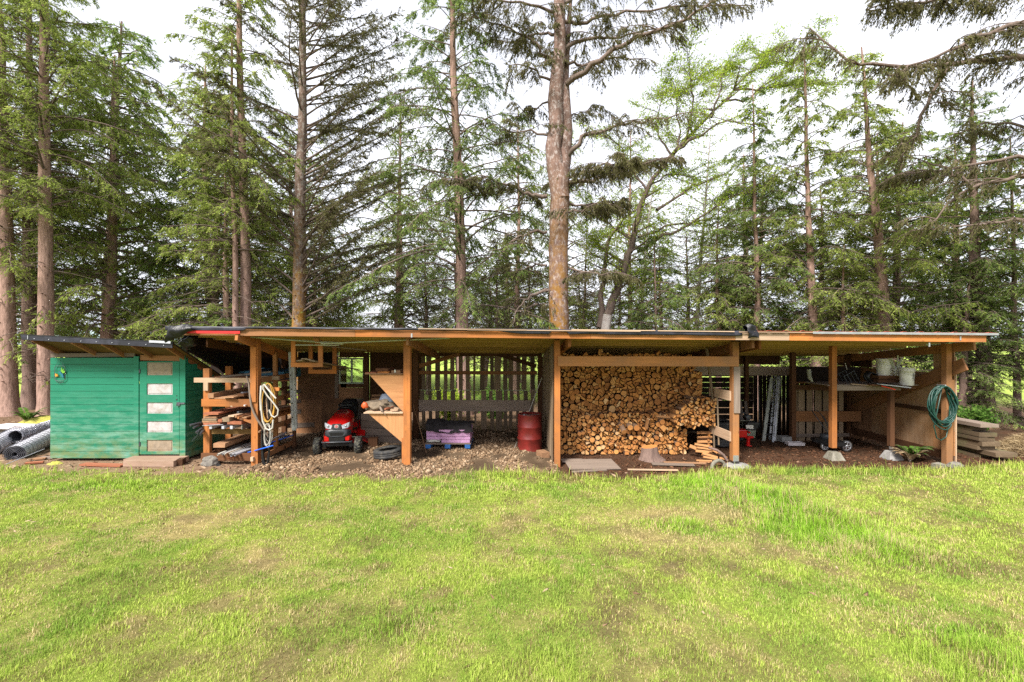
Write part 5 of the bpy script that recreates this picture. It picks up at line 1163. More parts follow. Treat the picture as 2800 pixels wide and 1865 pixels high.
PW('upright', (-6.9, 2.0, 0), (-6.9, 2.0, 2.0), .12, .08, 'dark_wood', (0, 1, 0), .3)
for (x0, x1, y0, y1, Y, m_, t_) in ((-45, 910, 178, 247, .13, 'pale_wood', .7), (66, 922, 493, 600, .12, 'new_wood', .45), (70, 862, 930, 1006, .22, 'deck_wood', .6), (60, 900, 1290, 1400, .13, 'dark_wood', 1.0)):
    a, c_ = S(x0, y0, Y), S(x1, y1, Y); PW('crossbar', (a.x, Y, (a.z + c_.z) / 2), (c_.x, Y, (a.z + c_.z) / 2 - .005), .04, a.z - c_.z, m_, tint=t_)
a, c_ = S(100, 247, .14), S(166, 367, .14); PW('cleat', ((a.x + c_.x) / 2, .13, c_.z), ((a.x + c_.x) / 2, .13, a.z), c_.x - a.x, .04, 'pale_wood', (0, 1, 0))
for y0 in (211, 545, 965, 1345):
    z_ = S(0, y0, .13).z; PW('side_bar', (-5.55, .1, z_), (-5.55, 1.55, z_ + .01), .04, .11, 'beam_wood', tint=.5); PW('side_bar', (-6.85, .25, z_), (-6.85, 2.0, z_), .04, .1, 'dark_wood', tint=.5)
    PW('crossbar', (-6.9, 1.05, z_ - .02), (-5.5, 1.05, z_ - .02), .04, .09, 'dark_wood')
PW('end_bar', S(800, 1385, -.12), S(945, 1315, .2), .06, .09, 'pale_wood')
a = S(1095, 310, .0); PW('peg', (S(1090, 0, -.05).x - .12, -.02, S(0, 340, 0).z), (S(1203, 0, -.05).x, -.02, S(0, 345, 0).z), .05, .07, 'new_wood', tint=1)

def plank(p0, p1, w, h, m_, label, tint=None, name='plank', cat='plank', group='boards kept on the lumber rack', jit=.003, up=(0, 0, 1)):
    return MB().board(p0, p1, w, h, up=up, tint=tint, jit=jit).build(name, M[m_], None, label, cat, group)
def back(x, y, Y0, L, dx=0.0, dz=0.0):
    a = S(x, y, Y0); return a, Vector((a.x + dx, Y0 + L, a.z + dz))
P_ = plank
a, c_ = S(345, 163, .2), S(1090, 133, .55); P_(a, (c_.x, .55, a.z + .09), .12, .035, 'grey_wood', 'long weathered grey board lying slantwise on the top bar of the rack', .5)
a, c_ = S(270, 172, .3), S(720, 170, .3); P_(a, c_, .1, .03, 'dark_wood', 'dark split board under the slanting grey one on the rack top', .9)
a, c_ = S(935, 180, .5), S(1207, 183, .5); P_(a, c_, .05, .085, 'slat_wood', 'short brown board sticking out right of the first post at the rack top', 1)
z2 = S(0, 493, .12).z
P_(*back(195, 445, .1, 1.5, .02), .13, .11, 'board_mix', 'thick short block at the left end of the second rack level', .55)
P_((-6.45, .1, z2 + .02), (-6.35, 1.7, z2 + .03), .34, .025, 'board_mix', 'wide thin board lying flat on the second rack level', .75)
P_((-6.25, .02, z2 + .05), (-6.0, 1.8, z2 + .06), .26, .025, 'board_mix', 'second wide board on the second rack level, crossing the first', .9)
P_((-6.05, .15, z2 + .085), (-5.75, 1.9, z2 + .08), .15, .05, 'dark_wood', 'narrow dark board on the right of the second rack level', 1)
P_((-6.1, 1.2, z2 + .30), (-5.62, 1.6, z2 + .29), .1, .04, 'red_board', 'reddish board above the second rack level beside the post', .7)
P_(S(655, 405, .7), S(830, 400, .9), .1, .05, 'metal_white', 'white trim board above the second rack level', .7)
P_(S(510, 600, .1), S(640, 570, .6), .06, .03, 'pale_wood', 'thin pale batten hanging under the second rack level', .7)
P_(S(692, 588, .0), S(775, 570, .3), .03, .03, 'slab', 'short pinkish white rod poking out below the second rack level')
def stack_at(x0, x1, ys_, Y0, L, mats, labs, dx=.03):
    for i, y in enumerate(ys_):
        a, c_ = S(x0[i] if isinstance(x0, list) else x0, y, Y0), S(x1[i] if isinstance(x1, list) else x1, y, Y0); w = c_.x - a.x; m = (a.x + c_.x) / 2
        P_((m, Y0 + U(-.03, .03), a.z), (m + dx + U(-.04, .04), Y0 + L + U(-.2, .2), a.z + U(-.01, .01)), w, .042, mats[i], labs[i], U(.5, 1))
stack_at([90, 76, 66, 66, 80], [312, 268, 285, 290, 330], [712, 765, 797, 827, 858], .02, 2.0, ['red_board', 'board_mix', 'slat_wood', 'board_mix', 'red_board'],
         ['topmost reddish board of the pile at the left of the third rack level', 'second board from the top in the left pile on the third rack level', 'third, greyish board from the top in the left pile of the rack',
          'fourth board from the top in the left pile on the third rack level', 'lowest board of the left pile on the third rack level'])
for (x, y, w, h, m_, lab, dx, L) in ((330, 815, .10, .05, 'red_board', 'short reddish offcut tilted beside the left pile of the rack', .1, .5), (415, 800, .17, .09, 'slat_wood', 'grey beam end in the middle of the third rack level', .12, 1.5), (495, 745, .16, .03, 'rope_wood', 'yellowish split board in the middle of the third rack level', .5, 1.5),
        (560, 750, .06, .05, 'board_mix', 'small square stick on top of the middle pile of the rack', .4, 1.4), (600, 770, .05, .05, 'new_wood', 'orange square stick on top of the middle pile of the rack', .45, 1.4), (640, 790, .1, .045, 'dark_wood', 'dark batten right of the orange stick on the rack', .3, 1.4),
        (545, 848, .32, .06, 'red_board', 'broad reddish board end at the bottom of the middle pile on the rack', .1, 1.8), (745, 820, .28, .035, 'new_wood', 'orange board standing on edge at the right of the third rack level', .15, 1.6), (690, 765, .12, .03, 'board_mix', 'tan board crossing the right of the third rack level', .35, 1.5),
        (660, 745, .05, .03, 'dark_wood', 'thin dark lath high in the right pile on the rack', .5, 1.3)):
    if m_ == 'rope_wood': m_ = 'pale_wood'
    a = S(x, y, -.02); up = (0, 0, 1) if 'edge' not in lab else (.35, 0, 1)
    P_(a, (a.x + dx, L, a.z + .02), w if 'edge' not in lab else .3, h if 'edge' not in lab else .05, m_, lab, U(.6, 1), up=up)
P_(S(600, 690, .05), S(800, 675, .5), .05, .05, 'dark_grey', 'charcoal square tube at the top of the third rack level', .5, name='square_tube', cat='tube')
for x in (192, 376, 500):
    a = S(x, 912, .0); P_(a, (a.x, 1.7, a.z), .055, .07, 'metal_white', {192: 'left white channel end under the third rack level', 376: 'middle white channel end under the third rack level', 500: 'right white channel end under the third rack level'}[x], .6, name='metal_channel', cat='channel')
b = MB(); b.board(S(655, 905, .0), S(850, 850, .5), .012, .11); b.build('perforated_strip', M['metal'], None, 'galvanised perforated strip at the right of the third rack level', 'metal strip')
P_(S(80, 885, .0), S(380, 868, .0), .05, .012, 'metal_white', 'thin white strip along the front of the third rack level', .8, name='strip')
P_(*back(320, 1180, .15, 1.9, .0), .26, .09, 'board_mix', 'heavy squared timber lying on the bottom level of the rack', .75)
P_(*back(340, 1255, .3, 1.6, .0), .26, .06, 'dark_wood', 'dark timber under the heavy squared one on the rack', .5)
for i, (x, y, r_, m_, L, dx, lab) in enumerate(((300, 1315, .024, 'white_plastic', 2.0, .1, 'leftmost white plastic pipe on the bottom of the rack'), (368, 1310, .018, 'pvc', 2.0, .05, 'grey pipe second from the left on the bottom of the rack'), (400, 1308, .018, 'white_plastic', 2.1, .08, 'white pipe in the middle of the pipe bundle on the rack'),
        (434, 1302, .014, 'copper', 1.8, .1, 'coppery pipe in the pipe bundle on the rack'), (470, 1300, .014, 'white_plastic', 2.2, .05, 'thin white pipe right of the coppery one'), (500, 1325, .033, 'pvc', 2.1, .1, 'thick grey pipe with open end on the rack bottom'), (555, 1318, .03, 'pvc', 2.0, .2, 'closed ended thick grey conduit on the rack bottom'),
        (430, 1245, .022, 'black', 1.9, .1, 'black pipe lying above the white ones'), (440, 1372, .012, 'copper', 1.0, .3, 'short brown rod poking out under the pipe bundle'))):
    a, c_ = back(x, y, -.05, L, dx, .02); d = (c_ - a).normalized()
    bb = MB(); bb.tube([a, c_], r_, 10, caps=False); bb.tube([a + d * .0, a + d * .3], r_ * .72, 10, caps=False); bb.poly([a + d * .12 + Vector((r_ * math.cos(t), 0, r_ * math.sin(t))) for t in np.linspace(0, 6.28, 11)[:-1]], [tuple(range(10))], mi=1)
    bb.build('pipe', [M[m_], M['black']], None, lab, 'pipe', 'pipes on the bottom of the lumber rack')
MB().tube([S(748, 1282, .2), S(870, 1250, -.12), S(1122, 1180, -.2)], .014, 8).build('blue_pipe', M['blue_pipe'], None, 'bright blue pipe passing in front of the first roof post', 'pipe')
MB().tube([S(1090, 1135, .7), S(1412, 1028, 1.4)], .014, 8).build('blue_pipe', M['blue_pipe'], None, 'bright blue pipe end sticking out behind the post towards the mower', 'pipe')
MB().tube([S(1100, 1085, .6), S(1310, 985, 1.3)], .02, 8).build('pipe', M['pvc'], None, 'grey pipe end sticking out just above the right blue pipe', 'pipe')
MB().tube([S(725, 150, -.02), S(760, 270, -.06), S(778, 460, -.1), S(795, 590, -.12), S(835, 700, -.12), S(895, 810, -.12), S(965, 915, -.12), S(1030, 1020, -.1), S(1062, 1070, -.08)], [.016, .02, .022, .022, .024, .024, .022, .02, .018], 8).build('bent_pipe', M['grey_wood'], None, 'long bent brownish pipe hanging down in front of the rack and the first post', 'pipe')
MB().tube([S(905, 980, -.15), S(975, 940, .0)], .018, 8).build('pipe', M['board_mix'], None, 'short round stick end in front of the first roof post', 'pipe')
q = S(1060, 500, -.1)
coil((S(1000, 500, 0).x + .03, 0, S(0, 620, -.1).z), .1, .48, 1, .1, .019, 'white_hose', 'hose_white', 'x', 'hose', 1, -.13) if False else None
MB().tube([S(935, 660, -.14), S(930, 480, -.14), S(940, 300, -.14), S(985, 275, -.15), S(1160, 485, -.15)], .019, 8).tube([S(975, 285, -.17), S(970, 340, -.17), S(1030, 440, -.17), S(1130, 560, -.16), S(1195, 650, -.15), S(1185, 730, -.15), S(1140, 765, -.15), S(1095, 740, -.15), S(1060, 650, -.15)], .017, 8).tube(
    [S(945, 300, -.13), S(938, 480, -.13), S(945, 660, -.14), S(965, 820, -.15), S(1010, 930, -.15), S(1065, 955, -.15), S(1110, 920, -.15), S(1120, 800, -.15)], .019, 8).build('white_hose', M['hose_white'], None, 'thick white hose looped on the peg beside the first roof post', 'hose')
coil((S(1053, 540, -.1).x, 0, S(0, 537, -.1).z), .135, .41, 3, .16, .011, 'yellow_cord', 'rope_yellow', 'yellow extension cord hung in long loops on the peg beside the first post', 'cord', 3, -.12, .02, n=6)
coil((S(1045, 1030, -.1).x, 0, S(0, 1030, -.1).z), .075, .26, 7, .3, .007, 'cord_coil', 'hose_white', 'coil of thin white cord hanging low beside the first post', 'cord', 4, -.12, .03, n=5)
coil((S(1005, 1150, -.1).x, 0, S(0, 880, -.1).z), .085, .83, 5, .13, .014, 'black_hose', 'black', 'bundle of black hose hanging almost to the ground beside the first post', 'hose', 5, -.08, .03, n=6)
coil((S(1060, 500, -.05).x, 0, S(0, 510, 0).z), .05, .35, 3, .2, .008, 'tan_cord', 'pale_wood', 'thin tan cord hanging inside the yellow loops', 'cord', 6, -.06, .02, n=5)
# bundle of grey pipes sticking out left of the rack
b = MB()
for (x0, y0, x1, y1, r_) in ((-110, 880, 40, 850, .03), (-20, 990, 60, 930, .028), (40, 1020, 80, 960, .028), (-60, 920, 30, 880, .025)): b.tube([S(x0, y0, -.05), S(x1, y1, .1), S(x1 + 200, y1 - 40, 1.2)], r_, 9)
b.tube([S(30, 930, -.05), S(-10, 1040, -.1), S(-80, 1110, -.1)], .005, 4); b.build('pipe_bundle', M['dark_grey'], None, 'bundle of grey pipe ends tied with wire at the left end of the rack', 'pipe bundle')
def rock(label, c, r_, m_, name='rock', cat='rock', seed=0, sq=(1, .8, .7)):
    q = random.Random(seed); V = []; Fc = []; nu, nv = 14, 9
    for i in range(nv + 1):
        for k in range(nu):
            a, e = 2 * math.pi * k / nu, math.pi * (i / nv - .5); d = Vector((math.cos(a) * math.cos(e), math.sin(a) * math.cos(e), math.sin(e)))
            s_ = 1 + .28 * mnoise.noise(d * 1.6 + Vector((seed, 0, 0))) + .12 * mnoise.noise(d * 5 + Vector((seed, 3, 0))); V.append(Vector(c) + Vector((d.x * r_ * sq[0], d.y * r_ * sq[1], d.z * r_ * sq[2])) * s_)
    for i in range(nv):
        for k in range(nu): Fc.append((i * nu + k, i * nu + (k + 1) % nu, (i + 1) * nu + (k + 1) % nu, (i + 1) * nu + k))
    return MB().poly(V, Fc, smooth=False).build(name, M[m_], None, label, cat)
rock('grey boulder under the left end of the rack', (S(190, 0, .12).x, .12, .06), .2, 'rock', seed=3, sq=(1, .8, .75))
MB().tube([S(310, 1480, .0), S(345, 1465, .4)], .045, 12).build('pipe', M['black'], None, 'short black pipe end on the ground right of the boulder', 'pipe')
MB().box((-6.35, 2.0, 1.88), 1.15, .9, .22, R=Matrix.Rotation(.05, 3, 'X')).build('blue_board', M['blue_panel'], None, 'dull blue panel lying high up behind the lumber rack', 'panel')
# perforated upright hanging right of the rack
up_ = thing('shelf_upright', 'tall whitish perforated steel upright hanging between the rack and the mower', 'metal upright', tuple(at(2, 1200, 1080, .9)))
b = MB(); p0, p1 = at(2, 1172, 350, .7), at(2, 1205, 1080, .9); b.board(p0, p1, .1, .01, up=(.1, 1, 0)); p2, p3 = at(2, 1200, 480, .72), at(2, 1225, 1060, .92); b.board(p2 + Vector((.02, -.02, 0)), p3 + Vector((.02, -.02, 0)), .05, .05, up=(.1, 1, 0)); M['upright_steel'] = plain('upright_steel', (.40, .42, .41), .6, var=.15, dirt=(.2, .2, .18)); b.build('rail', M['upright_steel'], up_)
b = MB()
for i in range(9):
    f = .2 + i * .09; p = p0.lerp(p1, f); b.lathe(p + Vector((-.015, -.008, 0)), [(0, -.003), (.016 if i % 2 else .01, -.003), (.016 if i % 2 else .01, .002), (0, .002)], 9, 'Y'); p = p2.lerp(p3, f); b.lathe(p + Vector((.03, -.048, 0)), [(0, -.003), (.009, -.003), (.009, .002), (0, .002)], 8, 'Y')
b.build('bolt_hole', M['black'], up_)

# ------------------------------------------------------------------ ride-on mower
mw = thing('riding_mower', 'red and black riding lawn mower parked facing out on the gravel', 'lawn mower', (-4.2, .98, .05))
MM = Matrix.Translation((-4.2, .98, .045)) @ Matrix.Rotation(math.radians(9), 4, 'Z')
def mb(): b = MB(); b.M = MM; return b
b = mb(); loft(b, [rr(0, -.10, .62, .20, .10), rr(0, -.06, .60, .255, .17), rr(0, .02, .585, .29, .22), rr(0, .20, .60, .305, .245), rr(0, .5, .645, .285, .26), rr(0, .80, .70, .24, .25), rr(0, .86, .70, .21, .22)]); 
hood = b.build('hood', M['red_paint'], mw)
b = mb(); b.prism([(-.11, .42, .895), (.11, .42, .895), (.085, .72, .945), (-.085, .72, .945)], (0, 0, .012)); b.build('hood_vent', plain('dark_red_vent', (.12, .006, .006), .5), hood)
b = mb(); loft(b, [rr(0, -.155, .50, .20, .075), rr(0, -.13, .50, .245, .11), rr(0, -.05, .49, .29, .14), rr(0, .04, .48, .303, .16)]); b.box((0, -.125, .665), .2, .06, .12); gr_ = b.build('grille', M['dark_grey'], hood, bevel=.004)
b = mb(); b.prism([(-.17, -.160, .53), (.17, -.160, .53), (.14, -.160, .455), (-.14, -.160, .455)], (0, .01, 0)); 
for i in range(5): b.box((0, -.163, .462 + i * .015), .27, .004, .004)
b.build('air_intake', M['black'], hood)
for s_ in (-1, 1):
    b = mb(); b.prism([(s_ * .105, -.133, .69), (s_ * .285, -.075, .755), (s_ * .295, -.04, .66), (s_ * .25, -.10, .625), (s_ * .13, -.14, .61)], (0, .03, 0)); h_ = b.build('headlight', M['lens'], mw)
    b = mb(); b.lathe((s_ * .2, -.125, .675), [(0, -.01), (.02, -.01), (.026, 0), (0, .0)], 12, 'Y'); b.build('bulb', M['metal'], h_)
    b = mb(); loft(b, [rr(s_ * .235, -.12, .375, .05, .05, e=4), rr(s_ * .25, -.04, .375, .065, .06, e=4), rr(s_ * .255, .05, .38, .06, .06, e=4)]); b.build('bumper_corner', M['red_paint'], mw)
b = mb(); b.prism([(-.045, -.162, .69), (-.02, -.162, .712), (.02, -.162, .712), (.045, -.162, .69), (.045, -.162, .655), (.02, -.162, .635), (-.02, -.162, .635), (-.045, -.162, .655)], (0, .008, 0)); bd = b.build('badge', M['badge_white'], mw)
b = mb(); b.prism([(-.034, -.165, .686), (-.015, -.165, .70), (.015, -.165, .70), (.034, -.165, .686), (.034, -.165, .66), (.015, -.165, .645), (-.015, -.165, .645), (-.034, -.165, .66)], (0, .003, 0)); b.build('badge_emblem', M['red_paint'], bd)
b = mb()
for x in (-.02, -.007, .008, .021): b.box((x, -.167, .673), .006, .003, .018)
b.build('badge_letters', M['badge_white'], bd)
b = mb(); loft(b, [rr(0, -.14, .375, .18, .055, e=4), rr(0, -.02, .375, .20, .07, e=4)]); b.build('lower_bumper', M['black'], mw)
b = mb(); b.tube([(-.34, -.10, .305), (-.33, -.17, .30), (.33, -.17, .30), (.34, -.10, .305)], .017, 8); b.box((0, -.15, .30), .56, .03, .02); b.build('bumper_bar', M['dark_grey'], mw)
b = mb(); b.box((0, .55, .30), .34, 1.3, .09); b.box((0, .02, .20), .72, .07, .06); b.box((-.3, .02, .2), .06, .1, .12); b.box((.3, .02, .2), .06, .1, .12); b.box((0, .1, .22), .3, .2, .1); b.tube([(-.3, .1, .17), (.3, .12, .17)], .015, 6); b.build('chassis', M['black'], mw, bevel=.005)
def wheel(px, py, r_, w, hub, mud):
    b = mb(); prof = [(r_ * .5, -w / 2 * .85), (r_ * .8, -w / 2), (r_ * .95, -w / 2 * .85), (r_, -w / 2 * .45), (r_, w / 2 * .45), (r_ * .95, w / 2 * .85), (r_ * .8, w / 2), (r_ * .5, w / 2 * .85)]
    b.lathe((px, py, r_ - .005), prof, 28, 'X')
    for k in range(18):
        a = 2 * math.pi * k / 18; 
        for s_ in (-1, 1):
            a2 = a + s_ * .09; b.box((px + s_ * w * .22, py + (r_ + .003) * math.cos(a2), r_ - .005 + (r_ + .003) * math.sin(a2)), w * .42, .022, .018, R=Matrix.Rotation(a2, 3, 'X') @ Matrix.Rotation(s_ * .5, 3, 'Y') @ Matrix.Rotation(0, 3, 'Z'))
    wh = b.build('wheel', M['tyre_mud' if mud else 'rubber'], mw)
    b = mb(); b.lathe((px, py, r_ - .005), [(0, w / 2 * .55), (r_ * .2, w / 2 * .6), (r_ * .45, w / 2 * .4), (r_ * .52, w / 2 * .9), (r_ * .52, -w / 2 * .9), (r_ * .3, -w / 2 * .3), (0, -w / 2 * .4)], 20, 'X'); b.build('rim', M[hub], wh)
wheel(-.47, .02, .19, .155, 'dark_grey', True); wheel(.47, .02, .19, .155, 'alu', True); wheel(-.40, 1.25, .25, .22, 'dark_grey', False); wheel(.40, 1.25, .25, .22, 'dark_grey', False)
for s_ in (-1, 1):
    b = mb(); P = []
    loft(b, [[(s_ * (.30), y_, z_), (s_ * .50, y_, z_ - .01), (s_ * .52, y_, z_ - .05), (s_ * .50, y_, z_ - .04), (s_ * .30, y_, z_ - .03)] for (y_, z_) in ((.72, .30), (.78, .36), (.95, .44), (1.05, .56), (1.25, .60), (1.45, .56), (1.55, .45))], cap=True); b.build('fender', M['red_paint'], mw)
b = mb(); b.box((0, .98, .36), .62, .55, .05); b.box((0, 1.25, .5), .6, .55, .12); b.build('foot_deck', M['red_paint'], mw, bevel=.02)
b = mb(); loft(b, [rr(0, .84, .72, .19, .2), rr(0, .93, .80, .22, .22), rr(0, 1.0, .80, .2, .2)]); b.build('dashboard', M['black'], mw)
b = mb(); b.tube([(.19 * math.cos(a), 1.0 + .19 * math.sin(a) * .85, 1.03 + .05 * math.sin(a)) for a in np.linspace(0, 2 * math.pi, 25)], .017, 8); b.box((0, 1.0, 1.02), .34, .035, .02); b.box((0, 1.08, 1.02), .035, .2, .02); b.tube([(0, .95, .9), (0, 1.0, 1.02)], .02, 8); b.build('steering_wheel', M['black'], mw)
b = mb(); loft(b, [rr(0, 1.36, .86, .2, .12), rr(0, 1.44, .88, .24, .22), rr(0, 1.5, .92, .22, .22), rr(0, 1.54, .93, .17, .17)]); loft(b, [rr(0, 1.05, .66, .22, .04), rr(0, 1.2, .66, .24, .06), rr(0, 1.42, .67, .22, .06)]); b.build('seat', M['black'], mw)
for x in (.30, .36): b = mb(); b.tube([(x, .95, .40), (x + .01, 1.0, .80), (x + .01, 1.0, .86)], .01, 6); b.lathe((x + .01, 1.0, .86), [(0, -.02), (.018, -.01), (.018, .03), (0, .045)], 10); b.build('lever', M['black'], mw)
b = mb(); loft(b, [rr(0, .30, .16, .40, .05, e=4), rr(0, .40, .17, .47, .06, e=4), rr(0, .75, .17, .50, .06, e=4), rr(0, .9, .16, .42, .05, e=4)]); b.prism([(.48, .45, .19), (.68, .48, .10), (.68, .75, .10), (.48, .80, .19)], (0, 0, .02)); b.prism([(.66, .48, .03), (.70, .48, .12), (.70, .75, .12), (.66, .75, .03)], (.012, 0, 0)); b.build('cutting_deck', M['red_paint'], mw)

# tyre lying on the gravel
def tyre(label, c, r_, w, tilt, m_='rubber', name='tyre', hole=.58, group=None):
    R = Matrix.Rotation(tilt[0], 3, 'X') @ Matrix.Rotation(tilt[1], 3, 'Y'); b = MB()
    prof = [(r_ * hole, -w * .30), (r_ * (hole + .06), -w * .42), (r_ * .82, -w * .5), (r_ * .94, -w * .44), (r_, -w * .33), (r_, -w * .14), (r_ * .985, -w * .12), (r_ * .985, -w * .09), (r_, -w * .07), (r_, w * .07), (r_ * .985, w * .09), (r_ * .985, w * .12), (r_, w * .14), (r_, w * .33), (r_ * .94, w * .44), (r_ * .82, w * .5), (r_ * (hole + .06), w * .42), (r_ * hole, w * .30), (r_ * (hole + .03), w * .27), (r_ * .9, w * .33), (r_ * .95, 0), (r_ * .9, -w * .33), (r_ * (hole + .03), -w * .27), (r_ * hole, -w * .30)]
    b.lathe(c, prof, 48, 'Z', R=R); return b.build(name, M[m_], None, label, 'tyre', group)
tyre('worn black car tyre lying flat on the gravel left of the second post', (-2.86, .58, .17), .35, .2, (.0, -.10))
# things on the two gusset shelves
zt = P2(0, 552).z + .012
for i, (x0, x1, dy, h, m_, lab) in enumerate(((748, 850, .0, .02, 'red_board', 'flat reddish board at the left front of the upper plywood shelf'), (855, 965, .02, .035, 'new_wood', 'orange board end in the middle of the upper plywood shelf'), (985, 1070, .05, .06, 'board_mix', 'short board stack with a white clip on the upper plywood shelf'),
        (830, 950, .1, .055, 'dark_wood', 'dark flat board on top of the pile on the upper plywood shelf'), (1040, 1100, .2, .045, 'red_board', 'reddish offcut at the right end of the upper plywood shelf'))):
    a, c_ = P2(x0, 0), P2(x1, 0); P_(((a.x + c_.x) / 2, .0 + dy, zt + h / 2 + (.045 if i in (3,) else 0)), ((a.x + c_.x) / 2 + .05, .55, zt + h / 2 + (.04 if i in (3,) else 0)), c_.x - a.x, h, m_, lab, U(.5, 1), group='boards on the upper plywood shelf')
MB().box((P2(1022, 0).x, .035, zt + .045), .03, .02, .06).build('clip', M['white_plastic'], None, 'small white clip on the board stack of the upper plywood shelf', 'clip')
zt = P2(0, 905).z + .012
def lump(label, name, cat, c, R3, m_, seed, amp=.3, fr=2.2):
    V = []; Fc = []; nu, nv = 22, 12
    for i in range(nv + 1):
        for k in range(nu):
            a, e = 2 * math.pi * k / nu, math.pi * (i / nv - .5); d = Vector((math.cos(a) * math.cos(e), math.sin(a) * math.cos(e), math.sin(e))); s_ = 1 + amp * mnoise.noise(d * fr + Vector((seed, 0, 0))) + amp * .5 * mnoise.noise(d * fr * 3 + Vector((seed, 3, 0)))
            p = Vector((d.x * R3[0], d.y * R3[1], max(-.6, d.z) * R3[2])) * s_; V.append(Vector(c) + p)
    for i in range(nv):
        for k in range(nu): Fc.append((i * nu + k, i * nu + (k + 1) % nu, (i + 1) * nu + (k + 1) % nu, (i + 1) * nu + k))
    return MB().poly(V, Fc, smooth=True).build(name, M[m_], None, label, cat)
lump('brown crumpled canvas sheet heaped on the lower plywood shelf', 'canvas_sheet', 'cloth', (-3.02, .38, zt + .07), (.36, .22, .13), 'canvas', 5, .5, 3.5)
lump('grey blue sack behind the canvas on the lower plywood shelf', 'sack', 'sack', (-2.85, .5, zt + .2), (.2, .14, .16), 'bag_blue', 9)
lump('orange plastic tool at the left of the lower plywood shelf', 'plastic_tool', 'tool', (-3.30, .2, zt + .09), (.07, .05, .08), 'orange', 12)
MB().tube([P2(870, 835, .35), P2(905, 905, -.02)], .026, 9).tube([P2(905, 905, -.03), P2(928, 930, -.05), P2(935, 938, -.05)], .008, 5).build('metal_tool', M['grey_wood'], None, 'round metal rod tool pointing out over the lower plywood shelf edge', 'tool')
P_((P2(920, 895).x, .1, zt + .03), (P2(975, 860).x, .3, zt + .06), .05, .03, 'red_board', 'thin reddish lath on the lower plywood shelf', .9, group='small boards on the lower plywood shelf')
for i, (x0, x1, dz) in enumerate(((975, 1045, .02), (1000, 1070, .05))):
    b = MB(); a, c_ = P2(x0, 0), P2(x1, 0); b.box(((a.x + c_.x) / 2, .09 + .08 * i, zt + dz), c_.x - a.x, .08, .03)
    o = b.build('louvre_block', M['pale_wood'], None, ('lower' if i == 0 else 'upper') + ' pale notched block at the right of the lower plywood shelf', 'block', 'small boards on the lower plywood shelf')
for i, (z, x0, x1) in enumerate(((1.40, 805, 925), (1.32, 800, 935), (1.24, 815, 900), (1.16, 800, 860))):
    a, c_ = at(3, x0, 0, 1.3), at(3, x1, 0, 1.3); P_((a.x, 1.3, z), (c_.x + .3, 1.5, z + .01), .16, .045, 'board_mix', ['topmost', 'second', 'third', 'lowest'][i] + ' of the four boards stacked at the back between the two plywood gussets', U(.1, .5), group='boards behind the plywood gussets')
MB().box((-3.55, 2.3, 1.06), .04, .04, .04).build('x', M['black']) if False else None
b = MB()
for i in range(4): b.board((-3.95, 1.9 + .01 * i, .20 + .19 * i), (-2.75, 1.85 + .01 * i, .16 + .19 * i), .03, .18, tint=.4 + .15 * (i % 2))
b.build('leaning_boards', M['grey_wood'], None, 'grey plank panel leaning at the back behind the mower, right side', 'panel')
MB().box((at(3, 815, 0, 1.5).x, 1.55, .16), .22, .25, .27, R=rotz(.15)).build('wood_block', M['dark_wood'], None, 'dark wood block on the gravel between the mower and the tyre', 'wood block')
# poles and boards lying up under the roof
for i, (p0, p1, r_, lab) in enumerate((((2, 800, 212, -.35), (3, 540, 276, -.30), .010, 'pale green pole under the roof front, upper of the left crossing ones'), ((3, 95, 284, -.3), (3, 500, 286, -.32), .010, 'pale green pole under the roof front, resting above the nearer hanging rack'),
        ((3, 330, 272, -.33), (4, 440, 221, -.40), .014, 'longest pale green pole running under the roof front past the second post'), ((2, 870, 214, -.38), (3, 500, 262, -.2), .008, 'thin pale green pole just under the uppermost one'), ((3, 340, 290, .1), (3, 758, 333, .5), .012, 'brownish pole farther back under the roof above the window'))):
    MB().tube([at(*p0), at(*p1)], r_, 7).build('pole', M['pole_green' if i < 4 else 'grey_wood'], None, lab, 'pole', 'thin poles lying under the front of the roof')
for i, (x0, y0, dx) in enumerate(((130, 428, .0), (175, 412, .03), (210, 418, .02), (250, 432, .05))):
    a = at(3, x0, y0, -.2); P_(a, (a.x + dx + .1, 1.9 + .1 * i, a.z - .34), .13, .02, 'slat_wood', ['leftmost', 'second from left', 'third from left', 'rightmost'][i] + ' grey plank resting in the hanging racks', U(.6, 1), group='grey planks in the hanging racks', up=(.1 * (i - 1.5), 0, 1))

# ------------------------------------------------------------------ middle bay
pal = thing('pallet', 'blue footed pallet on the gravel carrying the pink blocks', 'pallet', (-1.58, 1.7, .04))
pz = .09
for x in (-2.07, -1.59, -1.10): MB().box((x, 1.7, pz + .06), .13, .95, .1).build('pallet_foot', M['blue'], pal)
b = MB()
for i in range(6): b.box((-1.58, 1.28 + .17 * i, pz + .122), 1.12, .12, .022)
b.build('deck_boards', M['grey_wood'], pal)
for (cx_, cn) in enumerate(('left', 'middle', 'right')):
    for l_ in range(4):
        if l_ == 0 and cx_ == 0: continue
        x = -1.58 + (cx_ - 1) * .365; lab = f"{['lowest', 'second lowest', 'third from the bottom', 'topmost'][l_]} pink block of the {cn} column on the pallet"
        z = pz + .135 + .083 * l_ + .04; MB().box((x + U(-.012, .012), 1.68 + U(-.02, .02), z), .357, .8, .074, tint=U(.3, 1)).build('pink_block', M['pink'], None, lab, 'block', 'pink blocks stacked on the pallet') 
lump('small white bag tucked under the left pink blocks on the pallet', 'white_bag', 'bag', (-1.95, 1.42, pz + .18), (.19, .14, .06), 'white_plastic', 4)
MB().box((-1.95, 1.75, pz + .177), .34, .5, .07).build('pink_block', M['pink'], None, 'pink block behind the white bag on the pallet', 'block', 'pink blocks stacked on the pallet')
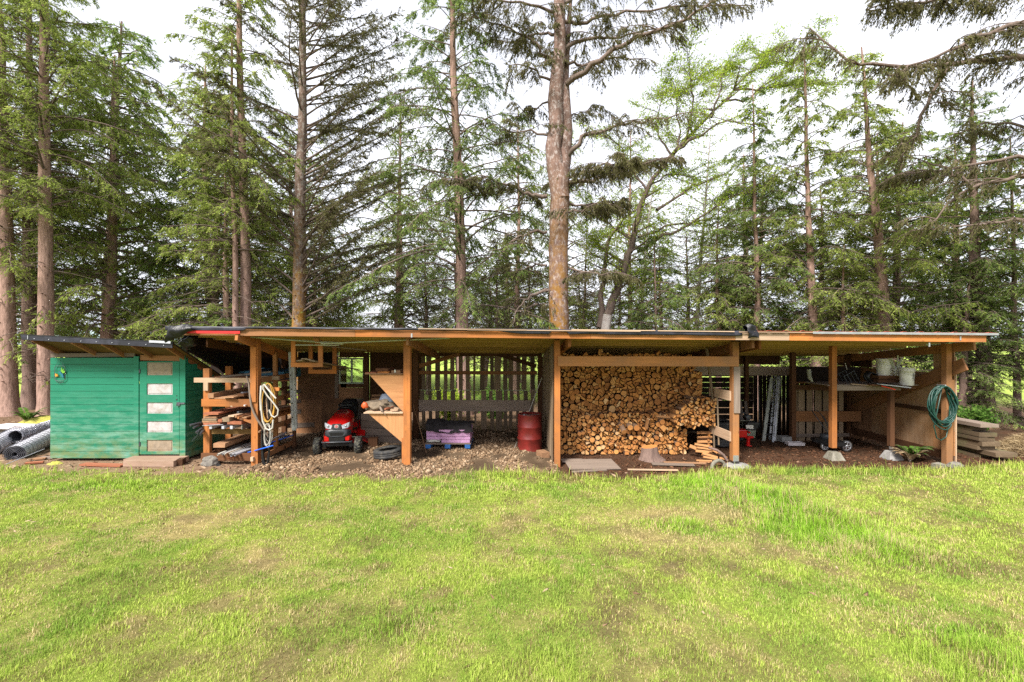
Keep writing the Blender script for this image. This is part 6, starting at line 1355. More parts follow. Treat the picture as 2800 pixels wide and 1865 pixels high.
def cov(u, v):
    return (-2.15 + 1.15 * u, 1.22 + .95 * v, pz + .53 + .10 * math.sin(math.pi * min(1, v * 1.3)) * (1 - .3 * u) + (-.13 if v < .08 else 0) + (.04 if u < .3 else 0))
crumple('black_cover', 'crumpled black cloth lying over the pink blocks', cov, 34, 24, .05, 7.0, 'cloth', 'cloth', th=.012)
dr = thing('oil_drum', 'dark red steel drum standing on the gravel by the slatted divider', 'drum', (.44, 1.35, .04))
z0 = .04; R_ = .3; H_ = .9
prof = [(0, z0 + .01), (R_ - .01, z0 + .01), (R_, z0), (R_ + .004, z0 + .015), (R_, z0 + .03)]
for zc in (z0 + H_ * .34, z0 + H_ * .66): prof += [(R_, zc - .03), (R_ + .012, zc - .012), (R_ + .012, zc + .012), (R_, zc + .03)]
prof += [(R_, z0 + H_ - .03), (R_ + .006, z0 + H_ - .012), (R_ + .004, z0 + H_), (R_ - .012, z0 + H_), (R_ - .014, z0 + H_ - .02), (0, z0 + H_ - .02)]
MB().lathe((.44, 1.35, 0), prof, 40).build('barrel', M['drum'], dr)
MB().lathe((.30, 1.25, z0 + H_ - .02), [(0, .02), (.03, .02), (.035, 0)], 12).build('bung', M['metal'], dr)
MB().tube([at(4, 1180, 912, 1.7), at(4, 1300, 590, 1.9)], .011, 7).build('rod', M['hose_white'], None, 'white rod leaning behind the red drum against the divider', 'rod')
MB().tube([at(4, 1045, 1250, 1.25), at(4, 1068, 1190, 1.6)], .01, 6).build('rod', M['hose_white'], None, 'short white rod end on the gravel left of the red drum', 'rod')
MB().tube([at(4, 100, 840, 1.4), at(4, 175, 1100, .9), at(4, 225, 1290, .75)], .008, 6).build('stick', M['board_mix'], None, 'thin stick leaning left of the pallet behind the second post', 'stick')
MB().box((.72, .62, .1), .2, .3, .16, R=rotz(.4)).build('wood_block', M['board_mix'], None, 'yellowish wood block at the foot of the slatted divider', 'wood block')

# ------------------------------------------------------------------ firewood
def logmats():
    n = N('log_end'); uv = n.uv(); t = n.attr('tint'); sx = n.n('VectorMath'); sx.operation = 'LENGTH'; n.l(uv, sx.inputs[0])
    w = n.mth('SINE', n.mth('MULTIPLY', sx.outputs['Value'], 620.0)); z = n.noise(uv, 30, 4, .7)
    c = n.ramp(t, [(0, (.30, .115, .032)), (.25, (.50, .20, .055)), (.55, (.66, .29, .08)), (.85, (.76, .40, .135)), (1, (.82, .56, .30))])
    c = n.mix(n.ramp(w, [(.0, .18), (1, 0.0)]), c, (.30, .13, .05)); c = n.mix(n.ramp(z, [(.45, 0.0), (.75, .5)]), c, (.26, .11, .04)); 
    c = n.mix(n.ramp(n.noise(n.geo(), 3.5, 3), [(.4, .35), (.6, 0.0)]), c, (.30, .14, .06)); n.col(c); n.bump(z, .004, .5); return n.set(.85, 0, .2)
M['log_end'] = logmats()
M['log_bark'] = rubble_mat('log_bark', [(0, (.10, .06, .04)), (.5, (.20, .125, .085)), (1, (.30, .19, .12))]); M['log_split'] = wood('log_split', (.44, .22, .09), (.32, .15, .06), knots=0, var=.3)
def clip(poly, p, n_):
    out = []
    for i in range(len(poly)):
        a, c_ = poly[i], poly[(i + 1) % len(poly)]; da = (a[0] - p[0]) * n_[0] + (a[1] - p[1]) * n_[1]; db = (c_[0] - p[0]) * n_[0] + (c_[1] - p[1]) * n_[1]
        if da <= 0: out.append(a)
        if da * db < 0: t = da / (da - db); out.append((a[0] + t * (c_[0] - a[0]), a[1] + t * (c_[1] - a[1])))
    return out
def parea(p): return abs(sum(p[i][0] * p[(i + 1) % len(p)][1] - p[(i + 1) % len(p)][0] * p[i][1] for i in range(len(p)))) / 2
def pcen(p): return (sum(q[0] for q in p) / len(p), sum(q[1] for q in p) / len(p))
def pack(x0, x1, z0, z1, size, inside, r, it=2):
    nx, nz = int((x1 - x0) / size), int((z1 - z0) / size); pts = [(x0 + (i + r.uniform(.05, .95)) * (x1 - x0) / nx, z0 + (k + r.uniform(.05, .95)) * (z1 - z0) / nz) for i in range(nx) for k in range(nz)]
    for s_ in range(it):
        A = np.array(pts); cells = []
        for i, p in enumerate(pts):
            d = np.hypot(A[:, 0] - p[0], A[:, 1] - p[1]); idx = np.argsort(d)[1:16]; poly = [(x0, z0), (x1, z0), (x1, z1), (x0, z1)]; R_ = size * 1.6
            poly = [(max(x0, p[0] - R_), max(z0, p[1] - R_)), (min(x1, p[0] + R_), max(z0, p[1] - R_)), (min(x1, p[0] + R_), min(z1, p[1] + R_)), (max(x0, p[0] - R_), min(z1, p[1] + R_))]
            for j in idx:
                q = A[j]; m = ((p[0] + q[0]) / 2, (p[1] + q[1]) / 2); poly = clip(poly, m, (q[0] - p[0], q[1] - p[1]))
                if len(poly) < 3: break
            cells.append(poly)
        if s_ < it - 1: pts = [pcen(c) if len(c) > 2 and r.random() < .55 else p for c, p in zip(cells, pts)]
    return [c for c in cells if len(c) > 2 and inside(*pcen(c))]
logs = []
def make_logs(cells, Yf, pround, r, bright=0.0, tier='upper'):
    for c in cells:
        A = parea(c)
        if A < .0008: continue
        cc = pcen(c); w = max(q[0] for q in c) - min(q[0] for q in c); h = max(q[1] for q in c) - min(q[1] for q in c)
        pr_ = pround(cc[0], cc[1])
        if r.random() < pr_ and .6 < w / h < 1.6:
            rad = math.sqrt(A / math.pi) * r.uniform(.8, .93); sq = r.uniform(.88, 1.05); n_ = 12; logs.append(([(cc[0] + rad * math.cos(2 * math.pi * k / n_) * (1 + r.uniform(-.05, .05)), cc[1] + rad * sq * math.sin(2 * math.pi * k / n_) * (1 + r.uniform(-.05, .05))) for k in range(n_)], cc, Yf, True, bright, tier))
        else:
            parts = [c]
            if A > .010 or r.random() < .6:
                a = r.uniform(0, math.pi); n_ = (math.cos(a), math.sin(a)); parts = [clip(c, cc, n_), clip(c, cc, (-n_[0], -n_[1]))]
                if A > .009 and r.random() < .6: m2 = (-n_[1], n_[0]); parts = [parts[0], clip(parts[1], cc, m2), clip(parts[1], cc, (-m2[0], -m2[1]))]
            for p in parts:
                if len(p) < 3 or parea(p) < .0007: continue
                k = pcen(p); g = .005 + r.uniform(0, .006); p2 = []
                for q in p:
                    L = math.hypot(q[0] - k[0], q[1] - k[1]); f = max(.5, (L - g * 1.6) / L); p2.append((k[0] + (q[0] - k[0]) * f, k[1] + (q[1] - k[1]) * f))
                # round the shape slightly by cutting corners on some
                if r.random() < .08:
                    p3 = []
                    for i in range(len(p2)):
                        a, q, c2 = p2[i - 1], p2[i], p2[(i + 1) % len(p2)]; f = .22; p3.append((q[0] + (a[0] - q[0]) * f, q[1] + (a[1] - q[1]) * f)); p3.append((q[0] + (c2[0] - q[0]) * f, q[1] + (c2[1] - q[1]) * f))
                    p2 = p3
                logs.append((p2, k, Yf, False, bright, tier))
r5 = random.Random(5)
def top_up(x): return 2.44 + .05 * wob(x, 3.0, 2) - .25 * max(0, (x - 4.35)) * 2 - (.08 if x > 3.9 else 0)
def top_lo(x): return .98 + .10 * wob(x, 2.0, 5) + (.45 * max(0, (1.75 - x)) if x < 1.75 else 0) - .0 * x
def in_lo(x, z): return z < top_lo(x) and x < 4.25 - .25 * max(0, z - .35)
up_cells = pack(1.12, 4.72, .0, 2.56, .142, lambda x, z: z < top_up(x) and z > min(.8, top_lo(x) - .15) and x < 4.66 - .10 * max(0, z - 1.6), r5)
make_logs(up_cells, 1.30, lambda x, z: .14 if x > 1.7 else .5, r5, 0.0, 'upper')
lo_cells = pack(1.12, 4.35, .015, 1.45, .11, in_lo, r5); make_logs(lo_cells, 1.02, lambda x, z: .6 if x < 2.9 else .28, r5, .12, 'lower')
def in_b(x, z): return .72 < z < 1.42 - .9 * max(0, 4.25 - x) and 3.75 + .0 * z < x < 4.78 and (x - 3.7) > (1.1 - z) * .5
bl_cells = pack(3.7, 4.8, .6, 1.5, .08, in_b, r5); make_logs(bl_cells, .72, lambda x, z: .12, r5, .2, 'bulge')
logs.sort(key=lambda t: -parea(t[0]) * (1.25 if t[5] != 'upper' else 1))
def log_into(b, L):
    p, k, Yf, rnd_, br, tier = L; n_ = len(p); y0 = Yf + r5.uniform(-.09, .08); ln = r5.uniform(.34, .42); ax, az = r5.uniform(-.02, .02), r5.uniform(-.02, .02)
    f = [(x, y0 + (x - k[0]) * ax * 4 + (z - k[1]) * az * 4, z) for x, z in p]; g = [(x + ax, y0 + ln, z + az) for x, z in p]
    t = min(1, max(0, r5.betavariate(1.3, 1.6) + br * .6)); off = (0, 0) if rnd_ else (r5.uniform(-.09, .09), r5.uniform(-.09, .09))
    e = [(x - k[0] + off[0], z - k[1] + off[1]) for x, z in p]
    if n_ > 7 and not rnd_: n0 = n_
    area = sum(p[i][0] * p[(i + 1) % n_][1] - p[(i + 1) % n_][0] * p[i][1] for i in range(n_)); fc = tuple(range(n_)) if area > 0 else tuple(range(n_))[::-1]
    b.poly(f, [fc], [[e[i] for i in fc]], t, 0)
    sides = [(i, n_ + i, n_ + (i + 1) % n_, (i + 1) % n_) for i in range(n_)]
    if area < 0: sides = [q[::-1] for q in sides]
    bark_from = r5.randrange(n_)
    for i, q in enumerate(sides):
        m_ = 1 if (rnd_ or (i - bark_from) % n_ < max(1, n_ // 3)) else 2
        allp = f + g; u0 = U(0, 9); uvq = {0: (u0, 0), 1: (u0 + ln, 0), 2: (u0 + ln, .05), 3: (u0, .05)}
        b.poly([allp[j] for j in q], [(0, 1, 2, 3)], [[uvq[j] for j in range(4)]], r5.random(), m_)
    return t
LM = [M['log_end'], M['log_bark'], M['log_split']]
def ztop(z): return 'top' if z > 1.75 else 'middle' if z > .95 else 'lower'
seen_ = {}
for L in logs[:288]:
    b = MB(); t_ = log_into(b, L); p, k, Yf, rn, br, tier = L; A_ = parea(p)
    shape = 'round' if rn else 'wedge' if len(p) <= 4 else 'five sided' if len(p) == 5 else 'blunt cornered' if len(p) > 7 else 'many sided'
    tone = 'pale' if t_ > .72 else 'dark' if t_ < .3 else 'orange' if t_ < .5 else 'tan'
    size = 'big' if A_ > .0105 else 'medium' if A_ > .0075 else 'small'
    row = ['at ground level', 'a hand above ground', 'low', 'at knee height', 'under mid height', 'at mid height', 'over mid height', 'at chest height', 'high', 'just under the crossbeam', 'behind the crossbeam', 'above the crossbeam'][min(11, int(k[1] / .215))]
    colw = ['against the left post', 'near the left post', 'left', 'left of stump', 'left above stump', 'above the stump', 'right of stump', 'right', 'near right rail', 'at the right rail'][min(9, max(0, int((k[0] - 1.1) / .37)))]
    lab = f'{size} {tone} {shape} log, {colw}, {row}' + {'lower': ', front tier', 'bulge': ', loose heap', 'upper': ''}[tier]
    if lab in seen_:
        q_ = seen_[lab]; lab = lab.replace(' log,', (' lower twin log,' if k[1] < q_[1] - .03 else ' upper twin log,' if k[1] > q_[1] + .03 else ' right twin log,' if k[0] > q_[0] else ' left twin log,'))
    if lab in seen_: lab = lab.replace('twin', 'triplet')
    seen_[lab] = k
    b.build('firewood_log', LM, None, lab, 'log', 'logs stacked in the firewood bay')
b = MB()
for L in logs[288:]: log_into(b, L)
b.build('firewood', LM, None, 'smaller split and round log ends filling the firewood stack under the roof', 'firewood', kind='stuff')
# loose pieces in front, on top and at the right of the stack
def billet(label, p0, p1, r_, split=True, bright=.6, group='loose firewood pieces'):
    p0, p1 = Vector(p0), Vector(p1); d = (p1 - p0).normalized(); a = d.cross(Vector((0, 0, 1))); a = a.normalized() if a.length > .1 else Vector((1, 0, 0)); c_ = d.cross(a)
    n_ = r5.choice((3, 4, 5)) if split else 11; ang = [2 * math.pi * i / n_ + (r5.uniform(-.3, .3) if split else 0) for i in range(n_)]; rad = [r_ * (r5.uniform(.75, 1.2) if split else 1) for _ in ang]
    A = [p0 + a * (rad[i] * math.cos(ang[i])) + c_ * (rad[i] * math.sin(ang[i])) for i in range(n_)]; B = [q + (p1 - p0) for q in A]; e = [(rad[i] * math.cos(ang[i]), rad[i] * math.sin(ang[i])) for i in range(n_)]
    b = MB(); b.poly(A + B, [tuple(range(n_))[::-1], tuple(range(n_, 2 * n_))], [[e[i] for i in range(n_)][::-1], e], bright, 0)
    L = (p1 - p0).length
    for i in range(n_): j = (i + 1) % n_; b.poly([A[i], B[i], B[j], A[j]], [(3, 2, 1, 0)], [[(0, .05), (L, .05), (L, 0), (0, 0)]], r5.uniform(.4, 1), 1 if (not split or i == 0) else 2)
    return b.build('firewood_log', LM, None, label, 'log', group)
def T5(x, y, Y): return at(5, x, y, Y)
billet('pale split log standing on end in the middle of the lower firewood tier', T5(1005, 975, .88), T5(985, 1065, .95), .055, True, 1)
billet('bark covered round log lying across the middle of the firewood', T5(775, 1095, .8), T5(735, 1010, 1.1), .062, False)
billet('round log pointing out right of the bark covered one', T5(830, 1055, .82), (T5(830, 1055, .82).x + .02, 1.2, T5(830, 1055, .82).z + .06), .065, False); billet('round log beside the pointing one in the middle of the firewood', T5(890, 1058, .85), (T5(890, 1058, .85).x, 1.2, T5(890, 1058, .85).z + .03), .07, False, .3)
billet('large round reddish log end right of the standing pale log', T5(1130, 1003, .86), (T5(1130, 1003, .86).x, 1.2, T5(1130, 1003, .86).z + .03), .062, False, .3)
billet('dark bark slab lying flat in the right of the firewood', T5(1070, 950, .9), T5(1260, 965, .9), .035, True, .1); billet('big half round log above the right of the lower tier', T5(1140, 1060, .85), (T5(1140, 1060, .85).x, 1.2, T5(1140, 1060, .85).z), .085, True, .7)
for i, (x0, y0, x1, y1, r_) in enumerate(((1330, 920, 1420, 850, .04), (1445, 950, 1400, 860, .045), (1490, 900, 1445, 850, .045), (1530, 1000, 1470, 880, .035), (1560, 870, 1500, 820, .045), (1615, 860, 1545, 800, .045), (1590, 830, 1560, 790, .04), (1630, 830, 1585, 785, .04))):
    billet(['leftmost long stick', 'second long stick', 'third long stick', 'longest drooping stick', 'broad stick', 'steep thick stick', 'short upper stick', 'rightmost upper stick'][i] + ' slanting on top of the loose heap at the right of the firewood', T5(x0, y0, .62), T5(x1, y1, .95), r_, True, .7)
for i in range(7):      # crossed end stack at the right foot
    y = 1105 + i * 22; x0 = 1455 + (i % 2) * 10
    if i % 2 == 0: billet(f"split log laid crosswise in the right end stack, layer {['one', 'two', 'three', 'four'][i // 2]} from the top", T5(x0, y, .95), T5(x0 + 135, y - 2, .95), .045, True, .8)
    else: billet(f"log end between crosswise logs of the right end stack, gap {['one', 'two', 'three'][i // 2]} from the top", T5(x0 + 100, y, .9), (T5(x0 + 100, y, .9).x, 1.3, T5(x0 + 100, y, .9).z), .035, True, .4)
sp = [(1430, 1215, 1560, 1235, .05), (1450, 1245, 1600, 1265, .04), (1440, 1275, 1590, 1290, .045), (1500, 1300, 1640, 1340, .04), (1445, 1370, 1590, 1395, .03), (1510, 1330, 1640, 1385, .035), (1380, 1235, 1440, 1260, .06), (1560, 1240, 1650, 1280, .035), (1640, 1290, 1730, 1370, .035), (1600, 1270, 1700, 1330, .035), (1660, 1340, 1735, 1385, .03), (1470, 1400, 1570, 1380, .02)]
for i, (x0, y0, x1, y1, r_) in enumerate(sp):
    Y = lerp(.85, .25, (y0 - 1215) / 190.); a, c_ = T5(x0, y0, Y), T5(x1, y1, Y - .05); a.z = max(a.z, r_ * .8); c_.z = max(c_.z, r_ * .8)
    billet(['upper', 'second', 'third', 'fourth', 'low flat', 'slanting', 'dark stubby', 'right hand', 'lowest right', 'middle right', 'small end', 'thin front'][i] + ' spilled log at the right foot of the firewood stack', a, c_, r_, True, .6)
# branch shaped pieces near the post
MB().tube([T5(1560, 1240, .5), T5(1640, 1265, .45), T5(1700, 1310, .4), T5(1735, 1365, .35)], .03, 8).build('branch', M['bark_dark'], None, 'dark curved branch curving down to the fourth post foot', 'branch')
# stump
sc = Vector((3.18, .52, 0)); rings = []
for (z, r_, ex) in ((-.02, .26, .16), (.03, .23, .11), (.1, .20, .05), (.2, .185, .02), (.31, .18, .0)):
    rings.append([(sc.x + r_ * math.cos(a) * (1 + .06 * math.sin(5 * a)) + ex * max(0, math.cos(a)) ** 3, sc.y + r_ * .9 * math.sin(a) * (1 + .05 * math.sin(7 * a)), z + .03 * math.cos(a) * (z > .3)) for a in np.linspace(0, 2 * math.pi, 29)[:-1]])
st_ = thing('stump', 'sawn tree stump used as chopping block in front of the firewood', 'stump', tuple(sc)); b = MB(); loft(b, rings, cap=False); b.build('bark', M['bark_dark'], st_)
MB().poly(rings[-1], [tuple(range(28))], [[(p[0] - sc.x, p[1] - sc.y) for p in rings[-1]]], .35).build('cut_face', M['log_end'], st_)
# boards on the ground before the stack
for (p0, p1, w, h, m_, t_, lab) in (((1.2, .02, .035), (2.3, .08, .03), 0.8, .02, 'grey_wood', .9, 'large worn plywood sheet lying on the ground before the firewood'), ((1.12, .28, .05), (1.6, .30, .05), .2, .03, 'grey_wood', 1, 'short grey board on the ground at the third post'), ((2.45, -.35, .03), (3.5, -.4, .03), .06, .02, 'pale_wood', .8, 'thin pale lath on the ground before the firewood'),
        ((3.1, .1, .03), (4.0, .0, .03), .18, .015, 'grey_wood', .5, 'flat brown board on the wood chips in front of the stump'), ((3.4, .2, .035), (4.3, .1, .035), .12, .015, 'board_mix', .5, 'narrow board on the wood chips right of the stump'), ((1.25, -.5, .02), (2.0, -.38, .02), .08, .02, 'grey_wood', .7, 'grey lath at the grass edge before the plywood sheet')):
    P_(p0, p1, w, h, m_, lab, t_, group='boards on the ground before the firewood')
b = MB(); c0 = T5(1640, 1425, -.05); b.tube([(c0.x + .16 * math.cos(a), -.1 + .05 * math.cos(a), .0 + .15 * math.sin(a)) for a in np.linspace(0, math.pi, 14)], .04, 8); b.build('concrete_ring', M['concrete_moss'], None, 'pale curved concrete ring piece half sunk in grass beside the fourth post', 'concrete piece')
for (p0, p1, r_, lab) in ((T5(1542, 315, .7), T5(1600, 800, .75), .03, 'slim pole leaning from the roof against the right side of the firewood'), (T5(1600, 780, .78), T5(1612, 1240, .8), .022, 'round upright pole holding the right side of the firewood'), (T5(1640, 740, .6), T5(1655, 1215, .6), .02, 'bare stick standing right of the firewood heap')):
    MB().tube([p0, p1], r_, 8).build('pole', M['slat_wood'], None, lab, 'pole')

# ------------------------------------------------------------------ right bay
def W(x, y, Y): return at(23, x, y, Y)
def ladder(name, label, base, top, wv, m_, rung_m, n, rw=.03, rd=.07):
    base, top, wv = Vector(base), Vector(top), Vector(wv); t = thing(name, label, 'ladder', tuple(base))
    for s_ in (0, 1): MB().board(base + wv * s_, top + wv * s_ * .8, rw, rd, up=(0, 1, .2)).build('rail', M[m_], t)
    for i in range(n): f = (i + .6) / n; p = base.lerp(top, f); MB().board(p, p + wv * (1 - .2 * f), .06, .02, up=(0, 0, 1)).build('rung', M[rung_m], t)
    return t
ladder('wooden_ladder', 'weathered step ladder leaning at the back of the right bay', W(858, 1310, 2.5), W(985, 310, 2.9), (.36, .12, 0), 'ladder_green', 'dark_grey', 6, .09, .03)
ladder('aluminium_ladder', 'shiny aluminium ladder leaning in front of the weathered one', W(1005, 1330, 2.35), W(1085, 290, 2.8), (.08, .3, 0), 'alu', 'alu', 7, .05, .03)
b = MB(); b.board(W(1030, 1310, 2.33), W(1105, 290, 2.76), .04, .035, up=(0, 1, .2)); b.build('aluminium_rail', M['alu'], None, 'single aluminium rail leaning right beside the shiny ladder', 'rail')
b = MB(); loft(b, [[(x * k + 6.75, y * k + 3.0, z) for x, y in ((-.17, -.12), (.17, -.12), (.17, .12), (-.17, .12))] for (k, z) in ((.85, 0), (1, .42), (1.08, .43), (1.08, .46), (.98, .46), (.9, .1))], smooth=False); b.build('bin', M['pole_green'], None, 'pale green plastic bin behind the ladders', 'bin')
# red machine with engine
mc = thing('tiller', 'red garden tiller with small engine and jack leg in the dark behind the fourth post', 'tiller', (5.35, 2.0, 0))
b = MB(); b.board(W(590, 1240, 1.9), W(450, 1110, 2.1), .05, .06); b.board(W(690, 1250, 1.9), W(560, 1250, 1.9), .05, .05); b.board(W(640, 1180, 1.9), W(480, 1120, 2.3), .04, .04); b.build('frame', M['red_paint'], mc)
b = MB(); p = W(618, 1240, 1.85); b.tube([(p.x, 1.85, p.z), (p.x - .01, 1.85, .03)], .042, 10); b.box((p.x, 1.85, .03), .12, .12, .015); b.build('jack_leg', M['red_paint'], mc)
b = MB(); p = W(470, 1180, 2.0); b.box(p, .28, .3, .2); b.build('guard', M['red_paint'], mc, bevel=.02)
b = MB(); p = W(640, 1090, 2.1); b.box(p, .26, .2, .14); b.box(p + Vector((.03, 0, .1)), .3, .26, .08); eng = b.build('engine', M['black'], mc, bevel=.01)
b = MB(); b.box(W(605, 1085, 1.97), .09, .04, .09); b.box(W(665, 1090, 1.97), .1, .03, .1); b.build('engine_cover', M['white_plastic'], eng, bevel=.008)
b = MB(); b.lathe(W(610, 935, 2.0), [(0, -.05), (.065, -.05), (.075, -.03), (.075, .12), (0, .12)], 18, 'Y'); b.build('air_filter', M['dark_grey'], eng)
b = MB(); b.tube([W(455, 850, 2.0), W(520, 850, 2.05), W(590, 900, 2.1), W(640, 1010, 2.1)], .014, 7); b.tube([W(450, 955, 2.0), W(600, 970, 2.1)], .012, 7); b.build('handlebar', M['dark_grey'], mc)
b = MB(); b.lathe((5.95, 2.2, .2), [(.08, -.06), (.18, -.08), (.2, -.04), (.2, .04), (.18, .08), (.08, .06)], 24, 'X'); b.build('wheel', M['rubber'], mc)
b = MB(); b.box((6.1, 2.5, .2), .35, .4, .3); b.box(W(735, 1085, 2.3), .12, .1, .1); b.build('base', M['black'], mc, bevel=.02)
for i in range(3): tyre(['bottom', 'middle', 'top'][i] + ' tyre of the dark stack seen just left of the fourth post', (5.42 + .04 * i, 1.95 + .03 * i, .12 + .22 * i), .3, .2, (.03 * i, .02), 'rubber', hole=.5)
for x0, x1 in ((455, 500), (505, 565), (605, 650)):
    a, c_ = W(x0, 0, 3.2), W(x1, 0, 3.2); P_(((a.x + c_.x) / 2, 3.2, .0), ((a.x + c_.x) / 2, 3.4, W(0, 695, 3.2).z), c_.x - a.x, .02, 'grey_wood', {455: 'left', 505: 'middle', 605: 'right'}[x0] + ' of three grey boards leaning at the back behind the tiller', .5, group='boards leaning behind the tiller', up=(0, 1, 0))
MB().tube([W(780, 430, 3.0), W(795, 1090, 3.0)], .018, 7).build('pole', M['dark_grey'], None, 'bluish dark pole standing left of the ladders', 'pole')
def cblock(label, c, L, w, h, rz=0.0, m_='concrete'):
    t = MB(); R = rotz(rz); c = Vector(c)
    for s_ in (-1, 1): t.box(c + R @ Vector((0, s_ * (w / 2 - .016), 0)), L, .032, h, R=R)
    for s_ in (-1, 0, 1): t.box(c + R @ Vector((s_ * (L / 2 - .018), 0, 0)), .034, w - .066, h - .004, R=R)
    return t.build('concrete_block', M[m_], None, label, 'concrete block')
cblock('hollow concrete block lying between the aluminium ladder and the dark post', (at(6, 700, 0, 2.35).x, 2.35, .1), .28, .19, .14, .05); cblock('second concrete block, paler and lower, right of the first', (at(6, 795, 0, 2.0).x, 2.0, .05), .42, .19, .08, -.05, 'slab'); cblock('small concrete piece at the foot of the aluminium ladder', (at(6, 630, 0, 2.5).x, 2.5, .08), .12, .1, .14)
# push mower
pm = thing('push_mower', 'black push lawn mower with spoked grey wheels under the shelf of the right bay', 'lawn mower', (8.0, 1.5, 0))
b = MB(); loft(b, [rr(8.0, 1.2, .2, .22, .05, e=4), rr(8.0, 1.3, .2, .27, .08, e=4), rr(8.0, 1.75, .2, .27, .08, e=4), rr(8.0, 1.9, .2, .2, .05, e=4)]); b.build('deck', M['black'], pm)
b = MB(); b.lathe((7.98, 1.55, .27), [(0, .14), (.1, .14), (.14, .11), (.15, 0), (.13, 0)], 20); b.box((7.98, 1.42, .33), .16, .06, .02); b.build('engine', M['dark_grey'], pm)
def sp_wheel(c, r_):
    b = MB(); b.lathe(c, [(r_ * .80, -.02), (r_ * .97, -.025), (r_, -.012), (r_, .012), (r_ * .97, .025), (r_ * .80, .02)], 32, 'Y'); w = b.build('wheel', M['rubber'], pm)
    b = MB(); b.lathe(c, [(r_ * .68, -.028), (r_ * .82, -.03), (r_ * .82, .0), (r_ * .68, .0)], 32, 'Y'); b.lathe(c, [(0, -.034), (r_ * .16, -.034), (r_ * .2, -.02), (0, 0)], 14, 'Y')
    for k in range(6): a = k * math.pi / 3 + .3; d = Vector((math.cos(a), 0, math.sin(a))); b.board(Vector(c) + d * r_ * .1 + Vector((0, -.02, 0)), Vector(c) + d * r_ * .72 + Vector((0, -.02, 0)), .012, r_ * .16, up=d.cross(Vector((0, 1, 0))))
    b.build('spoked_rim', M['alu'], w)
c_ = at(6, 1275, 1225, 1.3); sp_wheel((c_.x, 1.3, .145), .14); sp_wheel((c_.x - .5, 1.35, .12), .1)
b = MB(); Q = lambda x, y, Y: at(6, x, y, Y); b.tube([Q(1120, 1130, 1.5), Q(955, 895, 1.75), Q(1020, 905, 1.95), Q(1070, 970, 1.9), Q(1140, 1110, 1.7)], .013, 7); b.tube([Q(1055, 950, 1.92), Q(1085, 990, 1.88)], .022, 7); b.build('handle', M['black'], pm)
# things on the long shelf
def V4(x, y, Y): return at(24, x, y, Y)
def bucket(label, c, r0, r1, h, rim=True):
    t = thing('bucket', label, 'bucket', tuple(c), 'white plastic buckets on the shelf'); c = Vector(c)
    prof = [(0, .0), (r0, 0), (r0 + .004, .01)] + [(lerp(r0, r1, f), h * f) for f in (.3, .6, .80)] + [(r1 + .008, h * .81), (r1 + .008, h * .835), (r1, h * .84), (r1, h * .88), (r1 + .008, h * .885), (r1 + .008, h * .91), (r1, h * .915), (r1 + .002, h * .97), (r1 + .007, h * .975), (r1 + .007, h), (r1 - .003, h), (r1 - .006, h * .9), (r0 - .004, .02), (0, .02)]
    MB().lathe(c, prof, 32).build('tub', M['white_plastic'], t)
    MB().tube([c + Vector((-r1 - .01, 0, h * .86)), c + Vector((-r1 * .9, -r1 * .6, h * .68)), c + Vector((0, -r1 * 1.1, h * .6)), c + Vector((r1 * .9, -r1 * .6, h * .68)), c + Vector((r1 + .01, 0, h * .86))], .003, 5).build('bail_handle', M['metal'], t) if rim else None
    return t
q = V4(1552, 375, .35); zsh = q.z; bk = bucket('white bucket with black print standing in front at the right end of the shelf', (q.x, .42, zsh), .125, .143, .40)
b = MB(); ox = q.x + .03
def mk(x, z, w, h): 
    xx = ox + x; yy = .42 - math.sqrt(max(0, .137 ** 2 - (xx - q.x) ** 2)) - .004; b.box((xx, yy, zsh + z), w, .003, h)
for (x, z, w, h) in ((0, .26, .008, .05), (.008, .24, .03, .008), (-.008, .23, .008, .03), (.012, .22, .02, .012), (.0, .205, .03, .005), (-.012, .25, .012, .006), (.01, .265, .016, .008), (0, .19, .04, .004), (0, .18, .045, .003), (0, .17, .04, .003), (0, .16, .043, .003), (0, .15, .035, .003), (-.012, .13, .02, .004), (0, .115, .045, .003)): mk(x, z, w, h)
b.build('printed_mark', M['black'], bk)
q1 = V4(1225, 240, .75); bucket('white bucket without print standing on the wooden crate on the shelf', (q1.x, .8, q1.z), .135, .155, .40)
b = MB(); a, c_ = V4(1150, 345, .6), V4(1440, 250, .6)
for k in range(2): b.box(((a.x + c_.x) / 2, .66, a.z + .05 + .09 * k), c_.x - a.x, .02, .075); b.box(((a.x + c_.x) / 2, 1.0, a.z + .05 + .09 * k), c_.x - a.x, .02, .075); b.box((c_.x, .83, a.z + .05 + .09 * k), .02, .34, .07); b.box((a.x, .83, a.z + .05 + .09 * k), .02, .34, .07)
b.box(((a.x + c_.x) / 2, .83, c_.z - .02), c_.x - a.x - .03, .3, .016); b.build('wooden_crate', M['dark_wood'], None, 'low dark wooden crate on the shelf carrying the plain white bucket', 'crate')
bk2 = thing('wire_basket', 'white wire basket holding clear bottles and pale sticks between the two buckets', 'basket', tuple(V4(1370, 245, .6)))
cb = V4(1375, 245, .62); b = MB()
for z in (.0, .03, .06, .09, .12, .15): 
    for i in range(12): a1, a2 = 2 * math.pi * i / 12, 2 * math.pi * (i + 1) / 12; b.tube([cb + Vector((.12 * math.cos(a1), .1 * math.sin(a1), z + .02)), cb + Vector((.12 * math.cos(a2), .1 * math.sin(a2), z + .02))], .003, 4, caps=False)
for i in range(18): a1 = 2 * math.pi * i / 18; b.tube([cb + Vector((.12 * math.cos(a1), .1 * math.sin(a1), .02)), cb + Vector((.12 * math.cos(a1), .1 * math.sin(a1), .17))], .003, 4, caps=False)
b.build('mesh', M['white_plastic'], bk2)
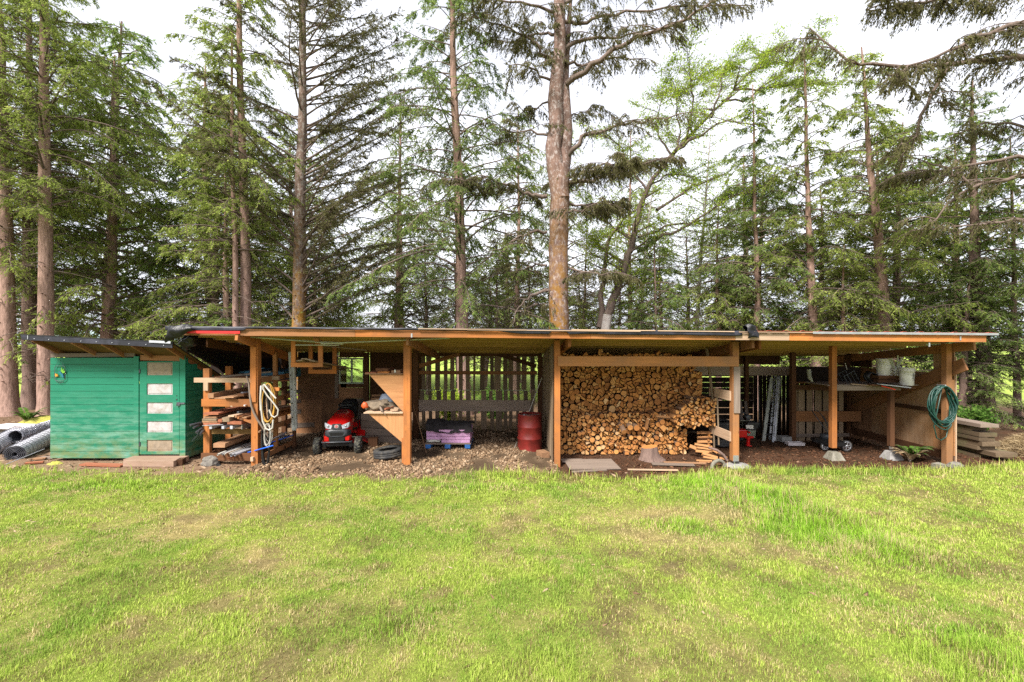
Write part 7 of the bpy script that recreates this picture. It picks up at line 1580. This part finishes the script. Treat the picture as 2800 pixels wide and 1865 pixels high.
for i, (x, y) in enumerate(((.06, -.03), (.09, .03), (.02, .05))): MB().lathe(cb + Vector((x, y, .03)), [(0, 0), (.03, 0), (.03, .13), (.012, .17), (.012, .2), (0, .2)], 12).build('bottle', M['glassy'], None, ['front', 'right', 'rear'][i] + ' clear bottle in the wire basket on the shelf', 'bottle', 'clear bottles in the wire basket')
for i, (x0, y0, x1, y1, r_) in enumerate(((1275, 0, 1335, 145, .016), (1325, 60, 1345, 140, .015), (1390, -40, 1385, 140, .016), (1450, -10, 1385, 150, .017), (1300, -5, 1345, 130, .012))):
    MB().tube([V4(x0, y0, .62), V4(x1, y1, .66)], r_, 8).build('stick', M['pole_green'], None, ['leftmost pale', 'short pale', 'upright pale', 'rightmost leaning pale', 'thin pale'][i] + ' stick standing in the wire basket on the shelf', 'stick', 'pale sticks in the wire basket')
for (p0, p1, w, h, m_, lab) in ((V4(1130, 355, .35), V4(1545, 402, .3), .12, .02, 'metal_white', 'white trim board lying at the front of the shelf'), (V4(1160, 380, .34), V4(1355, 430, .3), .03, .02, 'red_paint', 'red strip lying under the white trim board on the shelf'), (V4(1000, 362, .5), V4(1600, 410, .42), .16, .03, 'dark_wood', 'brown board under the white trim board on the shelf'),
        (V4(740, 352, .6), V4(1025, 378, .55), .03, .012, 'pale_wood', 'thin pale lath on the middle of the shelf')): P_(p0, p1, w, h, m_, lab, .7, group='strips and boards lying on the shelf')
b = MB(); c0 = V4(700, 285, 1.0)
Rb = Matrix.Rotation(-.5, 3, 'Y')
for s_ in (-1, 1):
    for k in range(4): b.tube([c0 + Rb @ Vector((-.14 + .09 * k, s_ * .14, -.16)), c0 + Rb @ Vector((-.14 + .09 * k, s_ * .14, .16))], .006, 5)
    for z in (-.16, .16): b.tube([c0 + Rb @ Vector((-.14, s_ * .14, z)), c0 + Rb @ Vector((.14, s_ * .14, z))], .008, 5)
for x in (-.14, .14):
    for z in (-.16, -.05, .06, .16): b.tube([c0 + Rb @ Vector((x, -.14, z)), c0 + Rb @ Vector((x, .14, z))], .006, 5)
b.build('crate', M['dark_grey'], None, 'tilted grey open plastic crate on the left of the shelf', 'crate')
MB().tube([V4(662, 62, 1.2), V4(692, 165, 1.2)], .008, 6).build('stick', M['hose_white'], None, 'short white stick above the grey crate on the shelf', 'stick')
b = MB(); b.lathe(V4(995, 250, .9), [(.09, -.12), (.10, -.12), (.125, .0), (.13, .02), (.1, .02), (.08, -.1)], 20, 'Y'); b.tube([V4(920, 235, .8), V4(950, 290, .8), V4(1000, 340, .8)], .01, 6); b.build('black_pot', M['black'], None, 'black round pot lying on its side on the shelf', 'pot')
MB().tube([at(6, 925, 510, 2.0), at(6, 935, 590, 2.0), at(6, 965, 645, 2.0)], [.05, .05, .03], 9).build('white_pipe', M['pole_green'], None, 'curved pale pipe hanging above the pallet partition', 'pipe')
# green hose on the last post
cg = at(7, 925, 0, -.1)
pts = None
coil((cg.x, 0, at(7, 0, 845, -.12).z), .255, .42, 15, .2, .012, 'garden_hose', 'hose_green', 'green garden hose hung in a big coil on the rightmost post', 'hose', 21, -.16, .06, seg=30, n=8, tail=[at(7, 865, 1040, -.14), at(7, 890, 1150, -.16), at(7, 930, 1172, -.18), at(7, 980, 1140, -.17), at(7, 1005, 1000, -.15), at(7, 1010, 850, -.15)])
MB().tube([(cg.x + .02, .0, at(7, 0, 655, 0).z), (cg.x, -.22, at(7, 0, 650, 0).z)], .014, 7).build('hose_peg', M['metal'], shed)
rock('brown stone at the foot of the rightmost post', (at(7, 1050, 0, -.1).x, -.12, .04), .16, 'rock', seed=8, sq=(1, .7, .55)); MB().box((at(7, 920, 0, -.3).x, -.28, .05), .2, .16, .16, R=rotz(.2), jit=.012).build('concrete_chunk', M['concrete_moss'], None, 'grey concrete chunk in the grass before the rightmost post', 'concrete piece')
# stacked landscape timbers
tb = [(10.86, .62, 11.27, 0), (0, 0, 0, 0)]
z = .0; lab_ = ['lowest short bearer', 'lowest long timber, pale end sticking out', 'second long timber', 'third timber with light end', 'fourth timber', 'fifth timber', 'sixth dark timber', 'topmost clean timber']
th = [.10, .10, .10, .10, .10, .10, .11, .10]
for i in range(8):
    y0 = [.75, .35, .62, .55, .6, .6, .82, .55][i]; x0 = [10.9, 11.0, 10.86, 10.9, 10.87, 10.88, 10.9, 10.86][i]; w = [.4, .5, .42, .42, .2, .42, .38, .43][i]; L = [.5, 1.0, 2.6, 2.5, 2.4, 2.5, 2.3, 2.5][i]
    MB().board((x0 + w / 2, y0, z + .05), (x0 + w / 2 + U(-.03, .03), y0 + L, z + .05 + U(-.01, .01)), w, th[i] - .012, jit=.008, tint=[.3, .7, .5, .8, .2, .3, .1, 1][i]).build('landscape_timber', M['timber'] if i < 7 else M['grey_wood'], None, lab_[i] + ' of the stack right of the shed', 'timber', 'timbers stacked beside the right end of the shed')
    if i == 4: MB().board((x0 + .31, y0 + .02, z + .05), (x0 + .31, y0 + L, z + .05), .19, th[i] - .012, jit=.008, tint=.4).build('landscape_timber', M['timber'], None, 'right hand timber of the fourth layer in the stack right of the shed', 'timber', 'timbers stacked beside the right end of the shed')
    z += th[i] + .003
# ------------------------------------------------------------------ rolls of fencing at the left
def fence_roll(label, p0, p1, r_, style, seed, nl=30):
    q = random.Random(seed); p0, p1 = Vector(p0), Vector(p1); d = (p1 - p0).normalized(); a = d.cross(Vector((0, 0, 1))).normalized(); c_ = a.cross(d); t = thing('fence_roll', label, 'fence roll', tuple((p0.x, p0.y, 0)), 'rolls of wire fencing left of the green shed'); L = (p1 - p0).length
    def pt(s, th_, rad): return p0 + d * s + a * (rad * math.cos(th_)) + c_ * (rad * math.sin(th_))
    if style == 'grid':
        b = MB(); 
        for k in range(nl):
            th_ = 2 * math.pi * k / nl; b.tube([pt(0, th_, r_), pt(L, th_, r_)], .0042, 4, caps=False)
        b.build('long_wires', M['wire'], t); b = MB(); m = int(L / .15)
        for k in range(m): b.tube([pt(k * L / m, 2 * math.pi * i / 20, r_ - .006) for i in range(21)], .0035, 3, caps=False)
        for lay in range(1, 6):
            for k in range(int(nl * .8)): th_ = 2 * math.pi * k / (nl * .8) + lay; b.tube([pt(0, th_, r_ * (1 - lay * .15)), pt(min(L, .5), th_, r_ * (1 - lay * .15))], .004, 3, caps=False)
            b.tube([pt(0, 2 * math.pi * i / 20, r_ * (1 - lay * .15 + .01 * i * .3)) for i in range(22)], .006, 4)
        b.build('ring_wires', M['wire'], t)
        b = MB(); b.lathe(p0, [(r_ * .9, .02), (r_ * .93, L - .02)], 24, 'Z', R=Matrix((a, c_, d)).transposed()); b.build('inner_layer', plain('rolled_wire_core', (.62, .62, .68), .6, .1, var=.4, sc=30), t)
    else:
        b = MB()
        for k in range(130):
            s0 = k / 130 * L; rad = r_ * (1 + .04 * math.sin(k * .9)); b.tube([pt(s0 + q.uniform(-.02, .02) + .02 * math.sin(i * 2.1 + k), 2 * math.pi * i / 16 + k, rad * q.uniform(.93, 1.05)) for i in range(17)], .0035, 3, caps=False)
        for k in range(26):
            th_ = 2 * math.pi * k / 26; b.tube([pt(L * i / 40, th_ + .12 * (i % 2) + q.uniform(-.05, .05), r_ * q.uniform(.95, 1.05)) for i in range(41)], .003, 3, caps=False)
        b.build('netting', M['wire_bright'], t); b = MB(); b.lathe(p0, [(r_ * .85, .02), (r_ * .88, L - .02)], 20, 'Z', R=Matrix((a, c_, d)).transposed()); b.build('inner_layer', plain('rolled_net_core', (.10, .10, .115), .7, .3, var=.5, sc=40), t)
    return t
fence_roll('nearest roll of pale welded wire with an open end facing the lawn', at(25, 330, 1170, .55), at(25, 1300, 690, 2.3), .21, 'grid', 1)
fence_roll('roll of pale welded wire cut off by the left picture edge', at(25, -250, 1060, .9), at(25, 420, 700, 2.6), .22, 'grid', 2)
fence_roll('roll of fuzzy grey chicken wire lying between the two pale rolls', at(25, 330, 770, 1.6), at(25, 1250, 510, 3.1), .16, 'net', 3)
a = at(25, 200, 540, 2.6); MB().box((a.x, 2.7, a.z - .02), 1.1, .55, .05, R=rotz(-.1)).build('white_slab', M['slab'], None, 'white slab lying on a block behind the fence rolls', 'slab'); MB().box((a.x - .1, 2.75, (a.z - .05) / 2), .8, .4, a.z - .05).build('concrete_plinth', M['concrete_moss'], None, 'concrete block carrying the white slab behind the fence rolls', 'concrete block')
MB().tube([at(25, 150, 1395, -.1), at(25, 1000, 1055, .9)], .008, 6).build('rod', M['metal_white'], None, 'thin pale metal rod lying in front of the fence rolls', 'rod')
for i, (x, y, Y, L, rz) in enumerate(((900, 1170, .5, .22, .4), (780, 1290, .15, .3, .5), (1080, 1180, .6, .3, 0), (300, 1440, -.2, .2, -.2))):
    a = at(25, x, y, Y); MB().box((a.x, Y, .04), L, .09, .035, R=rotz(rz), jit=.006).build('wood_scrap', M[['board_mix', 'red_board', 'grey_wood', 'pale_wood'][i]], None, ['tan', 'reddish', 'grey', 'whitish'][i] + ' wood scrap on the ground beside the thin metal rod', 'wood scrap')
